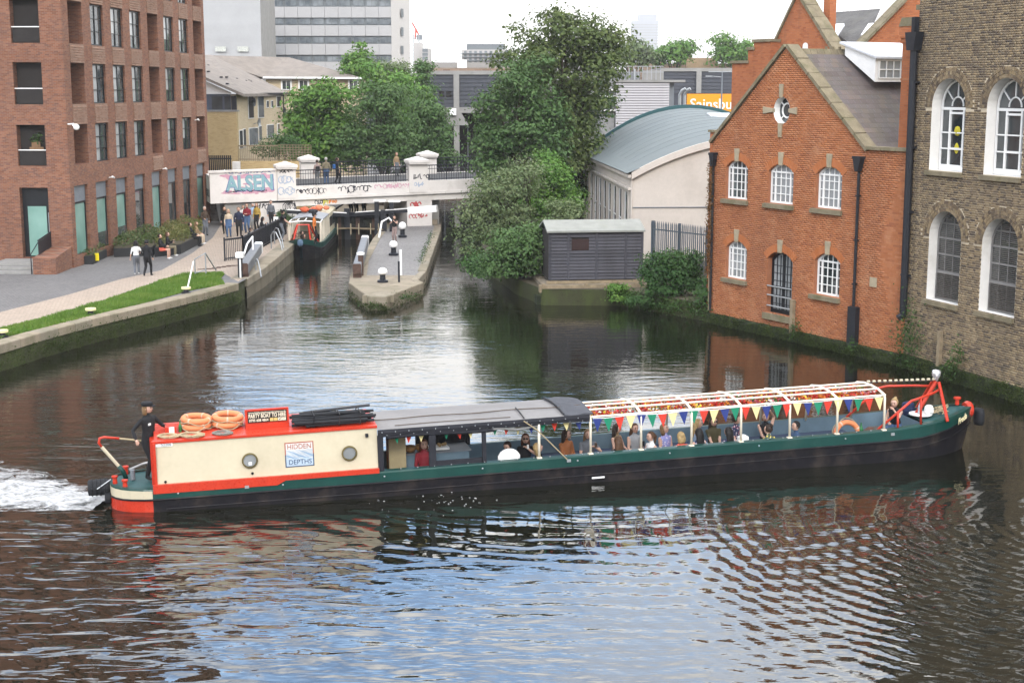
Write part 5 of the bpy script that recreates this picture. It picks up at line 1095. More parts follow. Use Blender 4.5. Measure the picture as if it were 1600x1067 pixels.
# ------------------------------------------------------------------ steps up to the bridge
sw0 = G(322, 346, QZ); st = thing('stone_steps', 'grey stone steps with a thin handrail climbing to the bridge', 'steps', sw0, 0.10)
n_ = 13; wdt = 1.75; rise = 2.25/n_
for i in range(n_): q = MB(); q.box(0, wdt, i*0.3, i*0.3+0.34, rise*i-0.02, rise*(i+1)); q.build('step', paint('step_stone', (0.30, 0.29, 0.275), 0.9, var=0.2, dirt=(0.08, 0.08, 0.075)), st)
q = MB(); q.box(0, wdt, n_*0.3, n_*0.3+2.5, 0, rise*n_); q.build('landing', M['concrete'], st)
q = MB(); q.tube([(0.95, 0.0, 0), (0.95, 0.0, 0.95), (0.95, n_*0.3, rise*n_+0.95)], 0.03, 6); q.build('handrail', M['gloss_white'], st); q = MB(); q.tube([(0.55, 1.0, rise*3), (0.55, 1.0, rise*3+1)], 0.03, 6); q.tube([(1.5, 0.5, 0), (1.5, 0.5, 1.4)], 0.03, 6); q.build('baluster', M['black_iron'], st)
# ------------------------------------------------------------------ black railings by the lock
def fence_run(name, label, pts, h=1.15, step=0.13, mat=None, cat='railing'):
    t = thing(name, label, cat, (0, 0, 0))
    for a, c in zip(pts[:-1], pts[1:]):
        a, c = Vector(a), Vector(c); L_ = (c-a).length; n_ = max(2, int(L_/step)); d = (c-a)/n_
        for i in range(n_+1):
            p = a+d*i; e = i in (0, n_) or i % 12 == 0; q = MB(); q.bar(p, p+Vector((0, 0, h+0.06 if e else h-0.05)), 0.075 if e else 0.028); q.build('post' if e else 'baluster', M['black_iron'], t)
        for z in (0.12, h-0.06): q = MB(); q.bar(a+Vector((0, 0, z)), c+Vector((0, 0, z)), 0.05, 0.05 if z < 1 else 0.09); q.build('rail', M['black_iron'], t)
    return t
k0, k1, k2 = G(351.5, 408, QZ), G(380, 404, QZ), G(447, 366, QZ)
fence_run('lock_railing', 'black iron railing along the lockside with people leaning behind it', [k0, k1, k2])
for pts, lab in (([(303, 438), (303, 430), (322, 432), (345, 425)], 'slim grey handrail at the end of the grass verge'),):
    t = thing('handrail', lab, 'handrail', (0, 0, 0)); a, c, e = G(305, 430, QZ), G(322, 430, QZ), G(338, 426, QZ)
    q = MB(); u = Vector((0, 0, 1)); q.tube([a, a+u*0.75, c+u*1.05, e+u*0.1], 0.032, 6); q.tube([c, c+u*1.05], 0.03, 6); q.tube([a+u*0.1, c+u*0.25], 0.025, 6); q.build('rail', M['steel'], t)
t = thing('handrail', 'pale slanting handrail dropping to the cream topped bollard on the grass', 'handrail', (0, 0, 0)); a, c = G(292, 457, QZ), G(303, 432, QZ); q = MB(); q.tube([a+Vector((0, 0, 0.05)), c+Vector((0, 0, 0.7))], 0.035, 6); q.build('rail', M['gloss_white'], t)
def hoop(px0, py0, px1, py1, h, label):
    a, c = G(px0, py0, QZ), G(px1, py1, QZ); t = thing('ladder_handrail', label, 'handrail', a); d = c-a; q = MB()
    q.tube([(0, 0, 0), (0, 0, h*0.8), (d.x*0.2, d.y*0.2, h), (d.x*0.45, d.y*0.45, h), (d.x*0.85, d.y*0.85, h*0.45), (d.x, d.y, 0)], 0.035, 8); q.build('tube', M['steel'], t)
hoop(424, 389, 441, 391, 0.95, 'shiny steel ladder hoop on the lock edge, the front one of two'); hoop(429, 381, 443, 388, 0.95, 'shiny steel ladder hoop on the lock edge, the rear one of two')
hoop(400, 423, 408, 433, 0.62, 'pale ladder rail at the lock wall in front of the grey balance beam')
t = thing('grab_rail', 'white curved grab rail on the left side of the lock island by the gates', 'handrail', G(592, 372, IZ)); q = MB(); q.tube([(0, 0, 0), (0.1, 1.0, 0.9), (0.5, 1.5, 1.1), (0.9, 1.3, 0.7), (0.95, 1.2, 0)], 0.06, 8); q.build('tube', M['gloss_white'], t)
ps = thing('info_board', 'small white notice box on a post by the lock railing', 'notice', G(432, 372, QZ)); q = MB(); q.tube([(0, 0, 0), (0, 0, 0.9)], 0.03, 6); q.build('post', M['steel'], ps); q = MB(); q.box(-0.13, 0.13, -0.1, 0.1, 0.9, 1.25); q.build('box', M['gloss_white'], ps)
# raised dashes of darker bricks across the towpath
for i, x in enumerate([(316, 421), (324, 420.5), (331, 420), (338, 419), (346, 417.5), (354, 416.5), (361, 415.5), (369, 415)]):
    p = G(*x, QZ+0.012); q = MB(); q.box(-0.22, 0.22, -0.06, 0.06, 0, 0.02); o = q.build('threshold_brick', M['beam_wood'], None); o.location = p; o['kind'] = 'structure'
# ------------------------------------------------------------------ planters along the block
def planter(label, poly, h, grow, n, seed, mat, sz=0.12):
    c = sum((Vector((*p, 0)) for p in poly), Vector())/len(poly); t = thing('planter', label, 'planter', (c.x, c.y, QZ), 0, 'planters beside the brick block'); L_ = [(p[0]-c.x, p[1]-c.y) for p in poly]
    q = MB(); q.prism(L_, 0, h, 'z'); q.build('box', M['planter'], t); q = MB(); q.prism([(p[0]*0.96, p[1]*0.96) for p in L_], h, h+0.03, 'z'); q.build('soil', M['earth'], t)
    P = np.array(L_); lo_, hi_ = P.min(0), P.max(0); pts = NR.uniform(lo_, hi_, (n*3, 2)); ok = np.zeros(len(pts), bool); j = len(P)-1
    for i in range(len(P)): ok ^= ((P[i, 1] > pts[:, 1]) != (P[j, 1] > pts[:, 1])) & (pts[:, 0] < (P[j, 0]-P[i, 0])*(pts[:, 1]-P[i, 1])/(P[j, 1]-P[i, 1]+1e-9)+P[i, 0]); j = i
    pts = pts[ok][:n]; hh = grow*(0.45+0.55*np.abs(np.sin(pts[:, 0]*2.3+seed)*np.cos(pts[:, 1]*0.9+seed))); z = h+NR.uniform(0, 1, len(pts))**0.6*hh
    leaf_cloud('foliage', np.column_stack([pts, z]), sz, mat, t); return t
M['planter'] = paint('planter_black', (0.02, 0.021, 0.023), 0.6, var=0.2)
M['pl1'] = leaf_mat('planter_green', [(0.05, 0.09, 0.025), (0.10, 0.15, 0.05), (0.20, 0.20, 0.10)]); M['pl2'] = leaf_mat('planter_straw', [(0.08, 0.12, 0.03), (0.16, 0.17, 0.05), (0.28, 0.24, 0.10)])
pq = lambda *L: [tuple(G(x_, y_, QZ)[:2]) for x_, y_ in L]
planter('low black planter with grey green plants at the corner of the brick block', pq((112, 414), (146, 413), (176, 397), (175, 391), (120, 400)), 0.42, 0.5, 1500, 1, M['pl1'])
planter('black planter with bushy green plants behind the walking pair', pq((178, 402), (238, 400), (262, 384), (262, 376), (180, 389)), 0.45, 0.85, 2600, 2, M['pl1'])
planter('long black planter with straw coloured grasses behind the sitting pairs', pq((242, 402), (283, 397), (318, 378), (312, 366), (262, 377)), 0.50, 0.95, 3200, 3, M['pl2'])
pp = G(151, 411, QZ); t = thing('warning_label', 'small yellow sign on the corner of the low black planter', 'sign', pp); q = MB(); q.box(-0.14, 0.14, -0.04, -0.01, 0.12, 0.50); q.build('plate', paint('sign_yellow', (0.75, 0.6, 0.02), 0.4), t)
# ------------------------------------------------------------------ background buildings
def bplane(x0, y0, x1, y1, Y0, Y1=None):
    a = D(x0, y0, Y0); c = D(x1, y1, Y1 or Y0); d = Vector((c.x-a.x, c.y-a.y, 0)); return a, d.normalized(), d.length
M['win_blue'] = glass_mat('office_glass', (0.07, 0.085, 0.095), 0.1, 0.6, blind=(0.20, 0.22, 0.23))
# beige terrace nearest the bridge
M['buff'] = brick_mat('buff_brick', [(0.50, 0.35, 0.155), (0.60, 0.44, 0.22), (0.55, 0.40, 0.19)], (0.56, 0.46, 0.30), ms=0.006); M['buff_pale'] = brick_mat('pale_buff_brick', [(0.58, 0.46, 0.30), (0.66, 0.54, 0.36), (0.62, 0.50, 0.33)], (0.55, 0.48, 0.37), ms=0.006)
M['tile'] = paint('brown_roof_tile', (0.25, 0.215, 0.185), 0.9, var=0.16, scale=1.3, bump=0.02, dirt=(0.16, 0.14, 0.12), dirt_amt=0.5)
def tile_bump(mat):
    return mat
a = D(316, 250, 112); ha = 0.0
t = thing('canal_house', 'buff brick house with white gable and brown tiled roof behind the bridge end', 'house', (a.x, a.y, 0), 0.0)
H_ = lambda x, y, Y=112: (D(x, y, Y).x-a.x, D(x, y, Y).z)
x1 = H_(370, 200)[0]; z_ = H_(330, 175)[1]; ztop = H_(330, 122)[1]
q = MB(); q.box(-3, x1, 0, 9, 0.9, z_); q.box(x1-0.9, x1, -0.02, -0.0, 0.9, 1.0); q.build('wall', M['buff'], t)
q = MB(); q.box(-3.05, x1+0.05, -0.05, 9, z_+0.003, z_+0.14); q.build('string_course', M['concrete'], t)
q = MB(); q.box(-3, x1-0.1, 0.25, 9, z_+0.143, H_(330, 148)[1]); fo = q.build('window_band', paint('slate_blue_panel', (0.10, 0.12, 0.16), 0.5), t)
for i, xx in enumerate((330, 338, 350)): q = MB(); w_ = H_(xx, 160)[0]; q.box(w_, w_+0.42, 0.2, 0.26, z_+0.2, H_(330, 150)[1]-0.05); q.build('pane', M['glass'], fo)
q = MB(); q.box(H_(361, 160)[0], H_(369, 160)[0], 0.1, 0.3, z_+0.15, H_(330, 150)[1]); q.build('door', M['black_iron'], t)
zg = H_(330, 147)[1]; q = MB(); q.prism([(-3, zg+0.003), (H_(360, 150)[0], zg+0.003), (H_(360, 147)[0], zg+0.1), (-3, H_(316, 120)[1]+1.2)], 0.1, 0.3, 'y'); q.build('gable', M['white'], t)
q = MB(); P = [(-3.6, -0.4, H_(316, 118)[1]+1.5), (H_(382, 147)[0], -0.4, H_(382, 147)[1]), (H_(382, 147)[0], 0.9, H_(382, 147)[1]), (-3.6, 0.9, H_(316, 118)[1]+1.5)]
rfp = [D(300, 112, 111.6), D(381, 147, 111.6), D(452, 146, 127), D(330, 86, 131), D(300, 86, 131)]
q = MB(); q.add([tuple(p-Vector((a.x, a.y, 0))) for p in rfp]+[tuple(p-Vector((a.x, a.y, 0.22))) for p in rfp], [(0, 1, 2, 3, 4), (9, 8, 7, 6, 5), (0, 5, 6, 1), (1, 6, 7, 2), (2, 7, 8, 3)]); q.build('roof', M['tile'], t)
rs = random.Random(3); q = MB()
for i in range(16): u = rs.random(); w_ = rs.uniform(0.1, 0.75); p = rfp[0].lerp(rfp[1], w_).lerp(rfp[4].lerp(rfp[2], w_), u*0.9+0.05); q.cbox((p.x-a.x, p.y-a.y, p.z+0.12), (0.22, 0.3, 0.12))
q.build('roof_vent', M['black_iron'], t)
# side of the terrace, going back
b0 = D(371, 250, 112.2); b1 = D(452, 240, 126); sd = (b1-b0); sd.z = 0; SLg = sd.length; sa = math.atan2(sd.y, sd.x)
t2 = thing('canal_terrace', 'pale buff brick terrace with satellite dishes behind the trellis', 'house', (b0.x, b0.y, 0), sa)
hs = lambda x, y: W(x, y, b0, sd)
zt_ = hs(380, 148)[1]; q = MB(); q.box(0, SLg, 0, 6, 0.9, zt_); q.build('wall', M['buff_pale'], t2)
for (xl, xr, yt, yb2, m_) in ((403, 411, 150, 185, 'glass'), (432, 438, 150, 168, 'room_dark'), (374, 378, 203, 233, 'glass'), (380, 383, 201, 231, 'glass'), (389, 402, 199, 228, 'win_blue'), (404, 408, 196, 220, 'glass'), (417, 427, 194, 216, 'glass'), (433, 436, 193, 210, 'glass'), (388, 395, 149, 186, 'room_dark'), (416, 419, 157, 169, 'glass'), (423, 426, 157, 169, 'glass')):
    A = hs(xl, yb2); B_ = hs(xr, yt); q = MB(); q.box(A[0], B_[0], -0.05, 0.05, A[1], B_[1]); fo = q.build('window', M['gloss_white'], t2); q = MB(); q.box(A[0]+0.06, B_[0]-0.06, -0.07, -0.052, A[1]+0.06, B_[1]-0.06); q.build('pane', M[m_], fo)
for x, y in ((388, 160), (396, 192), (436, 174)):
    A = hs(x, y); q = MB(); q.lathe([(1e-6, 0.12), (0.22, 0.06), (0.33, -0.04), (0.335, -0.06), (0.2, 0.02), (1e-6, 0.08)], 14, (A[0], -0.45, A[1]), axis='y'); q.tube([(A[0], -0.4, A[1]), (A[0], 0, A[1]-0.1)], 0.03, 5); q.build('satellite_dish', M['black_iron'] if y < 190 else M['steel'], t2)
q = MB(); A = hs(443, 200); q.tube([(A[0], -0.06, 1), (A[0], -0.06, zt_)], 0.05, 6); q.build('downpipe', M['black_iron'], t2)
q = MB(); q.box(-0.1, SLg+0.1, -0.35, -0.1, zt_, zt_+0.12); q.build('gutter', M['black_iron'], t2)
# second roof behind
t = thing('long_tiled_house', 'long brown tiled roof with buff wall behind the near terrace and trees', 'house', (0, 0, 0))
P = [D(300, 86, 133), D(452, 90, 140), D(566, 122, 134), D(410, 121, 134), D(300, 121, 134)]
q = MB(); q.add([tuple(p) for p in P]+[tuple(p-Vector((0, 0, 0.2))) for p in P], [(4, 3, 2, 1, 0), (5, 6, 7, 8, 9), (2, 7, 6, 1), (3, 8, 7, 2)]); q.build('roof', M['tile'], t)
q = MB(); A = D(415, 123, 134.3); B_ = D(562, 123, 134.3); q.box(A.x, B_.x, 134.4, 140, 0.9, A.z); q.build('wall', M['buff_pale'], t)
for x in (447, 474, 552): A = D(x, 124, 134.2); q = MB(); q.box(A.x-0.5, A.x+0.5, 134.28, 134.42, A.z-1.0, A.z-0.05); f = q.build('window', M['gloss_white'], t); q = MB(); q.box(A.x-0.35, A.x-0.03, 134.24, 134.27, A.z-0.9, A.z-0.15); q.box(A.x+0.03, A.x+0.35, 134.24, 134.27, A.z-0.9, A.z-0.15); q.build('pane', M['glass'], f)
q = MB(); A = D(411, 121.5, 133.8); B_ = D(566, 122.5, 133.8); q.bar(A, B_, 0.16, 0.16); q.build('gutter', M['gloss_white'], t)
# garden wall, dark gate, trellis
a = D(323, 262, 107); t = thing('garden_gate', 'black slatted gate below the buff house wall', 'gate', (a.x, 107, 0.9)); w_ = D(362, 262, 107).x-a.x; h_ = D(323, 243, 107).z-0.9
for i in range(13): q = MB(); q.box(w_*i/13+0.02, w_*(i+0.8)/13, -0.02, 0.02, 0.4, h_); q.build('slat', M['black_iron'], t)
q = MB(); q.box(0, w_, 0.021, 0.06, h_-0.3, h_-0.2); q.build('rail', M['black_iron'], t)
a = D(363, 254, 106); e = D(486, 248, 106); t = thing('garden_wall', 'buff brick garden wall carrying a wooden trellis', 'wall', (a.x, 106, 0)); L_ = e.x-a.x
q = MB(); q.box(0.6, L_, 0, 0.3, 0.9, D(420, 252, 106).z); q.build('wall', M['buff'], t); q = MB(); q.box(0, 0.58, -0.05, 0.35, 0.9, D(420, 253, 106).z+0.0); q.build('white_block', M['white'], t)
zt0, zt1 = D(440, 250, 106).z, D(440, 227, 106).z; q = MB(); x0 = D(434, 240, 106).x-a.x; n_ = 11
for i in range(n_+1): x = x0+(L_-x0)*i/n_; q.box(x-0.02, x+0.02, 0.1, 0.13, zt0, zt1)
for j in range(7): z = zt0+(zt1-zt0)*j/6; q.box(x0, L_, 0.08, 0.10, z-0.02, z+0.02)
q.build('trellis', M['timber'], t)
q = MB(); xa = D(372, 240, 106).x-a.x
for i in range(22): x = xa+(x0-xa)*i/21; q.box(x-0.015, x+0.015, 0.1, 0.13, zt0-0.1, zt1)
q.box(xa, x0, 0.07, 0.1, zt1-0.1, zt1); q.box(xa, x0, 0.07, 0.1, zt0, zt0+0.06); q.build('picket', M['timber'], t)
# sheeted scaffold block
a, d, L_ = bplane(314, 85, 409, 85, 190); t = thing('sheeted_scaffold', 'tower wrapped in white scaffold sheeting behind the tiled roofs', 'building', (a.x-6, a.y, 0))
q = MB(); xr = D(408, 60, 190).x-a.x+6; zt_ = D(360, -60, 190).z; nx, nz = 24, 30; vs = []; z0 = 0.9
for i in range(nx+1):
    for j in range(nz+1): x = xr*i/nx; z = z0+(zt_-z0)*j/nz; vs.append((x, 0.10*mnoise.noise(Vector((x*0.5, z*0.35, 2)))+0.12*abs(math.sin(z*PI/2.0))**6, z))
q.add(vs, [(i*(nz+1)+j, (i+1)*(nz+1)+j, (i+1)*(nz+1)+j+1, i*(nz+1)+j+1) for i in range(nx) for j in range(nz)]); q.build('sheeting', paint('white_sheeting', (0.44, 0.44, 0.437), 0.6, var=0.05, scale=0.4), t, smooth=True)
q = MB(); q.box(0.05, xr-0.05, 0.2, 12, 0.9, zt_-0.1); q.build('wall', M['concrete'], t)
for x in (344, 379): A = D(x-8, 81, 189.6); q = MB(); q.box(A.x-t.location.x, A.x-t.location.x+1.4, -0.3, -0.22, A.z, A.z+0.65); q.build('banner', paint('banner_grey', (0.55, 0.56, 0.50), 0.6, var=0.3, scale=6), t)
# concrete office block
YB = 215.0; a = D(407, 130, YB); xr = D(612, 100, YB).x; t = thing('office_block', 'pale concrete office block with long window strips', 'office building', (a.x, YB, 0))
M['panel'] = paint('concrete_panel', (0.46, 0.45, 0.44), 0.85, var=0.05, scale=0.3); M['office_frame'] = paint('office_frame', (0.16, 0.18, 0.19), 0.5)
L_ = xr-a.x; q = MB(); zt_ = D(500, -70, YB).z; q.box(0, L_, 0.3, 15, 0.9, zt_); q.build('core', M['office_frame'], t)
bands = [(-20, -8.5), (11, 28), (40, 57), (69, 86), (98, 120), (-48, -38)]; nbay = 9.9; bw = D(512.5, 50, YB).x-D(491.5, 50, YB).x
off = D(424, 50, YB).x-a.x
for (yt, yb2) in [(11, 28), (40, 56.5), (69, 86), (-18, -1), (-47, -30), (97, 118)]:
    z1 = D(500, yt, YB).z; z0 = D(500, yb2, YB).z; i = -1
    while off+bw*i < L_:
        xa, xb = max(0, off+bw*i+0.02), min(L_, off+bw*(i+1)-0.02)
        if xb-xa > 0.3: q = MB(); q.box(xa, xb, 0, 0.28, z0, z1); q.build('panel', M['panel'], t)
        i += 1
for (yt, yb2) in [(0, 10.5), (29, 39), (58, 68), (88, 97), (-29, -19)]:
    z1 = D(500, yt, YB).z; z0 = D(500, yb2, YB).z; i = -1
    while off+bw*i < L_:
        xa, xb = max(0, off+bw*i+0.15), min(L_, off+bw*(i+1)-0.15)
        if xb-xa > 0.4:
            q = MB(); q.box(xa, xb, 0.18, 0.29, z0, z1); f = q.build('window', M['office_frame'], t); q = MB(); m_ = (xa+xb)/2; q.box(xa+0.08, m_-0.05, 0.14, 0.178, z0+0.08, z1-0.08); q.box(m_+0.05, xb-0.08, 0.14, 0.178, z0+0.08, z1-0.08); q.build('pane', M['win_blue'], f)
        i += 1
q = MB(); e0, e1 = D(612, 100, YB).x-a.x, D(641, 100, YB+10).x-a.x; q.add([(e0+0.01, 0, 0.9), (e1, 10, 0.9), (e1, 10, zt_), (e0+0.01, 0, zt_), (e1-2, 15, .9), (e1-2, 15, zt_)], [(0, 1, 2, 3), (1, 4, 5, 2)]); q.build('end_wall', paint('pale_render', (0.60, 0.57, 0.54), 0.85, var=0.04), t)
for (yt, yb2) in ((14, 28), (43, 57), (72, 85), (100, 112)):
    A = D(627, yt, YB+5); B_ = D(631, yb2, YB+6.5); q = MB(); q.add([(A.x-a.x, 4.6, B_.z), (B_.x-a.x, 6.0, B_.z), (B_.x-a.x, 6.0, A.z), (A.x-a.x, 4.6, A.z)], [(0, 1, 2, 3)]); q.build('window', M['office_frame'], t)
# dark clad supermarket range with concrete columns
def clad_range(label, xa, xb, yt, ym, Y, cols, low=True, Yb=None):
    a, d, L_ = bplane(xa, yt, xb, yt, Y, Yb); an = math.atan2(d.y, d.x); t = thing('clad_store', label, 'supermarket', (a.x, a.y, 0), an); zt_ = a.z; zm = D(xa, ym, Y).z
    dk = paint('dark_cladding', (0.055, 0.06, 0.075), 0.55, var=0.12); q = MB(); q.box(0, L_, 0.3, 14, 0.9 if not low else zm, zt_); q.build('wall', dk, t)
    n_ = int((zt_-zm)/0.36)
    for i in range(n_): z = zm+(zt_-zm)*i/n_; q = MB(); q.prism([(0.24, z), (0.30, z), (0.30, z+0.3), (0.275, z+0.3)], 0, L_, 'x'); q.build('cladding_rail', dk, t)
    q = MB(); q.box(-0.1, L_+0.1, 0.1, 14, zt_+0.003, zt_+0.35); q.build('roof_edge', M['concrete'], t)
    for px in cols: A = W(px, yt, a, d)[0]; q = MB(); q.box(A-0.25, A+0.25, -0.25, 0.235, 0.9 if low else zm, zt_); q.build('column', M['concrete'], t)
    if low:
        q = MB(); q.box(0, L_, -0.1, 0.8, zm-0.5, zm-0.003); q.build('beam', M['concrete'], t); q = MB(); q.box(0, L_, 7, 8, 0.9, zm-0.51); q.build('back_wall', M['room_dark'], t)
        q = MB()
        for i in range(int(L_/1.1)): q.box(i*1.1, i*1.1+0.08, 3.0, 3.1, 0.9, zm-1.2)
        for z in (1.4, 2.4, 3.4): q.box(0, L_, 2.98, 3.0, z, z+0.08)
        q.build('shopfront', M['lead'], t)
    return t, a, d
tS, aS, dS = clad_range('dark grey clad store on concrete columns between the trees', 652, 812, 117, 168, 132, [713, 790], True)
for px, py in ((690, 145), (701, 145), (690, 150), (701, 150)): A = W(px, py, aS, dS); q = MB(); q.box(A[0]-0.25, A[0]+0.25, 0.18, 0.24, A[1]-0.1, A[1]+0.1); q.build('vent', M['room_dark'], tS)
A = W(707, 175, aS, dS); q = MB(); q.box(A[0]-0.3, A[0]+0.35, -0.6, -0.26, A[1]-0.3, A[1]+0.3); q.build('light_box', M['gloss_white'], tS)
q = MB(); A = W(713, 196, aS, dS); q.prism([(A[0]-0.9, A[1]), (A[0]+1.1, A[1]), (A[0]+0.4, A[1]+1.2), (A[0]-0.9, A[1]+1.3)], -0.3, 0.4, 'y'); q.build('bracket', M['concrete'], tS)
tS2, a2, d2 = clad_range('dark grey clad store wall behind the orange sign', 1035, 1300, 112, 146, 150, [1092], False)
# terrace parapet line beyond the stores
def house_row(label, xa, xb, yt, yb_, Y, mat, chim, roof=None, name='terrace_row'):
    a = D(xa, yb_, Y); e = D(xb, yb_, Y); t = thing(name, label, 'terrace', (a.x, Y, 0)); zt_ = D(xa, yt, Y).z; q = MB(); q.box(0, e.x-a.x, 0, 8, 0.9, zt_); q.build('wall', mat, t)
    for px, h_, w_ in chim: A = D(px, yt, Y).x-a.x; q = MB(); q.box(A-w_/2, A+w_/2, 1, 2.2, zt_+0.003, zt_+h_); c_ = q.build('chimney', mat, t); q = MB(); 
    return t
bst = brick_mat('old_brick', [(0.22, 0.13, 0.085), (0.34, 0.23, 0.16), (0.30, 0.19, 0.13)], (0.32, 0.26, 0.2), 0.9, 0.35, 0.05)
house_row('low concrete and brick parapet wall above the clad store between the trees', 652, 960, 98, 118, 170, M['concrete'], [])
t = house_row('rough brown brick wall line under the concrete parapet', 655, 800, 106.5, 118, 168, bst, [])
for px, h_ in ((722, 1.0),): A = D(px, 98, 169.7); q = MB(); q.box(A.x-0.55-t.location.x, A.x+0.55-t.location.x, 1.4, 1.9, A.z-2, A.z+0.3); q.build('white_post', M['gloss_white'], t)
t = house_row('far row of old brick house backs with chimneys beyond the clad store', 985, 1200, 100, 114, 235, bst, [(1028, 1.6, 2.2), (1073, 1.5, 1.8), (1152, 2.4, 1.6), (1105, 0.9, 3.5)])
M['tan'] = paint('tan_render', (0.42, 0.30, 0.18), 0.9)
A = D(1095, 96, 234); q = MB(); q.box(A.x-t.location.x-2.2, A.x-t.location.x+2.4, -0.8, 0, A.z-1.6, A.z+0.5); q.build('wall', M['tan'], t)
# roof terrace frame over the louvred block
a = D(945, 128, 119); t = thing('roof_plant', 'grey rooftop railings and plant room behind the louvred block', 'rooftop plant', (a.x, 119, 0)); q = MB(); q.box(D(955, 0, 119).x-a.x, D(1012, 0, 119).x-a.x, 6, 10, a.z-1.5, D(980, 113, 125).z); q.build('plant_room', paint('plant_grey', (0.22, 0.225, 0.23), 0.7), t)
q = MB()
for x in range(942, 1040, 7): X = D(x, 120, 119).x-a.x; q.bar((X, 0.5, a.z-0.5), (X, 0.5, D(x, 104, 119).z), 0.05)
for y in (104, 113): q.bar((D(942, y, 119).x-a.x, 0.5, D(942, y, 119).z), (D(1038, y, 119).x-a.x, 0.5, D(1038, y, 119).z), 0.05)
q.build('railing', M['steel'], t); q = MB(); X = D(992, 120, 119).x-a.x; q.tube([(X, 0.3, a.z-1), (X, 0.3, D(992, 108, 119).z)], 0.09, 6); q.build('flue', M['steel'], t)
q = MB(); X = D(1024, 0, 122).x-a.x; q.box(X-0.8, X+0.9, 4, 5, a.z-1, D(1024, 110, 122).z); q.build('wall', M['concrete'], t)
# louvred block
a = D(962, 190, 112); e = D(1045, 190, 112); t = thing('louvred_block', 'white louvred plant block behind the curved roof hall', 'plant block', (a.x, 112, 0)); L_ = e.x-a.x; zt_ = D(1000, 129, 112).z; z0 = D(1000, 192, 112).z-2
q = MB(); q.box(0, L_, 0.1, 6, 0.9, zt_); q.build('wall', paint('louvre_back', (0.36, 0.35, 0.36), 0.8), t); n_ = 26; sm_ = MB(); sm_.prism([(-0.02, 0), (0.1, 0), (0.1, (zt_-z0)/n_*0.8), (0.05, (zt_-z0)/n_*0.8)], 0, L_, 'x'); me = sm_.mesh('louvre', paint('louvre_white', (0.47, 0.45, 0.455), 0.5, var=0.04))
for i in range(n_): o = put('louvre', me, t); o.location = (0, 0, z0+(zt_-z0)*i/n_)
q = MB(); q.box(-0.15, L_+1.2, -0.1, 6.1, zt_+0.003, zt_+0.18); q.build('roof_edge', M['concrete'], t)
q = MB(); xr = D(1057, 0, 112).x-a.x; q.box(L_+0.05, xr, 0.5, 1.5, 0.9, zt_); q.build('side_panel', M['lead'], t)
xl = D(942, 0, 112).x-a.x; q = MB(); q.box(xl, -0.05, 0.6, 5, 0.9, zt_); q.build('stair_tower', paint('tower_grey', (0.30, 0.30, 0.29), 0.7), t)
for y in (142, 152, 163, 174): z = D(950, y, 112).z; q = MB(); q.box(xl-0.2, 0, 0.3, 0.62, z, z+0.12); q.build('slab_edge', M['gloss_white'], t)
for y0, y1 in ((143, 151), (153.5, 162), (164.5, 173)): q = MB(); q.box(xl+0.1, -0.15, 0.5, 0.59, D(950, y1, 112).z, D(950, y0, 112).z-0.1); q.build('window', M['win_blue'], t)
# flues and orange sign
t = thing('vent_cowls', 'grey bent ventilation cowls beside the orange sign', 'vent', D(1066, 170, 108)); q = MB()
for dx in (0, 0.35): q.tube([(dx-0.2, 0, -1), (dx-0.2, 0, 1.0), (dx-0.05, -0.1, 1.3), (dx+0.2, -0.2, 1.45)], 0.12, 8)
q.build('duct', M['steel'], t)
a = D(1073, 173, 112); e = D(1250, 173, 112); t = thing('store_sign', 'big orange store sign with white lettering half hidden behind the brick gable', 'shop sign', (a.x, 112, a.z)); h_ = D(1073, 147, 112).z-a.z
q = MB(); q.box(0, e.x-a.x, 0, 0.25, -0.6, h_); q.build('board', paint('sign_orange', (0.80, 0.30, 0.012), 0.5, var=0.03), t)
o = text_mesh('Sainsbury\u2019s', 1.12, M['gloss_white'], t, 'lettering', (0.22, -0.008, 0.45), (PI/2, 0, 0), 0.02, 'LEFT', 0.98, 0.012)
q = MB(); q.box(0.5, 0.6, 0.3, 0.4, -8, 0); q.box(6, 6.1, 0.3, 0.4, -8, 0); q.build('post', M['lead'], t)
a = D(1127, 172, 104); t = thing('street_lamp', 'double armed grey street lamp in front of the orange sign', 'street lamp', (a.x, 104, 0.9)); zt_ = D(1127, 113, 104).z-0.9
q = MB(); q.tube([(0, 0, 0), (0, 0, zt_)], [0.09, 0.05], 8); q.build('pole', M['lead'], t); q = MB(); q.tube([(-0.75, 0, zt_+0.03), (0, 0, zt_), (0.75, 0, zt_+0.03)], 0.03, 6); q.tube([(0, 0, zt_-0.35), (-0.85, 0, zt_-0.28)], 0.025, 6); q.build('arm', M['steel'], t)
for x, z in ((-0.75, zt_), (0.75, zt_), (-0.95, zt_-0.32)): q = MB(); q.cbox((x, 0, z+0.03), (0.42, 0.16, 0.08)); q.build('lamp_head', M['steel'], t)
for x, y in ((1085, 120), (1112, 119)): pass
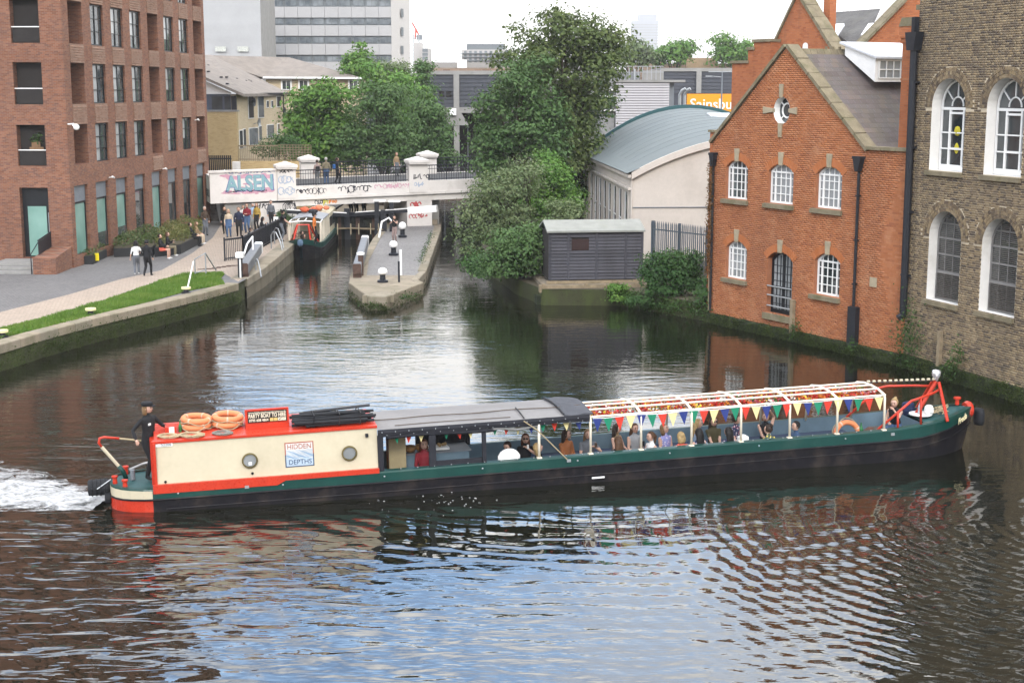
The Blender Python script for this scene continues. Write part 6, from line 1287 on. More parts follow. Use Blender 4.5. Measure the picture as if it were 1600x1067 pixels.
# far blocks, tower, crane
a = D(722, 100, 420); t = thing('far_apartment_block', 'far pale apartment block with dark top floor behind the tall tree', 'apartment building', (a.x, 420, 0)); f = lambda x, y: (D(x, y, 420).x-a.x, D(x, y, 420).z)
x1, zt_ = f(800, 78); q = MB(); q.box(0, x1, 0, 14, 0.9, zt_); q.build('wall', paint('far_render', (0.50, 0.47, 0.44), 0.85), t); q = MB(); A = f(729, 69); q.box(A[0], x1-2, 1, 12, zt_+0.003, A[1]); q.build('top_floor', M['office_frame'], t)
for r_, y in enumerate((80, 85.5, 91, 96.5)):
    for i in range(9): A = f(725+i*8, y); q = MB(); q.box(A[0], A[0]+0.75, -0.1, 0.05, A[1]-0.75, A[1]+0.0); q.build('window', M['office_frame'], t)
    A = f(722, y+3.7); q = MB(); q.box(-0.8, x1, -0.9, -0.0, A[1]-0.1, A[1]+0.05); q.build('balcony', M['lead'], t)
a = D(655, 100, 430); t = thing('far_flats', 'far cream flats beside the crane', 'apartment building', (a.x, 430, 0)); f = lambda x, y: (D(x, y, 430).x-a.x, D(x, y, 430).z)
q = MB(); A = f(659, 76); q.box(f(657, 0)[0], f(670, 0)[0], 0, 10, 0.9, A[1]); q.box(f(645, 0)[0], f(657, 0)[0], 2, 10, 0.9, f(0, 67)[1]); q.build('wall', paint('far_render', (0.50, 0.47, 0.44), 0.85), t)
for y in (79, 85, 91): A = f(660, y); q = MB(); q.box(A[0], A[0]+1.6, -0.1, 0.02, A[1]-0.5, A[1]+0.4); q.build('window', M['office_frame'], t)
t = thing('tower_crane', 'red and white tower crane far behind the office block', 'crane', (D(651, 100, 500).x, 500, 0)); f = lambda x, y: (D(x, y, 500).x-t.location.x, D(x, y, 500).z); q = MB(); A = f(651, 55)
for dx in (-0.9, 0.9):
    for dy in (-0.9, 0.9): q.bar((dx, dy, 0.9), (dx, dy, A[1]), 0.3)
z = 2
while z < A[1]: q.bar((-0.9, -0.9, z), (0.9, -0.9, z+2), 0.18); z += 2
q.build('mast', M['steel'], t); B_ = f(644, 36); C_ = f(656, 58); q = MB(); q.bar((B_[0], 0, B_[1]), (C_[0], 0, C_[1]), 0.45); q.bar((f(649, 62)[0], 0, f(0, 62)[1]), (f(650, 45)[0], 0, f(0, 45)[1]), 0.5); q.build('jib', M['red_gloss'], t); q = MB(); q.cbox((f(655, 0)[0], 0, f(0, 59)[1]), (1.8, 1.5, 1.6)); q.build('cab', M['lead'], t)
YT_ = 2000; a = D(988, 100, YT_); t = thing('distant_tower', 'tall pale tower block fading into the haze', 'tower block', (a.x, YT_, 0)); f = lambda x, y: (D(x, y, YT_).x-a.x, D(x, y, YT_).z); gl_ = paint('tower_hazed', (0.40, 0.415, 0.45), 0.5, var=0.04, scale=0.02)  # pale tower colour has part of the distance haze painted in
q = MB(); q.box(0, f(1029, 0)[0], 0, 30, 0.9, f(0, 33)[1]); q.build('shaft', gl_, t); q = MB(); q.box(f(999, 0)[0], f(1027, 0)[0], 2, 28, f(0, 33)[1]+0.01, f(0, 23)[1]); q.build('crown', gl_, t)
q = MB()
for i in range(26): z = 6+i*(f(0, 33)[1]-8)/26; q.box(-0.3, f(1029, 0)[0]+0.3, -0.4, -0.0, z, z+0.9)
q.build('floor_edge', M['concrete'], t)
t = thing('distant_hill', 'low dark tree covered skyline far beyond the town', 'hill', (0, 2300, 0)); q = MB(); pts = [(-900+36*i, D(800, 112, 2300).z+12*mnoise.noise(Vector((i*0.35, 1.2, 0)))+5*mnoise.noise(Vector((i*1.3, 4, 0)))) for i in range(60)]
q.loft([[(x, 0, 0.9), (x, 60, z), (x, 240, z*0.9), (x, 300, 0.9)] for x, z in pts], caps=False, closed=False); o = q.build('ridge', M['moss'], t)
# ------------------------------------------------------------------ trees and bushes
M['lf_dark'] = leaf_mat('leaf_dark', [(0.032, 0.081, 0.025), (0.058, 0.135, 0.036), (0.099, 0.189, 0.050)])
M['lf_mid'] = leaf_mat('leaf_mid', [(0.054, 0.117, 0.036), (0.094, 0.180, 0.054), (0.153, 0.243, 0.081)])
M['lf_olive'] = leaf_mat('leaf_olive', [(0.063, 0.099, 0.029), (0.108, 0.153, 0.043), (0.180, 0.216, 0.065)])
M['lf_pale'] = leaf_mat('leaf_pale', [(0.099, 0.153, 0.063), (0.171, 0.234, 0.099), (0.270, 0.315, 0.153)])
M['lf_bright'] = leaf_mat('leaf_bright', [(0.072, 0.180, 0.027), (0.126, 0.270, 0.045), (0.216, 0.342, 0.072)])
M['bark'] = paint('bark', (0.075, 0.06, 0.045), 0.95, var=0.3, scale=5, bump=0.02)
def plant(name, label, cat, base, blobs, Y, n_sub, n_leaf, size, mat, trunk=0.2, group=None, sub=0.85, depth=1.0, part='crown', twigs=18, loose=1.5):
    """blobs: (px, py, half width px, half height px[, offset in depth]) sighted at distance Y; leaves gather in sub-clumps inside them"""
    B0 = D(base[0], base[1], Y) if len(base) == 2 else Vector(base); B0 = Vector((B0.x, Y if len(base) == 2 else B0.y, base[2] if len(base) == 3 else 0.75))
    t = thing(name, label, cat, B0, 0, group); el = []
    for b in blobs:
        c = D(b[0], b[1], Y); k = Y/FPX; el.append((np.array([c.x-B0.x, (b[4] if len(b) > 4 else 0.0), c.z-B0.z]), np.array([b[2]*k, b[2]*k*depth, b[3]*k])))
    vol = np.array([e[1][0]*e[1][2] for e in el]); vol = vol/vol.sum(); cs = []; L_ = []; N_ = []; tries = 0
    per = n_leaf//n_sub
    while len(cs) < n_sub:
        i = NR.choice(len(el), p=vol); d = NR.normal(0, 1, 3); d /= np.linalg.norm(d); r = NR.uniform(0.25, 1.0)**0.5
        p = el[i][0]+el[i][1]*d*r*0.90; tries += 1
        if p[2] < 0.05 and tries < n_sub*20: continue
        cs.append(p); s_ = sub*NR.uniform(0.55, 1.25); sq = np.array([1.15, 1.15, 0.72])
        m_ = int(per*NR.uniform(0.6, 1.4)*(s_/sub)**2); q = NR.normal(0, 1, (m_, 3)); q /= np.linalg.norm(q, axis=1)[:, None]
        q[:, 2] = np.where(NR.random_sample(m_) < 0.65, np.abs(q[:, 2]), q[:, 2]); rr = NR.uniform(0.45, 1.0, m_)**0.6*(1+0.22*NR.normal(0, 1, m_)*loose)
        L_.append(p+q*rr[:, None]*s_*sq); N_.append(q)
    Lc = np.vstack(L_); Nn = np.vstack(N_); k = Lc[:, 2] > (-0.55 if trunk < 0.1 else 0.1); leaf_cloud(part if trunk > 0.06 else 'foliage', Lc[k], size, mat, t, up=0.3, nrm=Nn[k])
    q = MB(); top = max(c[2] for c in cs)*0.72; ax = np.mean(np.array(cs), 0)
    bend = lambda z: (ax[0]*min(1, z/max(top, .1))*0.8+0.12*math.sin(z*0.9), ax[1]*min(1, z/max(top, .1))*0.8, z)
    if trunk > 0.06: q.tube([bend(top*i/7) for i in range(8)], [trunk*(1-0.85*i/7)*(1.35 if i == 0 else 1) for i in range(8)], 8)
    ordr = sorted(range(len(cs)), key=lambda i: NR.random_sample())[:twigs]
    for i in ordr:
        c = cs[i]; z0 = max(0.0, min(top*0.95, c[2]*NR.uniform(0.35, 0.75))); a = Vector(bend(z0)) if trunk > 0.06 else Vector((c[0]*0.25, c[1]*0.25, 0)); e = Vector(c); md = (a+e)/2+Vector((0, 0, 0.15*(e-a).length))
        q.tube([a, md, e], [max(0.02, trunk*0.38), max(0.014, trunk*0.22), 0.012], 5)
    q.build('trunk' if trunk > 0.06 else 'stem', M['bark'], t, smooth=True); return t
# tall pair in the middle
plant('tall_tree', 'tallest broad olive green tree rising above the bridge in the centre', 'tree', (880, 330), [(885, 120, 85, 60), (905, 62, 58, 38), (845, 165, 70, 60), (930, 120, 48, 58), (880, 225, 62, 65), (812, 95, 42, 52), (868, 42, 24, 22), (955, 75, 22, 22)], 93, 210, 27000, 0.25, M['lf_olive'], 0.32, 'trees between the weir stream and the store', 0.95, twigs=40)
plant('tall_tree', 'dense mid green tree overhanging the right end of the bridge', 'tree', (800, 320), [(800, 185, 62, 60), (785, 250, 52, 50), (825, 130, 50, 48), (850, 215, 50, 60), (768, 205, 32, 50), (800, 300, 60, 35)], 90, 170, 24000, 0.22, M['lf_mid'], 0.26, 'trees between the weir stream and the store', 0.8, twigs=24)
plant('tall_tree', 'dark green tree in the gap beside the white curved roof hall', 'tree', (905, 335), [(905, 215, 40, 60), (900, 285, 40, 50), (925, 165, 30, 40)], 97, 70, 9000, 0.24, M['lf_dark'], 0.22, 'trees between the weir stream and the store', 0.9)
# group left of the bridge
gl_ = 'trees behind the bridge railings'
plant('broad_tree', 'round dark green sycamore at the left of the trees behind the bridge', 'tree', (505, 262, 0.9) and (505, 262), [(500, 185, 50, 55), (530, 215, 42, 45), (480, 215, 32, 40), (515, 145, 38, 24), (470, 175, 20, 26), (490, 245, 40, 20), (540, 245, 36, 18)], 112, 130, 19000, 0.30, M['lf_bright'], 0.25, gl_, 0.95)
plant('broad_tree', 'pale grey green willowy tree in the middle of the trees behind the bridge', 'tree', (595, 262), [(590, 195, 50, 50), (620, 225, 45, 35), (560, 225, 40, 35), (600, 155, 36, 26), (590, 245, 60, 18)], 110, 140, 20000, 0.22, M['lf_mid'], 0.22, gl_, 0.85)
plant('broad_tree', 'dark leafy tree rising between the willowy tree and the office block', 'tree', (600, 258), [(585, 125, 34, 32), (625, 150, 40, 40), (650, 185, 36, 45), (610, 180, 40, 40)], 122, 110, 14000, 0.30, M['lf_bright'], 0.25, gl_, 1.0)
plant('broad_tree', 'bushy mid green tree at the right of the trees behind the bridge', 'tree', (672, 262), [(672, 205, 32, 42), (690, 235, 30, 28), (655, 230, 40, 30), (660, 165, 20, 22), (670, 248, 44, 14)], 114, 90, 12000, 0.24, M['lf_mid'], 0.2, gl_, 0.85)
plant('poplar_tree', 'narrow pointed poplar in front of the office block windows', 'tree', (562, 200), [(562, 92, 14, 26), (566, 120, 20, 22), (555, 108, 14, 16), (545, 112, 12, 10)], 136, 40, 6000, 0.28, M['lf_bright'], 0.2, gl_, 0.8)
plant('feathery_tree', 'feathery yellow green tree top beside the office block end wall', 'tree', (622, 200), [(617, 118, 26, 22), (600, 112, 16, 14)], 128, 36, 4000, 0.2, M['lf_pale'], 0.15, gl_, 0.8)
plant('sapling', 'slender sapling in front of the dark clad store', 'tree', (668, 200), [(668, 122, 14, 22), (660, 105, 8, 12), (672, 140, 12, 12)], 125, 24, 2200, 0.22, M['lf_mid'], 0.1, gl_, 0.6)
plant('garden_shrub', 'garden shrubs spilling over the trellis of the buff wall', 'shrub', (430, 252), [(430, 235, 30, 14), (450, 225, 18, 14), (405, 240, 14, 10)], 108, 40, 3600, 0.16, M['lf_dark'], 0.05, None, 0.6)
# bushes along the weir stream
gb = 'bushes on the right bank of the weir stream'
plant('bank_bush', 'loose pale green bush hanging over the weir stream', 'bush', (790, 425), [(780, 320, 55, 48), (750, 345, 34, 40), (815, 285, 40, 30), (800, 365, 60, 40), (745, 395, 26, 34)], 77, 130, 16000, 0.15, M['lf_pale'], 0.12, gb, 0.7, twigs=40)
plant('bank_bush', 'round dense dark green bush in front of the tall trees', 'bush', (860, 345), [(855, 290, 42, 38), (835, 320, 40, 30), (880, 315, 28, 30)], 83, 90, 12000, 0.16, M['lf_bright'], 0.12, gb, 0.65)
plant('bank_bush', 'bushy green willow at the left end of the dark shed', 'bush', (815, 452), [(810, 395, 48, 44), (830, 430, 32, 26), (780, 425, 36, 28), (845, 375, 20, 30)], 68, 110, 13000, 0.15, M['lf_mid'], 0.10, gb, 0.6, twigs=40)
plant('bank_bush', 'light green shrub peeping over the shed roof', 'bush', (885, 352), [(885, 328, 26, 24), (870, 345, 18, 16)], 74, 34, 3500, 0.13, M['lf_pale'], 0.08, gb, 0.5)
plant('bank_bush', 'yellow green leafy shrub top against the dark tree', 'bush', (850, 270), [(852, 252, 16, 14), (862, 262, 14, 10)], 84, 22, 1500, 0.17, M['lf_bright'], 0.07, gb, 0.45)
plant('bank_bush', 'bare twiggy straw coloured shrub above the pale bush', 'bush', (830, 290), [(822, 262, 24, 22), (805, 275, 16, 14)], 81, 30, 900, 0.10, M['lf_pale'], 0.08, gb, 0.6, twigs=30)
plant('bank_bush', 'dark low foliage trailing into the water beside the shed bush', 'bush', (775, 455), [(760, 430, 26, 22), (745, 415, 18, 18), (790, 448, 24, 14)], 70, 50, 5000, 0.13, M['lf_dark'], 0.05, gb, 0.5)
plant('bramble', 'tangled bramble bush between the shed and the red building', 'bush', (1055, 470), [(1025, 418, 22, 22), (1050, 408, 20, 16), (1070, 430, 26, 24), (1040, 445, 30, 26), (1088, 455, 20, 30), (1065, 475, 34, 18), (1095, 480, 14, 18), (1018, 446, 14, 16), (1080, 408, 14, 14), (1012, 432, 8, 16)], 62.5, 190, 13000, 0.12, M['lf_dark'], 0.06, None, 0.34, twigs=60, loose=1.6)
plant('creeper', 'dark ivy cushion hanging on the red building corner by the water', 'ivy', (1104, 480), [(1104, 455, 9, 22), (1100, 480, 12, 16)], 60.0, 16, 1600, 0.10, M['lf_dark'], 0.05, None, 0.35)
plant('landing_plant', 'round leafy plant growing out of the landing below the shed', 'bush', (970, 466), [(968, 460, 20, 13), (978, 465, 14, 9)], 64.0, 18, 1800, 0.11, M['lf_bright'], 0.05, None, 0.32)
plant('landing_plant', 'low dark weeds at the water line right of the landing', 'bush', (1010, 472), [(1005, 470, 28, 6), (1040, 478, 24, 6)], 62.5, 24, 1500, 0.10, M['lf_dark'], 0.05, None, 0.25)
plant('abutment_bush', 'small green bush against the white bridge abutment', 'bush', (440, 350), [(440, 337, 12, 8)], 93.0, 12, 900, 0.12, M['lf_dark'], 0.05, None, 0.35)
plant('abutment_bush', 'low green bush by the end of the lock gate beam', 'bush', (455, 352), [(455, 344, 9, 6)], 92.2, 8, 600, 0.12, M['lf_mid'], 0.05, None, 0.3)
# far trees
gf = 'far trees on the skyline'
plant('skyline_tree', 'far green trees left of the pale tower', 'tree', (985, 100), [(985, 85, 26, 16), (1005, 95, 20, 10), (965, 90, 16, 12)], 225, 50, 4200, 0.5, M['lf_pale'], 0.3, gf, 1.6)
plant('skyline_tree', 'far green tree just right of the pale tower', 'tree', (1055, 108), [(1050, 88, 26, 14), (1068, 80, 16, 12), (1032, 92, 14, 10)], 228, 50, 4600, 0.5, M['lf_bright'], 0.3, gf, 1.6)
plant('skyline_tree', 'far green tree with two lobes left of the brick gable', 'tree', (1150, 108), [(1148, 88, 26, 16), (1130, 72, 9, 12), (1168, 80, 12, 16)], 228, 50, 4600, 0.5, M['lf_bright'], 0.3, gf, 1.6)
# ------------------------------------------------------------------ the party narrowboat
BSC = 0.981; A0 = G(239.5, 789, 0.18); TR = 0.0175; HB = R(76); hB = Vector((math.sin(HB), math.cos(HB), 0)); nB = Vector((-hB.y, hB.x, 0))
def Bs(px, py, v=0.0):
    s, z = W(px, py, A0+nB*v*BSC, hB); return s/BSC, (z-A0.z-TR*s)/BSC
nbt = thing('party_boat', 'long cream red and green party narrowboat crossing the basin', 'narrowboat', A0, 0, None, (0, -TR, PI/2-HB)); nbt.scale = (BSC,)*3
BM = Matrix.Translation(A0) @ Euler((0, -TR, PI/2-HB)).to_matrix().to_4x4() @ Matrix.Scale(BSC, 4)
CV = 1.05
def ip_(x, P):
    for (a, fa), (b, fb) in zip(P[:-1], P[1:]):
        if x <= b: t_ = max(0, (x-a)/(b-a)); return fa+(fb-fa)*t_
    return P[-1][1]
def make_hull(parent, hb, zg, zgb, s0, s1, open0, open1, floor, mats, stern=True, zbot=-0.85, deckz=None):
    """steel hull: skin with painted bands, gunwale, decks, open well with lining"""
    S = sorted(set([s0+0.001]+[s0+0.05*i for i in range(1, 26)]+list(np.arange(s0+1.3, s1-2.6, 0.6))+[s1-2.6+0.1*i for i in range(26)]+[s1-0.02, 0.0]))
    q = MB(); n_ = len(S)
    for sd in (-1, 1):
        vs = []
        for s in S:
            h = hb(s); g_, gb = zg(s), zgb(s); rake = 0.0 if s < s1-3 else (s-(s1-3))/3
            for z, k in ((zbot, 0.94), (gb-0.22, 0.985), (gb, 1.0), (g_-0.035, 1.0), (g_, 0.985)): vs.append((s-(0.28*rake*(g_-z)), CV+sd*h*k, z))
        b0 = len(q.v); fs = []; ms = []
        for i in range(n_-1):
            for j in range(4):
                f = (b0+i*5+j, b0+(i+1)*5+j, b0+(i+1)*5+j+1, b0+i*5+j+1); fs.append(f if sd < 0 else f[::-1])
                st = stern and S[i] < -0.02; ms.append((3 if st else 0) if j < 2 else ((2 if st else 1) if j == 2 else 1))
        q.v += vs; q.f += fs; q.m += ms
    q.build('hull', mats, parent, fix=False)
    q = MB(); w_ = 0.15
    for sd in (-1, 1):
        rings = []
        for s in S:
            h = hb(s)*0.985; hi = max(0.0, h-w_); rings.append([(s, CV+sd*h, zg(s)), (s, CV+sd*hi, zg(s)+0.012)])
        q.loft(rings, caps=False, closed=False)
    q.build('gunwale', mats[1], parent)
    for sd in (-1, 1):
        q = MB(); q.tube([(s-(0.0 if s < s1-3 else 0.28*(s-(s1-3))/3*(zg(s)-zgb(s))), CV+sd*(hb(s)+0.012), zgb(s)) for s in S], 0.024, 6); q.build('rubbing_strake', M['hull_black'], parent)
        q = MB(); q.tube([(s-(0.0 if s < s1-3 else 0.28*(s-(s1-3))/3*0.4), CV+sd*(hb(s)*0.985+0.012), zgb(s)-0.24) for s in S if s > 0.3], 0.018, 6); q.build('rubbing_strake', M['hull_black'], parent)
    # lining of the open well
    q = MB(); SS = [s for s in S if open0 <= s <= open1]
    for sd in (-1, 1): q.loft([[(s, CV+sd*max(0.02, hb(s)*0.985-w_), zg(s)+0.010), (s, CV+sd*max(0.02, hb(s)*0.985-w_-0.03), floor)] for s in SS], caps=False, closed=False)
    q.build('lining', M['boat_blue'], parent)
    q = MB(); q.loft([[(s, CV-hb(s)+0.1, floor), (s, CV+hb(s)-0.1, floor)] for s in SS], caps=False, closed=False); q.build('floor', M['boat_floor'], parent)
    for a, c, nm in ((s0, open0, 'stern_deck'), (open1, s1, 'fore_deck')):
        D_ = [s for s in S if a <= s <= c]
        if len(D_) > 1: q = MB(); q.loft([[(s, CV-max(0, hb(s)*0.985-0.10), zg(s)-0.03), (s, CV, zg(s)-0.015), (s, CV+max(0, hb(s)*0.985-0.10), zg(s)-0.03)] for s in D_], caps=False, closed=False); q.build(nm, M['deck_green'], parent)
    q = MB(); s = SS[-1]; q.quad((s, CV-hb(s)+0.1, floor), (s, CV+hb(s)-0.1, floor), (s, CV+hb(s)-0.1, zg(s)-0.02), (s, CV-hb(s)+0.1, zg(s)-0.02)); q.build('bulkhead', M['boat_blue'], parent)
M['boat_blue'] = paint('boat_blue', (0.15, 0.225, 0.28), 0.5, var=0.10); M['boat_floor'] = paint('boat_floor', (0.10, 0.09, 0.08), 0.8); M['deck_green'] = paint('deck_green', (0.025, 0.09, 0.09), 0.55, var=0.1, bump=0.002)
HBp = [(-1.0, 0.03), (-0.985, 0.26), (-0.94, 0.45), (-0.85, 0.62), (-0.7, 0.78), (-0.5, 0.90), (-0.2, 1.0), (0.15, 1.05), (19.0, 1.05), (19.8, 1.0), (20.5, 0.88), (21.1, 0.68), (21.6, 0.44), (22.0, 0.17), (22.15, 0.03)]
make_hull(nbt, lambda s: ip_(s, HBp), lambda s: ip_(s, [(-1, 0.40), (0, 0.36), (18.4, 0.36), (19.5, 0.39), (20.6, 0.45), (22.2, 0.66)]), lambda s: ip_(s, [(-1, 0.13), (0, 0.12), (6, 0.085), (18, 0.06), (20, 0.06), (21, 0.17), (22.2, 0.40)]), -1.0, 22.15, 5.45, 20.2, -0.48, [M['hull_black'], M['green_gloss'], M['cream'], M['red_gloss']])
q = MB()
for s in np.arange(5.9, 19.0, 0.42): q.ball((s, 0.06, 0.385), 0.018, 6)
for s in np.arange(-0.02, 19, 2.45): q.ball((s+0.6, -0.01, 0.24), 0.025, 6)
q.build('rivets', M['steel'], nbt)
for s in (2.18, 10.15, 19.1): q = MB(); q.cbox((s, -0.012, 0.26), (0.10, 0.03, 0.07)); q.build('fairlead', M['steel'], nbt)
q = MB(); q.box(10.75, 11.08, -0.03, -0.005, -0.26, -0.22); q.build('skin_fitting', M['gloss_white'], nbt)
# cabin
q = MB(); prof = [(0.06, 0.37), (0.16, 1.44), (0.21, 1.475), (0.6, 1.53), (1.05, 1.55), (1.5, 1.53), (1.89, 1.475), (1.94, 1.44), (2.04, 0.37)]
cs0, cs1 = 0.10, 5.36
rg = lambda s: [(s, v, z) for v, z in prof]
q.loft([rg(cs0), rg(cs1)], 0); cab = q.build('cabin', [M['cream'], M['red_gloss']], nbt); me = cab.data
for p in me.polygons:
    c = p.center
    if c.z > 1.455 or abs(p.normal.x) > 0.9: p.material_index = 1
q = MB(); 
for v0, v1 in ((0.125, 0.235), (1.865, 1.975)): q.loft([[(s, v0, 1.43), (s, v1, 1.45), (s, v1, 1.50), (s, v0, 1.485)] for s in (cs0-0.05, cs1)])
q.build('roof_edge', M['red_gloss'], cab)
q = MB(); q.box(cs0-0.03, cs0+0.03, 0.03, 0.20, 0.28, 1.45); q.build('corner_trim', M['red_gloss'], cab)
q = MB(); q.prism([(0.02, 0.27), (2.9, 0.245), (3.1, 0.345), (5.36, 0.335), (5.36, 0.45), (0.02, 0.475)], -0.022, 0.075, 'y'); q.build('red_band', M['red_gloss'], nbt)
for s, z in ((2.285, 0.875), (4.66, 0.865)):
    q = MB(); q.lathe([(0.185, 0.0), (0.19, -0.04), (0.155, -0.045), (0.15, 0.0)], 24, (s, 0.095, z), axis='y'); f = q.build('porthole', paint('brass', (0.20, 0.16, 0.07), 0.4, metal=0.6), cab, smooth=False); q = MB(); q.lathe([(0.15, -0.012), (1e-6, -0.016)], 20, (s, 0.098, z), axis='y'); q.build('pane', M['glass_pale'], f, fix=False)
q = MB(); q.box(2.25, 2.33, 0.066, 0.072, 0.765, 0.84); q.build('porthole_notice', M['gloss_white'], cab)
for s, z in ((0.31, 0.52), (2.33, 0.56)): q = MB(); q.lathe([(0.032, 0), (0.03, -0.03), (1e-6, -0.03)], 10, (s, 0.075, z), axis='y'); q.build('vent_hole', M['hull_black'], cab)
q = MB(); q.cbox((5.1, 0.10, 1.27), (0.07, 0.06, 0.08)); q.build('tie_cleat', M['black_iron'], cab)
tl = math.atan2(0.10, 1.07)
def side_text(txt, size, mat, s, z, name, w_=None, sh=0.0, off=0.0):
    o = text_mesh(txt, size, mat, cab, name, (s, 0.07+(z-0.37)*0.0935-0.022, z), (PI/2-tl*1.0, 0, 0), 0.002, 'CENTER', 1.0, off, sh)
    if w_: xs = [v_.co.x for v_ in o.data.vertices]; o.data.transform(Matrix.Diagonal((w_/(max(xs)-min(xs)), 1, 1, 1)))
    return o
def side_plate(s0, s1, z0, z1, mat, name, d=0.006):
    y = lambda z: 0.06+(z-0.37)*0.0935-d
    q = MB(); q.add([(s0, y(z0), z0), (s1, y(z0), z0), (s1, y(z1), z1), (s0, y(z1), z1), (s0, y(z0)+d, z0), (s1, y(z0)+d, z0), (s1, y(z1)+d, z1), (s0, y(z1)+d, z1)], [(0, 1, 2, 3), (0, 4, 5, 1), (1, 5, 6, 2), (2, 6, 7, 3), (3, 7, 4, 0)]); return q.build(name, mat, cab)
INK = paint('ink_blue', (0.03, 0.06, 0.13), 0.5); INR = paint('ink_red', (0.40, 0.10, 0.06), 0.5)
side_plate(3.12, 3.81, 0.93, 1.225, INR, 'sign_border', 0.004); side_plate(3.12, 3.81, 0.63, 0.929, INK, 'sign_border', 0.004)
side_plate(3.145, 3.785, 0.655, 1.20, paint('sign_face', (0.66, 0.64, 0.60), 0.5), 'sign_face', 0.008)
bl_ = paint('sign_wave', (0.25, 0.38, 0.52), 0.5); q = MB(); y = lambda z: 0.06+(z-0.37)*0.0935-0.010
for k in range(9):
    z0 = 0.845+0.022*k; th = 0.017-0.0012*k
    for i in range(16):
        a, c = 3.15+0.63*i/16, 3.15+0.63*(i+1)/16; za, zc = z0+0.012*math.sin(i*0.9+k), z0+0.012*math.sin((i+1)*0.9+k); q.add([(a, y(za), za), (c, y(zc), zc), (c, y(zc+th), zc+th), (a, y(za+th), za+th)], [(0, 1, 2, 3)])
q.build('sign_waves', bl_, cab, fix=False)
side_plate(3.145, 3.785, 0.655, 0.838, paint('sign_pale_blue', (0.42, 0.52, 0.62), 0.5), 'sign_face', 0.0095)
side_text('HIDDEN', 0.17, INR, 3.465, 1.115, 'lettering', 0.56); side_text('DEPTHS', 0.165, INK, 3.475, 0.745, 'lettering', 0.54)
side_plate(0.13, 0.52, 1.355, 1.445, M['gloss_white'], 'number_plate', 0.02); o = side_text('52206', 0.085, INK, 0.375, 1.40, 'lettering', 0.23); o.location.y -= 0.018
# sign box on the roof
q = MB(); q.box(2.25, 3.29, 0.52, 1.0, 1.46, 1.64); q.build('roof_box', M['red_gloss'], cab)
q = MB(); q.box(2.25, 3.29, 0.56, 0.62, 1.642, 2.0); sg = q.build('hire_board', M['red_gloss'], cab); q = MB(); q.box(2.31, 3.24, 0.545, 0.559, 1.675, 1.955); q.build('board_face', paint('board_black', (0.012, 0.010, 0.010), 0.4), sg)
GD = paint('board_cream', (0.78, 0.72, 0.55), 0.5)
def bt(txt, s0, s1, z, h_, off=0.0):
    o = text_mesh(txt, h_, GD, sg, 'lettering', (0, 0, 0), (PI/2, 0, 0), 0.002, 'CENTER', 1.0, off); xs = [v_.co.x for v_ in o.data.vertices]; o.data.transform(Matrix.Diagonal(((s1-s0)/(max(xs)-min(xs)), 1, 1, 1))); o.location = ((s0+s1)/2, 0.541, z)
bt('www.hiddendepthscanalcruises.co.uk', 2.33, 3.22, 1.918, 0.06, 0.001); bt('PARTY BOAT TO HIRE', 2.33, 3.22, 1.835, 0.135, 0.003); bt('0795 608 4864', 2.34, 2.80, 1.73, 0.09, 0.002)
for i in range(4):
    x = 2.835+0.098*i; q = MB(); q.box(x, x+0.085, 0.538, 0.546, 1.695, 1.77); q.build('icon', GD if i > 1 else paint('icon_gold', (0.62, 0.46, 0.16), 0.5), sg)
o = text_mesh('f', 0.085, M['hull_black'], sg, 'lettering', (3.17, 0.534, 1.735), (PI/2, 0, 0), 0.001)
q = MB(); q.add([(2.831+0.098*2+0.02+x*0.05, 0.5355, 1.71+z*0.045) for x, z in ((0, .1), (.5, 0), (.9, .4), (1, .9), (.7, 1), (.5, .6), (0, .9), (.15, .5))], [tuple(range(8))]); q.build('icon_bird', M['hull_black'], sg)
# life rings on the roof
M['ring'] = paint('ring_orange', (0.66, 0.22, 0.09), 0.55, var=0.08, scale=2)
def life_ring(label, loc, rot, Rr=0.30, r=0.072, group='life rings stacked on the cabin roof'):
    t = thing('life_ring', label, 'life ring', BM @ Vector(loc), 0, group, (BM.to_3x3() @ Euler(rot).to_matrix()).to_euler()); q = MB(); q.torus((0, 0, 0), Rr, r, 36, 10); q.build('ring', M['ring'], t, smooth=True)
    for k in range(4):
        a = PI/2*k+0.5; q = MB(); q.torus((0, 0, 0), Rr, r+0.006, 4, 10, a0=a-0.06, a1=a+0.06); q.build('band', paint('band_pale', (0.62, 0.42, 0.30), 0.5), t)
        a2 = a+PI/4; q = MB(); q.tube([((Rr+r)*math.cos(a+u), (Rr+r+0.06*math.sin(u/(PI/2)*PI))*math.sin(a+u), -0.12*math.sin(u/(PI/2)*PI)*0.5) for u in [PI/2*i/6 for i in range(7)]], 0.012, 5); q.build('grab_line', paint('rope_tan', (0.45, 0.36, 0.22), 0.9), t)
life_ring('lower life ring of the left stack on the cabin roof', (1.10, 0.98, 1.63), (0.06, 0.0, 0)); life_ring('upper life ring of the left stack tilted on the one below', (1.12, 1.02, 1.765), (0.07, 0.03, 0.5))
life_ring('lower life ring of the right stack beside the hire board', (1.84, 0.98, 1.63), (0.05, 0, 0.3)); life_ring('upper life ring of the right stack leaning by the hire board', (1.86, 1.02, 1.765), (0.08, -0.03, 1.0))
def rope_coil(label, s, v, z, r, mat, n=5):
    t = thing('rope_coil', label, 'rope', BM @ Vector((s, v, z)), 0, 'rope coils on the cabin roof'); q = MB(); pts = [(r*(0.55+0.1*math.sin(i*2.1))*(1+0.3*(i/(n*14)))*math.cos(2*PI*i/14)*1.25, r*(0.6+0.1*math.cos(i*1.3))*math.sin(2*PI*i/14), 0.02+0.045*(i % 28)/28+0.01*math.sin(i)) for i in range(n*14)]; q.tube(pts, 0.018, 5); q.build('rope', mat, t)
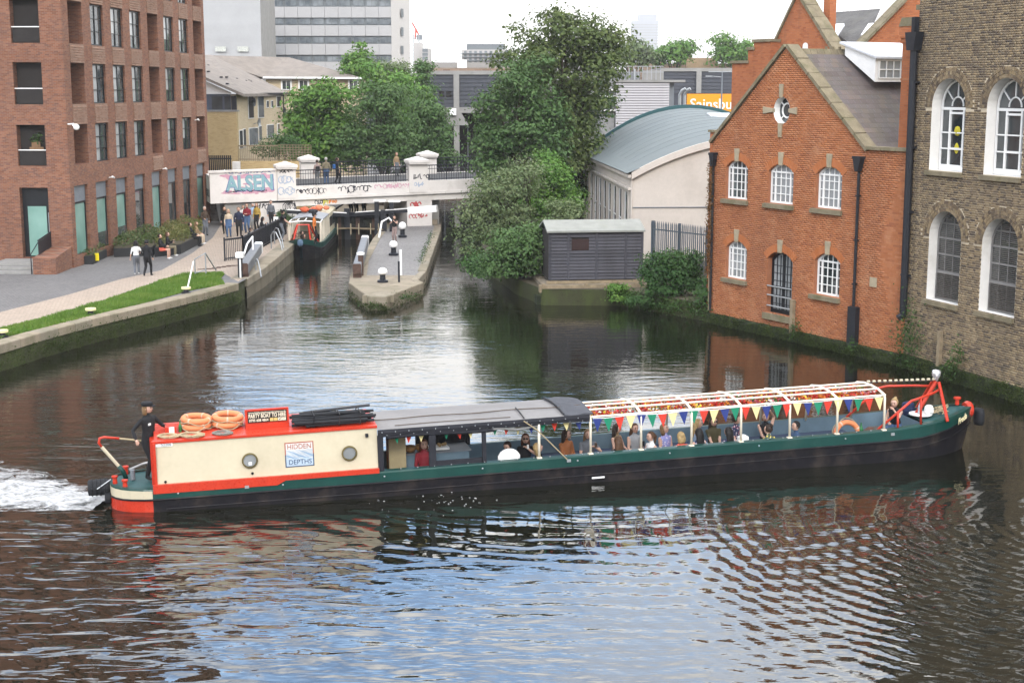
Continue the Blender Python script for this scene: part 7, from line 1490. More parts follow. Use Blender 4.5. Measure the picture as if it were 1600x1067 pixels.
RT = paint('rope_tan', (0.45, 0.36, 0.22), 0.9); rope_coil('tan rope coil at the stern corner of the cabin roof', 0.45, 0.42, 1.50, 0.28, RT); rope_coil('tan rope coil below the left life rings', 0.98, 0.36, 1.50, 0.33, RT); rope_coil('grey rope coil below the right life rings', 1.70, 0.36, 1.49, 0.26, paint('rope_grey', (0.24, 0.23, 0.20), 0.9))
t = thing('bottle', 'small green bottle on the cabin roof beside the helmsman', 'bottle', BM @ Vector((0.72, 0.75, 1.52))); q = MB(); q.lathe([(0.04, 0), (0.04, 0.16), (0.015, 0.22), (0.015, 0.28), (1e-6, 0.28)], 10); q.build('glass', paint('bottle_green', (0.03, 0.16, 0.05), 0.2), t)
t = thing('hatch_box', 'red and white mug box on the cabin roof in front of the helmsman', 'box', BM @ Vector((0.5, 0.8, 1.50)), PI/2-HB); q = MB(); q.cbox((0, 0, 0.09), (0.26, 0.3, 0.18)); q.build('box', M['red_gloss'], t); q = MB(); q.cbox((0.02, -0.16, 0.12), (0.12, 0.02, 0.14)); q.build('label', M['gloss_white'], t)
# folded canopy poles
t = thing('canopy_poles', 'bundle of folded black canopy poles lashed on the cabin roof', 'pole bundle', BM @ Vector((4.35, 0.55, 1.54)), PI/2-HB, None, (0, -TR, PI/2-HB)); rs = random.Random(8)
for i in range(17):
    a = (-0.85+rs.uniform(-.12, .12)*1.5, rs.uniform(-0.28, 0.28), rs.uniform(0.02, 0.26)); c = (0.9+rs.uniform(-.2, .15), a[1]+rs.uniform(-.12, .12), max(0.03, a[2]+rs.uniform(-.08, .10))); q = MB(); q.tube([a, c], rs.uniform(0.028, 0.045), 7); q.build('pole', M['rubber'] if i % 4 else M['black_iron'], t)
for x in (-0.5, 0.1, 0.6): q = MB(); q.tube([(x, -0.36, 0.0), (x+0.03, -0.3, 0.26), (x, 0, 0.33), (x, 0.32, 0.24), (x, 0.36, 0)], 0.014, 5); q.build('lashing', M['hull_black'], t)
# stern gear
q = MB(); pts = [Bs(*p, 1.05) for p in ((191.6, 734), (155.6, 694))]; (sa_, za), (sb_, zb_) = pts; q.tube([(sa_, CV, za), (sa_-0.02, CV, za+0.05)], 0.05, 8)
q.tube([(-0.60, CV, 0.40), (-0.66, CV, 0.60), (-0.76, CV, 0.74)], 0.055, 8); tlr = q.build('swan_neck', M['green_gloss'], nbt, smooth=True)
q = MB(); q.tube([(-0.76, CV, 0.74), (-1.12, CV, 1.24)], 0.04, 8); q.build('tiller_shaft', M['cream'], tlr); q = MB(); q.tube([(-1.12, CV, 1.24), (-1.18, CV, 1.34), (-1.15, CV, 1.45), (-1.05, CV, 1.47), (-0.70, CV, 1.41)], 0.032, 8); q.build('tiller_bend', M['red_gloss'], tlr, smooth=True); q = MB(); q.tube([(-0.70, CV, 1.41), (-0.2, CV, 1.32)], 0.024, 8); q.build('tiller_handle', RT, tlr)
for s, v in ((-0.86, 0.85), (-0.62, 0.42), (-0.62, 1.7)): q = MB(); q.lathe([(0.06, 0.36), (0.05, 0.5), (0.075, 0.52), (0.075, 0.56), (1e-6, 0.57)], 10, (s, v, 0)); q.build('stern_dolly', M['red_gloss'], nbt)
q = MB(); q.tube([(-0.45, CV, 0.38), (-0.45, CV, 0.62)], 0.06, 8); q.build('rudder_post', M['lead'], nbt); q = MB(); q.tube([(-0.55, 1.85, 0.42), (-0.2, 1.96, 0.52), (0.1, 1.98, 0.56)], 0.03, 6); q.build('stern_rail', M['steel'], nbt)
q = MB(); q.box(0.0, 0.10, 0.55, 1.55, 0.3, 1.44); q.build('rear_doors', M['red_gloss'], cab)
q = MB(); q.lathe([(0.12, -1.50), (0.19, -1.48), (0.20, -1.05), (0.17, -0.98)], 16, (0, 1.0, 0.27), axis='x'); 
for x in (-1.4, -1.3, -1.2, -1.1): q.lathe([(0.203, x-0.02), (0.215, x), (0.203, x+0.02)], 16, (0, 1.0, 0.27), axis='x')
fd = q.build('stern_fender', M['rubber'], nbt, smooth=False); q = MB(); q.lathe([(0.06, -1.12), (0.14, -1.1), (0.14, -0.98), (0.06, -0.96)], 12, (0, 0.85, 0.03), axis='x'); q.build('fender_buffer', M['rubber'], fd); q = MB(); q.tube([(-1.28, 0.8, 0.28), (-0.95, 0.85, 0.48)], 0.015, 5); q.build('fender_chain', M['steel'], fd)
# black canvas canopy in the middle
M['canvas'] = paint('canvas_black', (0.022, 0.023, 0.03), 0.8, var=0.2, scale=4, bump=0.006); M['canvas_top'] = paint('canvas_top_grey', (0.235, 0.225, 0.22), 0.9, var=0.12, scale=1.2, bump=0.012, dirt=(0.25, 0.235, 0.22))
cn = 5.36; ce = 10.72; S_ = [cn+(ce-cn)*i/24 for i in range(25)]
def cz(v): k = (v-CV)/1.0; return 1.40+0.075*(1-k*k)
q = MB(); q.loft([[(s, v, cz(v)+0.012*mnoise.noise(Vector((s*2.1, v*3, 0)))-0.015*abs(math.sin((s-cn)/1.35*PI))**0.5*(1 if 0.2 < v < 1.9 else 0)) for v in (0.03, 0.12, 0.3, 0.5, 0.75, 1.05, 1.35, 1.6, 1.8, 1.98, 2.07)] for s in S_], caps=False, closed=False); cpy = q.build('canopy', M['canvas_top'], nbt, smooth=True)
for v0 in (0.03, 2.04): q = MB(); q.loft([[(s, v0, 1.395), (s, v0-0.02, 1.32+0.01*math.sin(s*5)), (s, v0, 1.22+0.018*math.sin(s*3.3)), (s, v0+0.03, 1.22+0.018*math.sin(s*3.3)), (s, v0+0.03, 1.39)] for s in S_]); q.build('valance', M['canvas'], cpy)
q = MB(); q.tube([(s, 0.08, 1.19+0.02*math.sin(s*2.2)) for s in S_[1:14]], 0.05, 8); q.build('rolled_blind', M['canvas'], cpy, smooth=True); q = MB(); q.tube([(8.1+0.1*i, 0.07, 1.17+0.03*math.sin(i*0.6)) for i in range(14)], 0.035, 7); q.build('rolled_blind', paint('canvas_clear', (0.25, 0.25, 0.24), 0.5), cpy, smooth=True)
q = MB(); q.tube([(s, 0.75+0.05*math.sin(s*3), cz(0.75)+0.018) for s in S_], 0.012, 5); q.tube([(s, 0.22+0.03*math.sin(s*2), cz(0.22)+0.018) for s in S_[2:16]], 0.010, 5); q.build('roof_cord', paint('cord_brown', (0.10, 0.07, 0.05), 0.9), cpy)
q = MB()
for s in np.arange(cn+0.1, ce, 0.33): q.ball((s, 0.015, 1.33), 0.016, 6); q.ball((s+0.12, 0.02, 1.25), 0.012, 6)
q.build('eyelets', M['steel'], cpy)
q = MB(); q.loft([[(s, v, cz(v)+0.03+0.02*math.sin(s*9+v*4)) for v in (0.02, 0.3, 0.7, 1.05, 1.4, 1.8, 2.08)]+[(s, v, cz(v)+0.0) for v in (2.08, 1.05, 0.02)] for s in (10.05, 10.2, 10.4, 10.6, 10.8)]); q.build('folded_flap', paint('canvas_flap', (0.075, 0.078, 0.09), 0.85, bump=0.008), cpy)
q = MB(); q.tube([(10.05, v, cz(v)+0.05) for v in (0.05, 0.4, 0.8, 1.2, 1.6, 2.0)], 0.02, 5); q.tube([(9.02, v, cz(v)+0.03) for v in (0.03, 0.3, 0.6, 0.9)], 0.018, 5); q.build('strap', M['hull_black'], cpy)
q = MB(); q.tube([(9.0, -0.01, 1.36), (9.35, -0.02, 1.1), (10.1, -0.03, 0.30)], 0.014, 5); q.build('tie_rope', RT, cpy)
for s, w_ in ((5.42, 0.14), (6.70, 0.17), (8.0, 0.10)):
    for v0, v1 in ((0.05, 0.13), (1.95, 2.03)): q = MB(); q.box(s-w_/2, s+w_/2, v0, v1, 0.37, 1.24); q.build('canvas_post', M['canvas'], nbt)
for v0, z1 in ((0.07, 0.5), (1.97, 0.75)): q = MB(); q.box(6.79, 7.94, v0, v0+0.04, 0.375, z1); q.build('lower_panel', M['canvas'], nbt)
q = MB(); q.box(5.75, 6.18, 0.9, 1.35, -0.46, 1.1); q.build('cupboard', paint('cupboard_tan', (0.40, 0.33, 0.19), 0.6), nbt)
q = MB(); q.box(6.2, 7.85, 1.15, 1.85, -0.46, 0.42); q.build('counter', M['boat_blue'], nbt); q = MB(); q.box(6.18, 7.9, 1.1, 1.9, 0.423, 0.46); q.build('counter_top', M['lead'], nbt)
t = thing('serving_tray', 'tray of snacks on the counter under the black canopy', 'tray', BM @ Vector((7.1, 1.4, 0.465)), PI/2-HB); q = MB(); q.cbox((0, 0, 0.03), (0.5, 0.35, 0.05)); q.build('tray', M['gloss_white'], t); q = MB()
for i in range(12): q.ball((random.uniform(-.2, .2), random.uniform(-.13, .13), 0.09), 0.04, 6)
q.build('snacks', paint('bread', (0.50, 0.34, 0.16), 0.8), t)
for s, lab, c in ((5.95, 'brown wicker basket on the counter beside the cupboard', (0.3, 0.16, 0.06)), (6.45, 'round bread loaf on the counter under the canopy', (0.45, 0.24, 0.08))): t = thing('basket' if s < 6 else 'bread_loaf', lab, 'basket' if s < 6 else 'bread', BM @ Vector((6.35 if s < 6 else 6.65, 1.3, 0.465)), 0); q = MB(); q.lathe([(0.1, 0), (0.17, 0.08), (0.15, 0.15), (1e-6, 0.18)], 12); q.build('body', paint(lab[:12].replace(' ', '_'), c, 0.8), t, smooth=True)
q = MB(); q.box(8.1, 9.0, 0.25, 0.7, -0.46, 0.0); q.build('seat_box', M['boat_blue'], nbt)
for v0, v1 in ((0.22, 0.60), (1.50, 1.88)): q = MB(); q.box(9.0, 18.6, v0, v1, -0.46, -0.06); q.build('bench', M['boat_blue'], nbt); q = MB(); q.box(9.0, 18.6, v0, v1, -0.057, -0.01); q.build('bench_cushion', paint('cushion_blue', (0.05, 0.07, 0.12), 0.85), nbt)
q = MB(); q.loft([[(8.25+0.55*i/8, 0.36+0.05*math.sin(PI*i/8), -0.02), (8.25+0.55*i/8, 0.30, 0.42+0.17*math.sin(PI*i/8)**0.6), (8.25+0.55*i/8, 0.36, 0.42+0.17*math.sin(PI*i/8)**0.6), (8.25+0.55*i/8, 0.40, -0.02)] for i in range(9)]); t = thing('white_chair', 'white rounded chair back inside the boat below the canopy', 'chair', BM @ Vector((0, 0, 0)), 0, None, (0, -TR, PI/2-HB)); q.build('backrest', M['gloss_white'], t, smooth=True); q = MB(); q.box(8.28, 8.77, 0.4, 0.8, -0.06, -0.01); q.build('seat', M['gloss_white'], t)
for s in (8.33, 8.72):
    for v in (0.45, 0.75): q = MB(); q.tube([(s, v, -0.06), (s, v, -0.47)], 0.018, 6); q.build('leg', M['gloss_white'], t)
# open cream frame with garlands and bunting
fs = [9.40, 10.74, 12.08, 13.44, 14.80, 16.16, 17.51, 18.87]; hoop_ = [(0.05, 0.37), (0.05, 1.24), (0.09, 1.33), (0.45, 1.41), (0.85, 1.435), (1.22, 1.425), (1.62, 1.36), (1.80, 1.26), (1.93, 0.32)]
M['frame_cream'] = paint('frame_cream', (0.78, 0.70, 0.56), 0.45, var=0.05)
for s in fs:
    q = MB(); q.tube([(s, v, z) for v, z in (hoop_ if s > 10 else hoop_[:2])], 0.034, 8); q.build('hoop', M['frame_cream'], nbt, smooth=True); q = MB(); q.box(s-0.06, s+0.06, 0.0, 0.11, 0.365, 0.395); q.build('foot_plate', M['frame_cream'], nbt)
for v, z in ((0.07, 1.32), (0.45, 1.415), (0.82, 1.44), (1.22, 1.43), (1.72, 1.31)): q = MB(); q.tube([(10.72, v, z), (18.9, v, z)], 0.026, 6); q.build('frame_rail', M['frame_cream'], nbt)
fc = [paint('flower_'+n_, c, 0.7) for n_, c in (('red', (0.55, 0.03, 0.02)), ('orange', (0.68, 0.22, 0.03)), ('yellow', (0.72, 0.55, 0.06)), ('white', (0.75, 0.72, 0.65)), ('green', (0.05, 0.16, 0.04)), ('pink', (0.6, 0.15, 0.2)))]
for i, (a, c) in enumerate(zip(fs[1:-1], fs[2:])):
    t = thing('flower_garland', 'paper flower garland under the cream frame, in the %s bay counted from the black canopy' % ['first', 'second', 'third', 'fourth', 'fifth', 'sixth'][i], 'garland', BM @ Vector((a, 1.0, 1.36)), 0, 'flower garlands along the boat frame', (0, -TR, PI/2-HB)); n_ = 420; V = []; 
    for row, vv in enumerate((-0.45, 0.0, 0.42)):
        q = NR.uniform(0.04, c-a-0.04, n_); x = np.column_stack([q, vv+NR.normal(0, 0.06, n_), -0.06-0.05*np.sin(q/(c-a)*PI)+NR.normal(0, 0.035, n_)]); V.append(x)
    V = np.vstack(V); o = leaf_cloud('flowers', V, 0.062, fc[0], t, aspect=0.9)
    for m_ in fc[1:]: o.data.materials.append(m_)
    kx = (np.floor((V[:, 0]+i*0.7)/0.17+V[:, 1]*5).astype(int)*7919) % 11; tbl = np.array([0, 0, 1, 0, 2, 0, 4, 3, 0, 5, 1]); mi = tbl[(kx+(NR.random_sample(len(V)) < 0.3)*NR.randint(0, 11, len(V))) % 11]; o.data.polygons.foreach_set('material_index', mi.astype(np.int32)); 
    q = MB()
    for vv in (-0.45, 0.0, 0.42): q.tube([((c-a)*k/5, vv, -0.05-0.05*math.sin(k/5*PI)) for k in range(6)], 0.006, 4)
    q.build('string', fc[4], t)
bc = {k: paint('flag_'+k, v, 0.75, var=0.06) for k, v in dict(blue=(0.03, 0.05, 0.22), green=(0.015, 0.24, 0.13), red=(0.62, 0.05, 0.03), yellow=(0.72, 0.62, 0.30)).items()}
def bunting(label, s0, s1, step, w_, h_, v, z, start):
    t = thing('bunting', label, 'bunting', BM @ Vector((s0, v, z)), 0, None, (0, -TR, PI/2-HB)); ks = ['blue', 'green', 'red', 'yellow']; x = 0; i = start
    while x < s1-s0-w_:
        sg_ = 0.015*math.sin(x*4.5); a = random.uniform(-0.25, 0.25); tw = random.uniform(-.03, .03); q = MB(); top = -sg_
        q.add([(x, 0, top), (x+w_*0.5, -0.012, top-0.004), (x+w_, 0, top), (x+w_/2+tw, 0.05*a-0.02, top-h_), (x, 0.004, top), (x+w_*0.5, -0.008, top-0.004), (x+w_, 0.004, top), (x+w_/2+tw, 0.05*a-0.016, top-h_)], [(0, 1, 3), (1, 2, 3), (5, 4, 7), (6, 5, 7), (0, 4, 5, 1), (1, 5, 6, 2), (2, 6, 7, 3), (3, 7, 4, 0)])
        q.build('flag', bc[ks[i % 4]], t, fix=False); x += step*random.uniform(0.95, 1.05); i += 1
    q = MB(); q.tube([(x_*0.3, 0, 0.006-0.015*math.sin(x_*0.3*4.5)) for x_ in range(int((s1-s0)/0.3)+1)], 0.008, 4); q.build('tape', M['gloss_white'], t)
bunting('bunting of large blue green red and yellow flags along the open cream frame', 10.80, 18.7, 0.283, 0.245, 0.34, 0.035, 1.28, 0)
bunting('bunting of small flags hanging under the black canopy edge', 5.75, 10.6, 0.30, 0.16, 0.20, 0.20, 1.19, 1)
bunting('second bunting of small flags along the far side of the canopy', 5.75, 10.6, 0.42, 0.16, 0.20, 1.90, 1.19, 2)
# far side netting of the water view stays open; bow gear
M['bow_red'] = M['red_gloss']
q = MB()
for v in (0.22, 1.88): q.tube([(20.85, v, 0.42), (20.95, CV+(v-CV)*0.18, 1.36)], 0.045, 8)
q.tube([(20.35, CV, 0.40), (20.95, CV, 1.36)], 0.05, 8); q.build('bow_frame', M['red_gloss'], nbt)
q = MB(); q.tube([(18.72, 0.20, 0.32), (19.72, 0.17, 1.08), (19.95, 0.20, 1.12), (20.6, 0.55, 1.16), (20.9, 0.8, 1.18)], 0.036, 8); q.tube([(19.33, 0.14, 0.25), (19.33, 0.17, 0.80)], 0.032, 8); q.tube([(20.02, 0.17, 0.42), (20.02, 0.21, 1.12)], 0.032, 8)
q.tube([(18.72, 1.90, 0.32), (19.72, 1.93, 1.08), (19.95, 1.90, 1.12), (20.6, 1.55, 1.16), (20.9, 1.3, 1.18)], 0.036, 8); q.build('bow_rail', M['red_gloss'], nbt, smooth=True)
q = MB(); q.lathe([(0.05, 1.36), (0.075, 1.45), (0.115, 1.52), (0.125, 1.60), (0.10, 1.67), (1e-6, 1.69)], 14, (20.95, CV, 0)); q.build('head_lamp', paint('lamp_chrome', (0.75, 0.75, 0.76), 0.15, metal=0.7), nbt, smooth=True)
rp = [(18.88, 1.22, 1.43), (20.92, CV, 1.40)]; q = MB(); n_ = 26
for i in range(n_):
    a = Vector(rp[0]).lerp(Vector(rp[1]), i/n_); c = Vector(rp[0]).lerp(Vector(rp[1]), (i+0.97)/n_); q.tube([a+Vector((0, 0, 0.025 if i % 2 else -0.01)), c+Vector((0, 0, 0.025 if i % 2 else -0.01))], 0.034 if i % 2 else 0.024, 6, mi=i % 2)
q.build('striped_pole', [paint('pole_black', (0.05, 0.04, 0.04), 0.6), M['cream']], nbt)
q = MB(); q.tube([(20.3, CV, 0.42), (20.7, CV, 0.95), (20.95, CV, 1.30)], 0.04, 8); q.build('bow_brace', M['red_gloss'], nbt)
q = MB(); q.lathe([(1e-6, -0.05), (0.20, -0.04), (0.24, 0.05), (0.22, 0.12), (1e-6, 0.14)], 14, (21.9, CV, 0.50), axis='x') ; bs_ = q.build('stem_plate', M['red_gloss'], nbt); q = MB(); q.lathe([(0.06, 0.66), (0.05, 0.80), (0.10, 0.82), (0.10, 0.87), (1e-6, 0.88)], 10, (21.62, CV, 0)); q.build('bow_dolly', M['red_gloss'], nbt)
q = MB(); q.lathe([(1e-6, -0.24), (0.16, -0.22), (0.19, -0.1), (0.19, 0.1), (0.16, 0.22), (1e-6, 0.24)], 14, (22.28, CV-0.05, 0.28), axis='z', sx=0.75); q.build('bow_fender', M['rubber'], nbt, smooth=True)
o = text_mesh('Freda', 0.24, paint('name_cream', (0.80, 0.70, 0.42), 0.5), nbt, 'lettering', (21.42, 0.43, 0.40), (PI/2+0.02, -0.22, R(32)), 0.006, 'CENTER', 0.9, 0.002, 0.35)
life_ring('orange life ring standing against the bow end of the benches', (18.0, 0.42, 0.22), (1.35, 0, 0.0), 0.33, 0.07, 'life rings carried inside the boat')
def boat_item(name, label, cat, s, v, z, parts, grp=None):
    t = thing(name, label, cat, BM @ Vector((s, v, z)), PI/2-HB, grp)
    for nm, mat, fn in parts: q = MB(); fn(q); q.build(nm, mat, t, smooth=False)
    return t
boat_item('round_table', 'small white round table on the bow beside the seated woman', 'table', 20.45, 0.95, 0.36, [('tabletop', M['gloss_white'], lambda q: q.lathe([(0.30, 0.12), (0.31, 0.14), (0.30, 0.16), (1e-6, 0.16)], 18)), ('leg', M['steel'], lambda q: q.tube([(0, 0, 0), (0, 0, 0.12)], 0.04, 8))])
boat_item('plastic_bag', 'crumpled white carrier bag on the bow table', 'bag', 20.62, 0.80, 0.53, [('bag', M['gloss_white'], lambda q: q.lathe([(0.10, 0), (0.13, 0.06), (0.12, 0.16), (0.09, 0.22), (0.03, 0.24)], 7))])
boat_item('water_bottle', 'clear plastic water bottle on the bow table', 'bottle', 20.36, 0.85, 0.53, [('bottle', paint('clear_plastic', (0.45, 0.5, 0.55), 0.1), lambda q: q.lathe([(0.045, 0), (0.045, 0.2), (0.02, 0.27), (0.02, 0.3), (1e-6, 0.3)], 10))])
boat_item('rucksack', 'dark blue rucksack on the bow behind the table', 'bag', 20.35, 1.45, 0.36, [('bag', paint('bag_navy', (0.02, 0.03, 0.08), 0.8), lambda q: q.lathe([(0.16, 0), (0.19, 0.15), (0.16, 0.34), (1e-6, 0.4)], 10))])
t = boat_item('mooring_rope', 'loose tan mooring rope coiled on the fore deck', 'rope', 21.1, CV, 0.50, [('rope', RT, lambda q: q.tube([(0.42*math.cos(i*0.55)*(0.5+0.5*math.sin(i*0.21)), 0.25*math.sin(i*0.6), 0.04+0.04*math.sin(i*1.7)+0.05*math.cos(i*0.2)) for i in range(60)], 0.02, 5))])
boat_item('green_bottle_pack', 'green plastic bottle lying by the orange life ring', 'bottle', 18.38, 0.4, 0.10, [('bottle', paint('bottle_green', (0.03, 0.16, 0.05), 0.2), lambda q: q.lathe([(0.06, 0), (0.06, 0.25), (0.02, 0.36), (0.02, 0.42), (1e-6, 0.42)], 10))])
boat_item('shoulder_bag', 'brown shoulder bag on the end of the bench near the bow', 'bag', 18.65, 0.40, 0.02, [('bag', paint('bag_brown', (0.10, 0.045, 0.03), 0.6), lambda q: q.lathe([(0.16, 0), (0.19, 0.12), (0.17, 0.28), (0.06, 0.36)], 10))])
boat_item('white_shopping_bag', 'white bag on the bench near the woman in yellow flowers', 'bag', 15.1, 0.62, 0.10, [('bag', M['gloss_white'], lambda q: q.lathe([(0.14, 0), (0.17, 0.1), (0.15, 0.24), (0.04, 0.30)], 9))])
q = MB(); q.box(19.2, 20.15, 0.55, 1.55, -0.46, 0.10); q.build('bow_seat', M['boat_floor'], nbt)
# churned wake behind the stern
def wake():
    nx, ny = 150, 80; V = np.zeros((nx, ny, 3)); c = BM @ Vector((-1.0, CV, 0)); dirn = Vector((-0.93, 0.30, 0)).normalized(); nw = Vector((-dirn.y, dirn.x, 0))
    for i in range(nx):
        u = i/(nx-1); d = 0.1+9.5*u
        for j in range(ny):
            w_ = (j/(ny-1)-0.5)*2; wid = 0.75+0.44*d; p = c+dirn*d-nw*(w_*wid); e = (1-w_*w_)
            n1 = mnoise.noise(Vector((p.x*1.8, p.y*1.8, 1))); n2 = mnoise.noise(Vector((p.x*5.5, p.y*5.5, 4))); n3 = mnoise.noise(Vector((p.x*14, p.y*14, 9)))
            V[i, j] = (p.x, p.y, -0.02+e*(0.075+0.05*n1+0.045*n2+0.025*n3))
    I = np.arange(nx*ny).reshape(nx, ny); F = np.stack([I[:-1, :-1], I[1:, :-1], I[1:, 1:], I[:-1, 1:]], -1).reshape(-1, 4)
    m, t = newmat('wake_foam'); p = t.pos(); n1 = t.noise(t.map(p, (0.7, 1.5, 1)), 1.3, 9, 0.74, 0.8); ed = t.n('Attribute', attribute_name='edge').outputs['Fac']
    f = t.rng(t.math('ADD', n1, t.math('MULTIPLY', ed, 0.30)), 0.56, 0.74, 0, 1); b = t.bsdf(t.mix(t.rng(t.noise(t.map(p, (0.8, 1.4, 1)), 4, 7, 0.75, 0.5), 0.34, 0.62), (0.13, 0.13, 0.12), (0.50, 0.505, 0.51)), 0.7, 0, t.bump(t.noise(p, 13, 5, 0.7), 0.04), 0.4)
    tr = t.n('BsdfTransparent'); mx = t.n('MixShader'); t.link(f, mx.inputs[0]); t.link(tr.outputs[0], mx.inputs[1]); t.link(b.outputs[0], mx.inputs[2]); t.link(mx.outputs[0], [q for q in t.nt.nodes if q.type == 'OUTPUT_MATERIAL'][0].inputs[0])
    o = put('wake_foam', np_mesh('wake_foam', V.reshape(-1, 3), F, m, smooth=True)); o['kind'] = 'stuff'
    me = o.data
    if me.polygons[0].normal.z < 0: me.flip_normals()
    J, I2 = np.meshgrid(np.arange(ny), np.arange(nx)); W_ = (J/(ny-1)-0.5)*2; U_ = I2/(nx-1); E_ = (1-np.abs(W_)**1.6)*np.clip(1.2-0.95*U_, 0, 1); at = me.attributes.new('edge', 'FLOAT', 'POINT'); at.data.foreach_set('value', E_.ravel().astype(np.float32))
wake()
# bubbles and flecks of foam along the side
n_ = 40; px = NR.normal(690, 45, n_); py = 783+NR.normal(0, 8, n_)+(700-px)*0.03
V = []; F = []
for x, y in zip(px, py):
    p = G(x, y, 0.012); r = random.uniform(0.005, 0.016); k = len(V); V += [(p.x+r*1.6*math.cos(2*PI*i/6), p.y+r*math.sin(2*PI*i/6), 0.012+0.0) for i in range(6)]+[(p.x, p.y, 0.012+r*0.5)]; F += [(k+i, k+(i+1) % 6, k+6) for i in range(6)]
o = put('foam_flecks', np_mesh('foam_flecks', np.array(V), np.array(F), paint('foam_white', (0.75, 0.75, 0.74), 0.6), smooth=True)); o['kind'] = 'stuff'
# ------------------------------------------------------------------ second narrowboat leaving the lock
c0 = G(472, 404, 0); n2 = thing('lock_boat', 'smaller green and black tour narrowboat coming out of the lock', 'narrowboat', (c0.x+0.10, c0.y-1.2, 0.42), 0)
n2.rotation_euler = (0, 0, -PI/2+0.03)    # bow towards the basin
OFF = Matrix.Translation((-13.2, -CV, 0))
h2 = bpy.data.objects.new('hull_body', None)
bpy.data.objects.remove(h2)
def shift(o): o.matrix_basis = OFF @ o.matrix_basis
before = set(n2.children)
H2p = [(-0.9, 0.4), (-0.7, 0.8), (-0.2, 1.02), (0.1, 1.05), (10.6, 1.05), (11.5, 0.95), (12.3, 0.72), (12.9, 0.38), (13.2, 0.06)]
make_hull(n2, lambda s: ip_(s, H2p), lambda s: ip_(s, [(-1, 0.4), (9.5, 0.36), (11.5, 0.46), (13.2, 0.85)]), lambda s: ip_(s, [(-1, 0.1), (9.5, 0.06), (11.5, 0.14), (13.2, 0.5)]), -0.9, 13.2, 4.0, 12.0, -0.4, [M['hull_black'], M['green_gloss'], M['cream'], M['red_gloss']], stern=False)
q = MB(); q.loft([[(s, v, z) for v, z in ((0.14, 0.36), (0.22, 1.55), (0.4, 1.66), (1.05, 1.74), (1.7, 1.66), (1.88, 1.55), (1.96, 0.36))] for s in (0.2, 5.6)]); c2 = q.build('cabin', M['cream'], n2)
for s in (1.3, 2.6, 3.9, 5.0):
    for v in (0.155, 1.945): q = MB(); q.box(s-0.45, s+0.45, v-0.02, v+0.02, 0.75, 1.35); q.build('window', M['glass'], c2)
q = MB(); q.loft([[(s, v, z) for v, z in ((0.12, 1.58), (0.4, 1.68), (1.05, 1.76), (1.7, 1.68), (1.98, 1.58), (1.98, 1.63), (1.05, 1.82), (0.12, 1.63))] for s in (5.6, 9.6)]); q.build('roof_canopy', paint('canopy_grey', (0.30, 0.31, 0.33), 0.6), n2)
for s in (5.7, 6.6, 7.5, 8.4, 9.2, 10.1, 10.9):
    for v in (0.14, 1.96): q = MB(); q.tube([(s, v, 0.38), (s, v, 1.56)], 0.045, 6); q.build('canopy_post', M['frame_cream'], n2)
q = MB()
for v in (0.14, 0.6, 1.05, 1.5, 1.96): q.tube([(9.6, v, 1.60+0.1*(1-abs(v-1.05))), (10.9, v, 1.56+0.08*(1-abs(v-1.05)))], 0.035, 6)
q.tube([(10.9, 0.14, 1.56), (10.9, 0.6, 1.62), (10.9, 1.05, 1.64), (10.9, 1.5, 1.62), (10.9, 1.96, 1.56)], 0.045, 6); q.build('front_frame', M['gloss_white'], n2)
q = MB(); q.tube([(11.1, 0.25, 0.45), (11.75, 0.72, 1.5), (11.75, 1.4, 1.5), (11.1, 1.86, 0.45)], 0.05, 8); q.tube([(12.4, 0.55, 0.6), (11.75, 0.75, 1.5)], 0.05, 8); q.tube([(12.4, 1.55, 0.6), (11.75, 1.37, 1.5)], 0.05, 8); q.build('bow_frame', M['red_gloss'], n2)
q = MB(); q.lathe([(1e-6, -0.2), (0.15, -0.15), (0.18, 0), (0.15, 0.15), (1e-6, 0.2)], 12, (13.3, CV, 0.62)); q.build('bow_fender', paint('fender_blue', (0.10, 0.16, 0.24), 0.7), n2)
for v0, v1 in ((0.3, 0.7), (1.4, 1.8)): q = MB(); q.box(5.8, 11.0, v0, v1, -0.4, 0.05); q.build('bench', M['timber'], n2)
for o in list(n2.children): shift(o)
for i, (s, v, z, c, lab) in enumerate(((6.2, 0.8, 1.86, (0.62, 0.12, 0.05), 'heap of orange life jackets on the lock boat roof'), (4.7, 1.3, 1.82, (0.65, 0.2, 0.10), 'pinkish folded cover on the rear of the lock boat roof'), (7.3, 1.15, 1.84, (0.03, 0.03, 0.035), 'black rope bag on the lock boat roof'))):
    t = thing('roof_bundle', lab, 'bundle', n2.matrix_basis @ (OFF @ Vector((s, v, z-0.06)))); V = []; q = MB()
    for k in range(7 if i < 2 else 3): q.ball((random.uniform(-.55, .55)*(1 if i < 2 else .3), random.uniform(-.8, .8)*(1 if i < 2 else .2), 0.12), random.uniform(0.16, 0.26), 8, sz=0.65)
    q.build('cloth', paint('bundle%d' % i if False else lab[:9].replace(' ', '_'), c, 0.8), t, smooth=True)
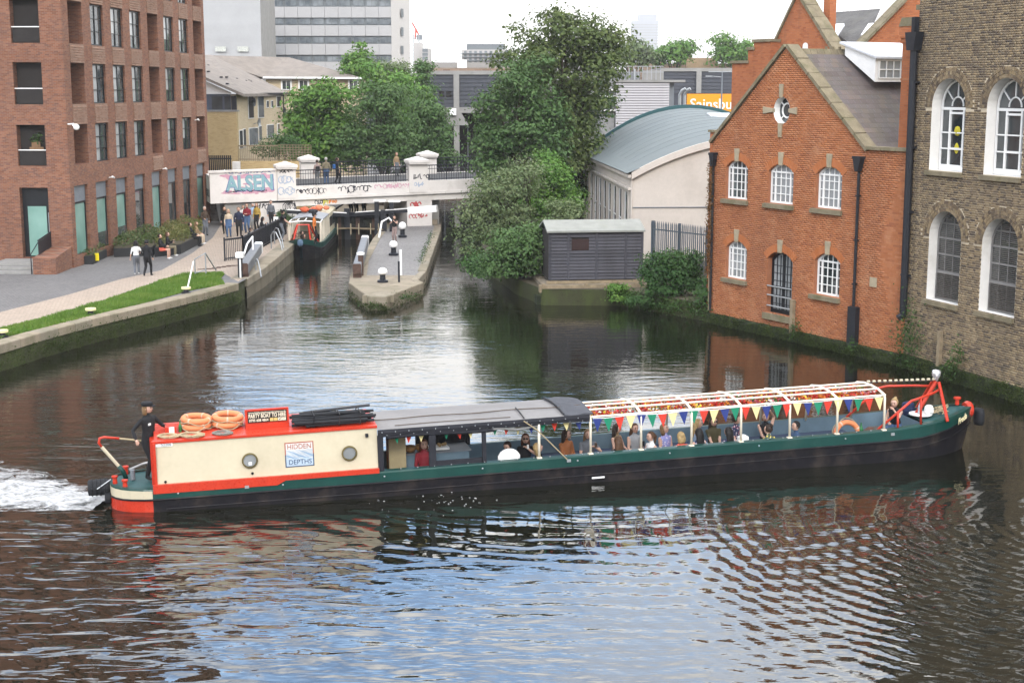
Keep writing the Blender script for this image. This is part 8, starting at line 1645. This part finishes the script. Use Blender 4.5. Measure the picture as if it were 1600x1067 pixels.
# ------------------------------------------------------------------ people
SK = {k: paint('skin_'+k, c, 0.55, var=0.06, scale=8) for k, c in dict(fair=(0.58, 0.36, 0.27), tan=(0.46, 0.27, 0.18), brown=(0.24, 0.13, 0.08)).items()}
HR = {k: paint('hair_'+k, c, 0.6, var=0.3, scale=14) for k, c in dict(black=(0.012, 0.010, 0.010), dark=(0.035, 0.02, 0.013), brown=(0.09, 0.045, 0.022), auburn=(0.13, 0.045, 0.022), blond=(0.42, 0.29, 0.13), fairbrown=(0.22, 0.13, 0.06), grey=(0.42, 0.40, 0.37)).items()}
CL = {k: paint('cloth_'+k, c, 0.85, var=0.12, scale=6, bump=0.003) for k, c in dict(black=(0.014, 0.014, 0.016), navy=(0.020, 0.025, 0.055), white=(0.70, 0.69, 0.67), cream=(0.58, 0.47, 0.35), grey=(0.14, 0.15, 0.17), lightgrey=(0.34, 0.35, 0.36), jeans=(0.075, 0.13, 0.24), denim=(0.05, 0.09, 0.17), red=(0.22, 0.02, 0.03), rust=(0.30, 0.11, 0.04), olive=(0.07, 0.06, 0.028), lilac=(0.30, 0.31, 0.52), paleblue=(0.35, 0.47, 0.62), coral=(0.6, 0.12, 0.08), brown=(0.07, 0.045, 0.03), khaki=(0.20, 0.17, 0.11), orange=(0.62, 0.18, 0.04), tan=(0.32, 0.22, 0.12), blue=(0.03, 0.12, 0.33), mauve=(0.30, 0.22, 0.20), mustard=(0.42, 0.28, 0.06)).items()}
def floral(name, base, dots):
    m, t = newmat(name); v = t.obj(); vo = t.n('TexVoronoi'); t.link(v, vo.inputs[0]); vo.inputs['Scale'].default_value = 17; c = t.mix(t.rng(vo.outputs['Distance'], 0.30, 0.36, 1, 0), base, dots[0])
    v2 = t.n('TexVoronoi'); t.link(t.map(v, loc=(3, 1, 2)), v2.inputs[0]); v2.inputs['Scale'].default_value = 13; c = t.mix(t.rng(v2.outputs['Distance'], 0.22, 0.28, 1, 0), c, dots[1]); t.bsdf(c, 0.85, 0, None, 0.3); return m
CL['floral_navy'] = floral('floral_navy', (0.02, 0.025, 0.06), [(0.5, 0.42, 0.45), (0.45, 0.12, 0.15)]); CL['floral_lilac'] = floral('floral_lilac', (0.22, 0.23, 0.45), [(0.55, 0.52, 0.6), (0.3, 0.2, 0.35)]); CL['floral_yellow'] = floral('floral_yellow', (0.06, 0.08, 0.05), [(0.62, 0.5, 0.07), (0.6, 0.55, 0.45)])
EYE = paint('eye_dark', (0.015, 0.012, 0.01), 0.3); LIP = paint('lip', (0.36, 0.12, 0.10), 0.5); SHOE = CL['black']
def ik(a, b, l1, l2, pole):
    a, b = Vector(a), Vector(b); d = b-a; L_ = max(1e-4, min(d.length, (l1+l2)*0.995)); b = a+d.normalized()*L_; u = d.normalized(); x = (l1*l1-l2*l2+L_*L_)/(2*L_); h_ = math.sqrt(max(0, l1*l1-x*x))
    p = Vector(pole); p = p-u*p.dot(u); p = p.normalized() if p.length > 1e-4 else Vector((0, -1, 0)); return a+u*x+p*h_, b
def person(label, loc, rz, pose='stand', top='black', bottom='jeans', skin='fair', hair=('brown', 'short'), arms=(None, None), sleeve='long', shoes='black', yaw=0.0, nod=0.0, lean=0.0, h=1.70, w=1.0, group=None, legs='long', skirt=None, vox=0.022, extra=None, stride=0.0, cap=None, glasses=False, side=0.0, M4=None):
    sc_ = h/1.735; t = thing('person', label, 'person', loc, rz, group)
    if M4 is not None: t.matrix_basis = M4
    t.scale = (sc_,)*3
    sit = pose == 'sit'; hz_ = 0.10 if sit else 0.92; hip = Vector((0, 0, hz_)); UL = Matrix.Translation(hip) @ Matrix.Rotation(-lean, 4, 'X') @ Matrix.Rotation(side, 4, 'Y')
    q = MB(); q.M = UL; seg = []
    rings = [(-0.11, .13*w, .09, 0), (-0.04, .172*w, .115, 0), (.04, .170*w, .118, 0), (.12, .156*w, .112, .004), (.20, (.146 if sleeve == 'long' else .132)*w, .104, .006), (.31, .156*w, .112, .008), (.40, .168*w, .114, .006), (.47, .160*w, .098, 0), (.515, .115*w, .075, -.006), (.545, .062, .060, -.006), (.62, .050, .053, .004)]
    q.loft([[(a*math.cos(2*PI*i/16), b*math.sin(2*PI*i/16)+o, z) for i in range(16)] for z, a, b, o in rings]); P = lambda *v: tuple(UL @ Vector(v))
    seg += [(P(0, 0, .10), P(0, 0, .50), .15, 0), (P(-.1, 0, .47), P(.1, 0, .47), .08, 0), (P(0, 0, -.08), P(0, 0, .07), .155, 1), (P(0, 0, .56), P(0, 0, .62), .05, 2)]
    HM = UL @ Matrix.Translation((0, 0.012, 0.60)) @ Matrix.Rotation(yaw, 4, 'Z') @ Matrix.Rotation(-nod, 4, 'X'); q.M = HM
    q.ball((0, 0.012, 0.115), 0.094, 16, sz=1.25, sy=1.14); q.ball((0, 0.035, 0.055), 0.062, 12, sz=1.05, sy=1.1); q.tube([(0, 0.105, 0.125), (0, 0.136, 0.085), (0, 0.105, 0.078)], [0.009, 0.017, 0.012], 6)
    for s_ in (-1, 1): q.ball((s_*0.095, 0.0, 0.105), 0.022, 6, sz=1.4, sx=0.5)
    seg.append((tuple(HM @ Vector((0, .01, .07))), tuple(HM @ Vector((0, .01, .15))), .10, 2)); q.M = Matrix()
    hands = []
    for i, s_ in enumerate((-1, 1)):
        sh = UL @ Vector((s_*0.168*w, -0.005, 0.455)); tg = arms[i]
        if tg is None: tg = (s_*0.24*w, 0.04, hz_-0.06) if not sit else (s_*0.13, 0.30, hz_+0.12)
        el, wr = ik(sh, tg, 0.285, 0.25, (s_*0.6, -0.7, -0.45)); q.tube([sh, sh.lerp(el, .35), el, el.lerp(wr, .4), wr], [.058, .054, .047, .046, .033] if sleeve == 'long' else [.054, .047, .038, .037, .025], 10); q.ball(sh, 0.056, 10); q.ball(el, 0.038, 8)
        up_ = {'long': (0, 0), 'short': (0, 2), 'none': (2, 2), 'elbow': (0, 2)}[sleeve]; cut = {'short': .55, 'elbow': 1.0, 'none': 0.12, 'long': 1.0}[sleeve]; mid = sh.lerp(el, cut)
        seg += [(sh, mid, .05, 0 if sleeve != 'none' else 2), (mid, el, .045, up_[1] if cut < 1 else up_[0]), (el, wr, .034, up_[1])]
        f = (wr-el).normalized(); nr = f.cross(Vector((0, 0, 1))); nr = nr.normalized() if nr.length > .05 else Vector((s_, 0, 0)); pm = f.cross(nr).normalized(); 
        q.tube([wr, wr+f*0.045, wr+f*0.09], [.024, .036, .030], 8, ry=None); seg.append((wr, wr+f*0.1, .032, 2)); hands.append((wr, f, nr, pm, s_))
    for i, s_ in enumerate((-1, 1)):
        hp = hip+Vector((s_*0.088*w, 0, -0.03))
        if sit: kn = hp+Vector((s_*(0.03+0.04*stride), 0.43, 0.03)); an = kn+Vector((0, -0.02+(0.12*s_*stride), -0.42))
        else:
            st_ = stride*s_; an = Vector((s_*0.095*w, st_, 0.085+max(0, -st_)*0.12)); kn, an = ik(hp, an, 0.43, 0.42, (0, 1, 0))
        q.tube([hp, hp.lerp(kn, .3), kn, kn.lerp(an, .3), an], [.093*w, .090*w, .070, .066, .052] if legs == 'long' else [.088*w, .082*w, .056, .056, .037], 12); q.ball(kn, .056, 8); 
        yw = Vector((s_*0.22, 1, 0)).normalized(); q.tube([an+Vector((0, 0, -.01))-yw*0.06, an-yw*0.02+Vector((0, 0, -.045)), an+yw*0.08+Vector((0, 0, -.055)), an+yw*0.165+Vector((0, 0, -.062))], [.032, .042, .040, .022], 8)
        m1, m2 = {'long': (1, 1), 'short': (1, 2), 'bare': (2, 2)}[legs]; km = hp.lerp(kn, .62); seg += [(hp, km, .085, m1), (km, kn, .065, m1 if m2 == 1 else 2), (kn, an, .05, m2), (an-yw*0.05+Vector((0, 0, -.045)), an+yw*0.15+Vector((0, 0, -.06)), .04, 3)]
    if skirt:
        if sit: q.loft([[(a*math.cos(2*PI*k/14), y_+b*math.sin(2*PI*k/14)*0.2, hz_+dz+b*math.sin(2*PI*k/14)) for k in range(14)] for y_, a, b, dz in ((0.0, .19, .11, 0), (.2, .2, .10, 0), (.4, .21, .09, 0))]); seg.append(((0, 0.0, hz_), (0, .4, hz_), .16, 0))
        else: q.loft([[(a*math.cos(2*PI*k/16), b*math.sin(2*PI*k/16), z) for k in range(16)] for z, a, b in ((hz_+.14, .14, .10), (hz_, .185, .135), (hz_-.25, .22, .17), (hz_-skirt, .27, .21))]); seg.append(((0, 0, hz_+.1), (0, 0, hz_-skirt), .20, 1))
    tmp = put('tmp', q.mesh('tmp', [])); md = tmp.modifiers.new('r', 'REMESH'); md.mode = 'VOXEL'; md.voxel_size = vox; md2 = tmp.modifiers.new('s', 'SMOOTH'); md2.iterations = 2; md2.factor = 0.5
    me = bpy.data.meshes.new_from_object(tmp.evaluated_get(bpy.context.evaluated_depsgraph_get())); tm = tmp.data; bpy.data.objects.remove(tmp); bpy.data.meshes.remove(tm)
    n_ = len(me.polygons); C_ = np.zeros(n_*3); me.polygons.foreach_get('center', C_); C_ = C_.reshape(-1, 3); best = np.full(n_, 1e9); mi = np.zeros(n_, np.int32)
    for a, b, r, m_ in seg:
        a, b = np.array(a), np.array(b); d = b-a; k = np.clip(((C_-a)@d)/max(1e-9, d@d), 0, 1); ds = np.linalg.norm(C_-a-k[:, None]*d, axis=1)-r; u = ds < best; best[u] = ds[u]; mi[u] = m_
    V_ = np.zeros(len(me.vertices)*3); me.vertices.foreach_get('co', V_); V_ = V_.reshape(-1, 3)
    x = MB(); x.v = [tuple(v) for v in V_]; x.f = [tuple(p.vertices) for p in me.polygons]; x.m = mi.tolist(); nb_ = len(x.f); bpy.data.meshes.remove(me)
    for wr, f, nr, pm, s_ in hands:      # fingers rooted in the palm, unequal and curled
        for k in range(4):
            r0 = wr+f*0.075+nr*(k-1.5)*0.017; L_ = (0.062, 0.072, 0.068, 0.054)[k]; dn = pm if pm.z < 0 else -pm; p1 = r0+f*L_*0.55+dn*0.012; p2 = p1+f*L_*0.25+dn*0.030; x.tube([r0, p1, p2], [.0095, .009, .007], 5, 2)
        dn = pm if pm.z < 0 else -pm; inn = nr if (nr.x*s_ < 0) else -nr; x.tube([wr+f*0.03+inn*0.02, wr+f*0.06+inn*0.045+dn*.01, wr+f*0.09+inn*0.05+dn*0.02], [.012, .011, .008], 5, 2)
    x.M = HM
    for s_ in (-1, 1): x.ball((s_*0.036, 0.108, 0.125), 0.014, 6, 4, sz=0.7); x.tube([(s_*0.016, 0.119, 0.150), (s_*0.052, 0.108, 0.152)], 0.006, 4, 4)
    x.ball((0, 0.113, 0.045), 0.024, 6, 5, sz=0.4, sy=0.45)
    sm = [skin and CL[top], CL[bottom], SK[skin], CL[shoes], EYE, LIP]; b = x.build('body', sm, t, smooth=True, fix=False)
    hc, hs_ = hair; hm = HR[hc]; y = MB(); y.M = HM; base = MB()
    base.ball((0, -0.006, 0.130), 0.106, 16, sz=1.18, sy=1.10); vs = []
    for v in base.v:
        vx, vy, vz = v
        if vy > 0.035 and vz < 0.205: vy = 0.035+(vy-0.035)*0.15
        if vz < 0.06 and hs_ in ('short', 'bun', 'pony'): vz = 0.06+(vz-0.06)*0.2; vy = min(vy, 0.0)
        vs.append((vx*(1.0), vy, vz))
    y.add(vs, base.f)
    if hs_ == 'long': y.loft([[(a*math.cos(2*PI*k/12)*1.0, -0.055+o+b_*math.sin(2*PI*k/12), z) for k in range(12)] for z, a, b_, o in ((0.17, .085, .06, 0), (.08, .112, .075, .0), (-.02, .12, .065, -.012), (-.12, .118, .052, -.03), (-.22, .09, .04, -.04), (-.29, .04, .02, -.04))])
    if hs_ == 'bob': y.loft([[(a*math.cos(2*PI*k/12), -0.045+b_*math.sin(2*PI*k/12), z) for k in range(12)] for z, a, b_ in ((0.17, .085, .06), (.08, .116, .078), (0.0, .115, .07), (-.05, .09, .05))])
    if hs_ == 'bun': y.ball((0, -0.085, 0.225), 0.05, 10)
    if hs_ == 'pony': y.tube([(0, -0.11, 0.16), (0, -0.155, 0.10), (0, -0.13, -0.02), (0, -0.12, -0.12)], [.03, .036, .03, .008], 8)
    y.build('hair', hm, t, smooth=True)
    if cap:
        y = MB(); y.M = HM; y.lathe([(.112, .165), (.118, .185), (.122, .225), (.10, .25), (1e-6, .262)], 16, (0, -0.004, 0), sy=1.12); y.prism([(.085*math.cos(a), .10+.10*math.sin(a)) for a in [PI*k/8 for k in range(9)]], 0.166, 0.178, 'z'); y.build('cap', CL[cap], t)
    if glasses: y = MB(); y.M = HM; y.cbox((-0.036, 0.117, 0.124), (0.056, 0.012, 0.036)); y.cbox((0.036, 0.117, 0.124), (0.056, 0.012, 0.036)); y.box(-0.09, 0.09, 0.113, 0.119, 0.134, 0.139); y.build('sunglasses', EYE, t)
    if extra: extra(t, UL, HM, hip)
    return t
def bag(col, s_=1, sz=(0.28, 0.12, 0.34), z=0.05, y=-0.16):
    def f(t, UL, HM, hip): q = MB(); q.M = UL; q.box(-sz[0]/2+s_*0.0, sz[0]/2, y-sz[1], y, z, z+sz[2]); q.build('rucksack', CL[col], t, bevel=0.03)
    return f
def held(col, at, sz=(0.07, 0.02, 0.14), nm='phone'):
    def f(t, UL, HM, hip): q = MB(); q.cbox(at, sz); q.build(nm, CL[col], t)
    return f
def standing(label, px, py, z=QZ, face=0.0, **k):
    return person(label, G(px, py, z), face, vox=k.pop('vox', 0.027), **k)
CAMW = PI            # facing the camera
# towpath and lockside; a heading of 0 looks away up the canal, PI looks towards the basin
tp = 'people on the towpath and lockside'
standing('person in a white T-shirt and grey trousers walking away beside the one all in black', 214, 429, face=0.2, top='white', bottom='grey', hair=('black', 'bob'), sleeve='elbow', shoes='white', stride=0.16, h=1.60, group=tp, arms=((-0.30, 0.05, 0.85), (0.22, 0.25, 1.10)))
standing('person all in black with a black hood walking away along the towpath', 231, 431, face=-0.2, top='black', bottom='black', hair=('black', 'short'), stride=0.18, h=1.68, group=tp, arms=((-0.2, 0.2, 1.0), (0.25, 0.1, 0.9)), w=1.08)
def sitting(label, px, py, z, face, **k):
    p = G(px, py, z); hh = k.get('h', 1.65)/1.735; return person(label, (p.x, p.y, z-0.02*hh), face, 'sit', vox=k.pop('vox', 0.027), **k)
def sit_at(label, px, py, z, face, **k): return sitting(label, px, py, z, face, **k)
sit_at('person in a black jacket and orange red shorts sitting on the planter edge', 252, 392, QZ+0.42, -1.9+PI*0.0-0.9+2.0-0.9, top='black', bottom='coral', hair=('dark', 'short'), legs='short', shoes='white', h=1.65, group=tp, lean=-0.1, arms=((-0.1, 0.3, 0.3), (0.1, 0.32, 0.28)))
sit_at('person in black with pale green trousers sitting second from the left on the planter edge', 262, 388, QZ+0.42, -1.5, top='black', bottom='khaki', hair=('brown', 'bob'), shoes='white', h=1.62, group=tp, arms=((-0.05, 0.3, 0.45), (0.1, 0.3, 0.35)))
sit_at('person in dark clothes sitting on the far corner of the planter', 300, 373, QZ+0.45, -1.6, top='black', bottom='black', hair=('dark', 'short'), shoes='black', h=1.70, group=tp, lean=-0.15)
sit_at('fair haired person in tan with cream trousers sitting on the far corner of the planter', 307, 370, QZ+0.45, -1.7, top='tan', bottom='cream', hair=('fairbrown', 'long'), shoes='white', h=1.62, group=tp)
standing('person in a brown jacket standing at the foot of the stone steps', 321, 368, face=-2.6, top='brown', bottom='grey', hair=('grey', 'short'), h=1.72, group=tp, arms=((-0.22, 0.12, 0.9), (0.15, 0.28, 1.05)))
standing('blond woman in a cream coat and blue jeans walking towards the basin', 358, 371, face=CAMW+0.1, top='cream', bottom='jeans', hair=('blond', 'long'), stride=0.1, h=1.66, group=tp, skirt=0.22, skin='fair')
standing('person in a dark coat half hidden behind the woman in the cream coat', 352, 366, face=CAMW, top='black', bottom='black', hair=('fairbrown', 'bob'), h=1.64, group=tp, stride=-0.08)
standing('man in a navy jacket and dark trousers walking towards the basin', 374, 370, face=CAMW+0.15, top='navy', bottom='black', hair=('fairbrown', 'short'), h=1.74, w=1.12, group=tp, stride=-0.12)
standing('man in a dark red hoodie with jeans behind the man in navy', 387, 364, face=CAMW-0.1, top='red', bottom='jeans', hair=('brown', 'short'), h=1.78, w=1.1, group=tp, arms=((-0.08, 0.26, 1.15), (0.08, 0.26, 1.15)))
standing('blond person in a mustard top beside the red hoodie', 402, 360, face=CAMW-0.3, top='mustard', bottom='black', hair=('fairbrown', 'long'), h=1.68, group=tp)
standing('dark haired person in black leaning over the railing with a camera', 407, 384, face=-1.2, top='black', bottom='black', hair=('black', 'bob'), h=1.62, group=tp, lean=0.25, arms=((-0.06, 0.36, 1.32), (0.08, 0.36, 1.32)), extra=held('grey', (0.0, 0.47, 1.33), (0.12, 0.07, 0.09), 'camera'))
standing('child in black crouching behind the front of the railing', 389, 392, face=-1.0, top='black', bottom='black', hair=('dark', 'short'), h=1.25, group=tp, lean=0.2)
standing('person in pale blue half hidden between the red hoodie and the mustard top', 396, 358, face=CAMW, top='paleblue', bottom='lightgrey', hair=('grey', 'short'), h=1.6, group=tp)
standing('man in black T-shirt and dark trousers on the lock edge holding a rope', 440, 377, face=-1.3, top='black', bottom='grey', hair=('dark', 'short'), cap='black', sleeve='short', h=1.78, group=tp, arms=((-0.1, 0.5, 1.0), (0.1, 0.50, 0.92)), lean=0.12)
# bridge
bg_ = 'people on the bridge'
def on_bridge(label, px, yy, face, **k):
    a = W(px, 280, BO+Vector((-BD.y, BD.x, 0))*yy, BD); p = BO+BD*a[0]+Vector((-BD.y, BD.x, 0))*yy; return person(label, (p.x, p.y, zd+zf(a[0])-0.02), BA+face, vox=0.03, group=bg_, **k)
on_bridge('person in mauve with a dark bag looking away at the bridge railing', 496, 0.9, 0.0, top='mauve', bottom='lightgrey', hair=('dark', 'short'), h=1.60, extra=bag('black'))
on_bridge('grey haired person in a khaki jacket and jeans leaning on the bridge railing', 510, 0.9, -0.2, top='khaki', bottom='jeans', hair=('grey', 'short'), h=1.74, w=1.1)
on_bridge('person in black with a blue rucksack walking along the bridge', 527, 1.0, -1.3, top='black', bottom='black', hair=('dark', 'short'), h=1.70, extra=bag('blue'), stride=0.12)
on_bridge('fair haired person in brown on the far side of the bridge near the right pillar', 620, 6.6, PI+0.4, top='tan', bottom='grey', hair=('fairbrown', 'bob'), h=1.62)
# under the bridge
ub = 'people under the bridge'
for px, c, lab, hc in ((548, 'black', 'person in black under the bridge behind the lock gates', 'dark'), (556, 'lightgrey', 'grey haired person in pale grey under the bridge', 'grey'), (568, 'cream', 'person in cream at the right of the three under the bridge', 'dark')):
    p = D(px, 325, 100.5); person(lab, (p.x, p.y, 0.93), PI+0.5, top=c, bottom='black', hair=(hc, 'short'), h=1.66, vox=0.032, group=ub)
# island
p = G(617, 379, IZ); person('woman in a black sleeveless top photographing from the lock island', p, PI-0.3, top='black', bottom='mauve', hair=('dark', 'long'), sleeve='none', shoes='black', h=1.58, vox=0.025, arms=((-0.08, 0.28, 1.42), (0.06, 0.28, 1.42)), extra=held('black', (0, 0.36, 1.47)))
# lock boat crew and passengers
def on_boat2(label, s, v, z, face, **k):
    p = n2.matrix_basis @ (OFF @ Vector((s, v, z))); return person(label, p, face-PI/2, vox=0.03, group='people on the lock boat', **k)
on_boat2('boatman in an orange and black life vest standing at the bow of the lock boat', 12.2, 1.75, 0.45, PI+PI/2-PI+0.0-PI/2, top='orange', bottom='black', hair=('dark', 'short'), cap='black', h=1.72, w=1.1)
on_boat2('person in red sitting in the bow of the lock boat', 11.2, 1.0, 0.02, 0.0, pose='sit', top='red', bottom='black', hair=('dark', 'bob'), h=1.65)
on_boat2('person in brown sitting behind the red bow frame of the lock boat', 10.7, 0.5, 0.02, 0.1, pose='sit', top='mauve', bottom='black', hair=('dark', 'long'), h=1.65)
on_boat2('person in white sitting deeper inside the lock boat', 10.0, 1.45, 0.02, -0.1, pose='sit', top='white', bottom='jeans', hair=('brown', 'short'), h=1.68)
on_boat2('person in a coral top sitting at the front left of the lock boat', 11.4, 0.45, 0.02, 0.3, pose='sit', top='coral', bottom='black', hair=('brown', 'long'), h=1.62)
on_boat2('person in tan sitting at the right side of the lock boat bow', 11.0, 1.55, 0.02, -0.3, pose='sit', top='tan', bottom='jeans', hair=('blond', 'bob'), h=1.66)
on_boat2('second person in black sitting in the middle of the lock boat', 9.5, 0.7, 0.02, 0.0, pose='sit', top='black', bottom='jeans', hair=('dark', 'short'), h=1.68)
standing('person in grey with dark trousers standing behind the railing near the abutment', 424, 356, face=CAMW+0.4, top='grey', bottom='black', hair=('dark', 'short'), h=1.72, group=tp)
standing('short person in white behind the man in navy', 381, 361, face=CAMW, top='white', bottom='jeans', hair=('brown', 'long'), h=1.58, group=tp)
# party boat
pb = 'passengers of the party boat'; TOB = 0.0
BR = (Euler((0, -TR, PI/2-HB)).to_matrix()).to_4x4()
def aboard(label, px, py, v, face, seat=-0.01, zr=None, **k):
    """head sighted at (px, py) on the line v across the boat; face: 0 = to the far side, PI = to the camera, -PI/2 = to the bow"""
    s, z = Bs(px, py, v); hh = k.get('h', 1.66)/1.735; sitz = z-0.80*hh if zr is None else zr
    sitz = min(max(sitz, -0.32), 0.02); m4 = Matrix.Translation(BM @ Vector((s, v, sitz))) @ BR @ Matrix.Rotation(face, 4, 'Z'); return person(label, (0, 0, 0), 0, 'sit', vox=0.02, group=pb, M4=m4, **k)
Z9 = lambda x, y: (780+x*300/1600, 600+y*300/1600); Z10 = lambda x, y: (1000+x*300/1600, 580+y*300/1600)
aboard('dark haired woman bending low behind the white chair back', *Z9(115, 545), 1.35, PI*0.75, top='black', hair=('dark', 'short'), lean=0.35)
aboard('auburn haired woman in a black top drinking from a glass beside the white chair', *Z9(222, 465), 1.25, PI*0.93, top='black', hair=('auburn', 'long'), sleeve='short', glasses=True, arms=((-0.05, 0.30, 0.62), (0.16, 0.28, 0.16)), extra=held('white', (-0.05, 0.36, 0.68), (0.05, 0.05, 0.10), 'glass'))
aboard('blond woman with bowed head behind the first cream post under the canopy', *Z9(335, 540), 0.62, -PI/2, top='black', hair=('blond', 'long'), nod=-0.4)
aboard('woman in a rust orange blouse with long dark hair looking to the bow', *Z9(558, 430), 1.5, PI+0.5, top='rust', hair=('dark', 'long'), yaw=0.7, arms=((-0.1, 0.26, 0.22), (0.08, 0.30, 0.20)), w=1.1)
aboard('fair haired woman in a grey top lifting a cup behind the second cream post', *Z9(742, 430), 1.45, PI-0.1, top='grey', hair=('fairbrown', 'long'), sleeve='short', w=1.12, arms=((-0.14, 0.30, 0.52), (0.16, 0.30, 0.14)), extra=held('brown', (-0.14, 0.36, 0.60), (0.06, 0.06, 0.10), 'cup'))
aboard('woman with long dark hair and sunglasses on her nose below the green and red flags', *Z9(980, 385), 1.5, PI+0.7, top='tan', hair=('dark', 'long'), sleeve='none', yaw=0.5, glasses=True)
aboard('brown haired passenger seen from behind below the first green flag', *Z9(995, 490), 0.45, 0.1, top='black', hair=('brown', 'long'))
aboard('woman with long brown hair in a pale grey vest looking at her phone', *Z9(1130, 380), 1.5, PI+0.2, top='lightgrey', hair=('brown', 'long'), sleeve='none', arms=((-0.04, 0.30, 0.38), (0.10, 0.28, 0.24)), extra=held('black', (-0.06, 0.36, 0.46)))
aboard('bare shouldered woman with brown ponytail facing the stern', *Z9(1270, 450), 0.75, PI/2+0.25, top='white', hair=('brown', 'pony'), sleeve='none')
aboard('woman in a lilac floral dress looking down to the bow side', *Z9(1385, 385), 1.4, PI+0.35, top='floral_lilac', bottom='lilac', hair=('fairbrown', 'bob'), sleeve='none', nod=-0.3, yaw=0.4, arms=((-0.02, 0.28, 0.26), (0.10, 0.28, 0.22)))
aboard('blond passenger with coral straps seen from behind', *Z10(345, 560), 0.45, 0.2, top='coral', hair=('blond', 'bob'), sleeve='none')
aboard('blond passenger in a pale blue shirt behind the third cream post', *Z10(480, 450), 1.4, PI+1.2, top='paleblue', hair=('blond', 'long'))
aboard('black haired passenger with bare shoulders seen from behind right of the coral straps', *Z10(495, 530), 0.48, 0.3, top='floral_navy', hair=('black', 'long'), sleeve='none')
aboard('smiling woman with sunglasses and an olive green top facing the camera', *Z10(615, 430), 1.35, PI+0.02, top='olive', bottom='olive', hair=('dark', 'long'), sleeve='short', glasses=True, arms=((-0.06, 0.30, 0.12), (0.06, 0.30, 0.12)), w=1.05)
aboard('passenger with very long black hair and navy floral dress seen from behind', *Z10(742, 520), 0.48, 0.4, top='floral_navy', bottom='floral_navy', hair=('black', 'long'))
aboard('woman with hair tied up in a navy floral dress looking to the bow', *Z10(800, 410), 1.35, PI+0.5, top='floral_navy', bottom='floral_navy', hair=('dark', 'bun'), sleeve='short', yaw=0.7, arms=((-0.05, 0.28, 0.2), (0.18, 0.3, 0.1)), h=1.7)
aboard('woman in a black strap top raising one arm to her hair', *Z10(1050, 385), 1.4, PI-0.15, top='black', hair=('fairbrown', 'bun'), sleeve='none', yaw=-0.3, arms=((-0.16, -0.04, 0.92), (-0.02, 0.3, 0.22)), h=1.7)
aboard('dark haired passenger in a yellow flowered top seen from behind', *Z10(1075, 500), 0.48, 0.3, top='floral_yellow', hair=('dark', 'bun'), yaw=0.4)
aboard('dark haired passenger in a denim jacket facing the stern beside the last people', *Z10(1305, 475), 0.75, PI/2+0.1, top='denim', hair=('black', 'short'))
aboard('auburn haired server at the counter under the black canopy', 570+495*300/1600, 600+500*300/1600, 1.0, PI, top='red', hair=('auburn', 'long'), zr=-0.1)
# bow woman and helmsman
s, z = Bs(1250+860*300/1600, 570+262*300/1600, 0.95); m4 = Matrix.Translation(BM @ Vector((19.72, 0.95, 0.12))) @ BR @ Matrix.Rotation(PI/2+0.75, 4, 'Z')
person('woman in dark vest and rolled up jeans sitting on the bow, chin on hand', (0, 0, 0), 0, 'sit', top='black', bottom='jeans', hair=('blond', 'bun'), sleeve='none', shoes='brown', lean=0.28, nod=-0.2, arms=((-0.04, 0.34, 0.62), (0.10, 0.34, 0.26)), vox=0.02, M4=m4, stride=0.4, h=1.68)
m4 = Matrix.Translation(BM @ Vector((-0.02, 0.98, 0.40))) @ BR @ Matrix.Rotation(-PI/2-0.75, 4, 'Z')
person('helmsman in a near black jacket and cap steering with the tiller behind the cabin', (0, 0, 0), 0, 'stand', top='black', bottom='black', hair=('fairbrown', 'bob'), cap='black', h=1.80, w=1.2, vox=0.02, M4=m4, yaw=0.25, arms=((-0.30, 0.34, 1.16), (0.46, 0.06, 1.0)), extra=lambda t, UL, HM, hip: (lambda q: (q.__setattr__('M', UL), q.cbox((0.08, 0.125, 0.36), (0.07, 0.02, 0.05)), q.build('badge', CL['white'], t)))(MB()))
# person and boxes on the second balcony of the brick block
bp = lb.matrix_basis @ Vector((0.45, 1.75, fl[0][0]-Z0+0.0)); t = thing('cardboard_boxes', 'cardboard boxes and plant piled on the lowest end balcony of the brick block', 'boxes', bp, 0.2); q = MB(); q.box(-0.3, 0.35, -0.2, 0.25, 0.02, 0.9); q.box(-0.2, 0.2, -0.15, 0.2, 0.905, 1.15); q.build('box', paint('cardboard', (0.25, 0.15, 0.08), 0.9), t); leaf_cloud('foliage', NR.normal(0, 0.16, (160, 3))+np.array([0.1, 0, 1.3]), 0.12, M['wall_leaf'], t)
# ------------------------------------------------------------------ air
q = MB(); q.box(-1200, 1200, -40, 2600, -1.0, 130); hz = q.build('haze', []); hz['kind'] = 'stuff'
hm_, t_ = newmat('haze_air'); pv = t_.n('VolumePrincipled'); pv.inputs['Color'].default_value = (0.97, 0.97, 0.98, 1); pv.inputs['Density'].default_value = 0.00024; pv.inputs['Anisotropy'].default_value = 0.3
o_ = t_.n('OutputMaterial'); t_.link(pv.outputs[0], o_.inputs['Volume']); hz.data.materials.append(hm_)
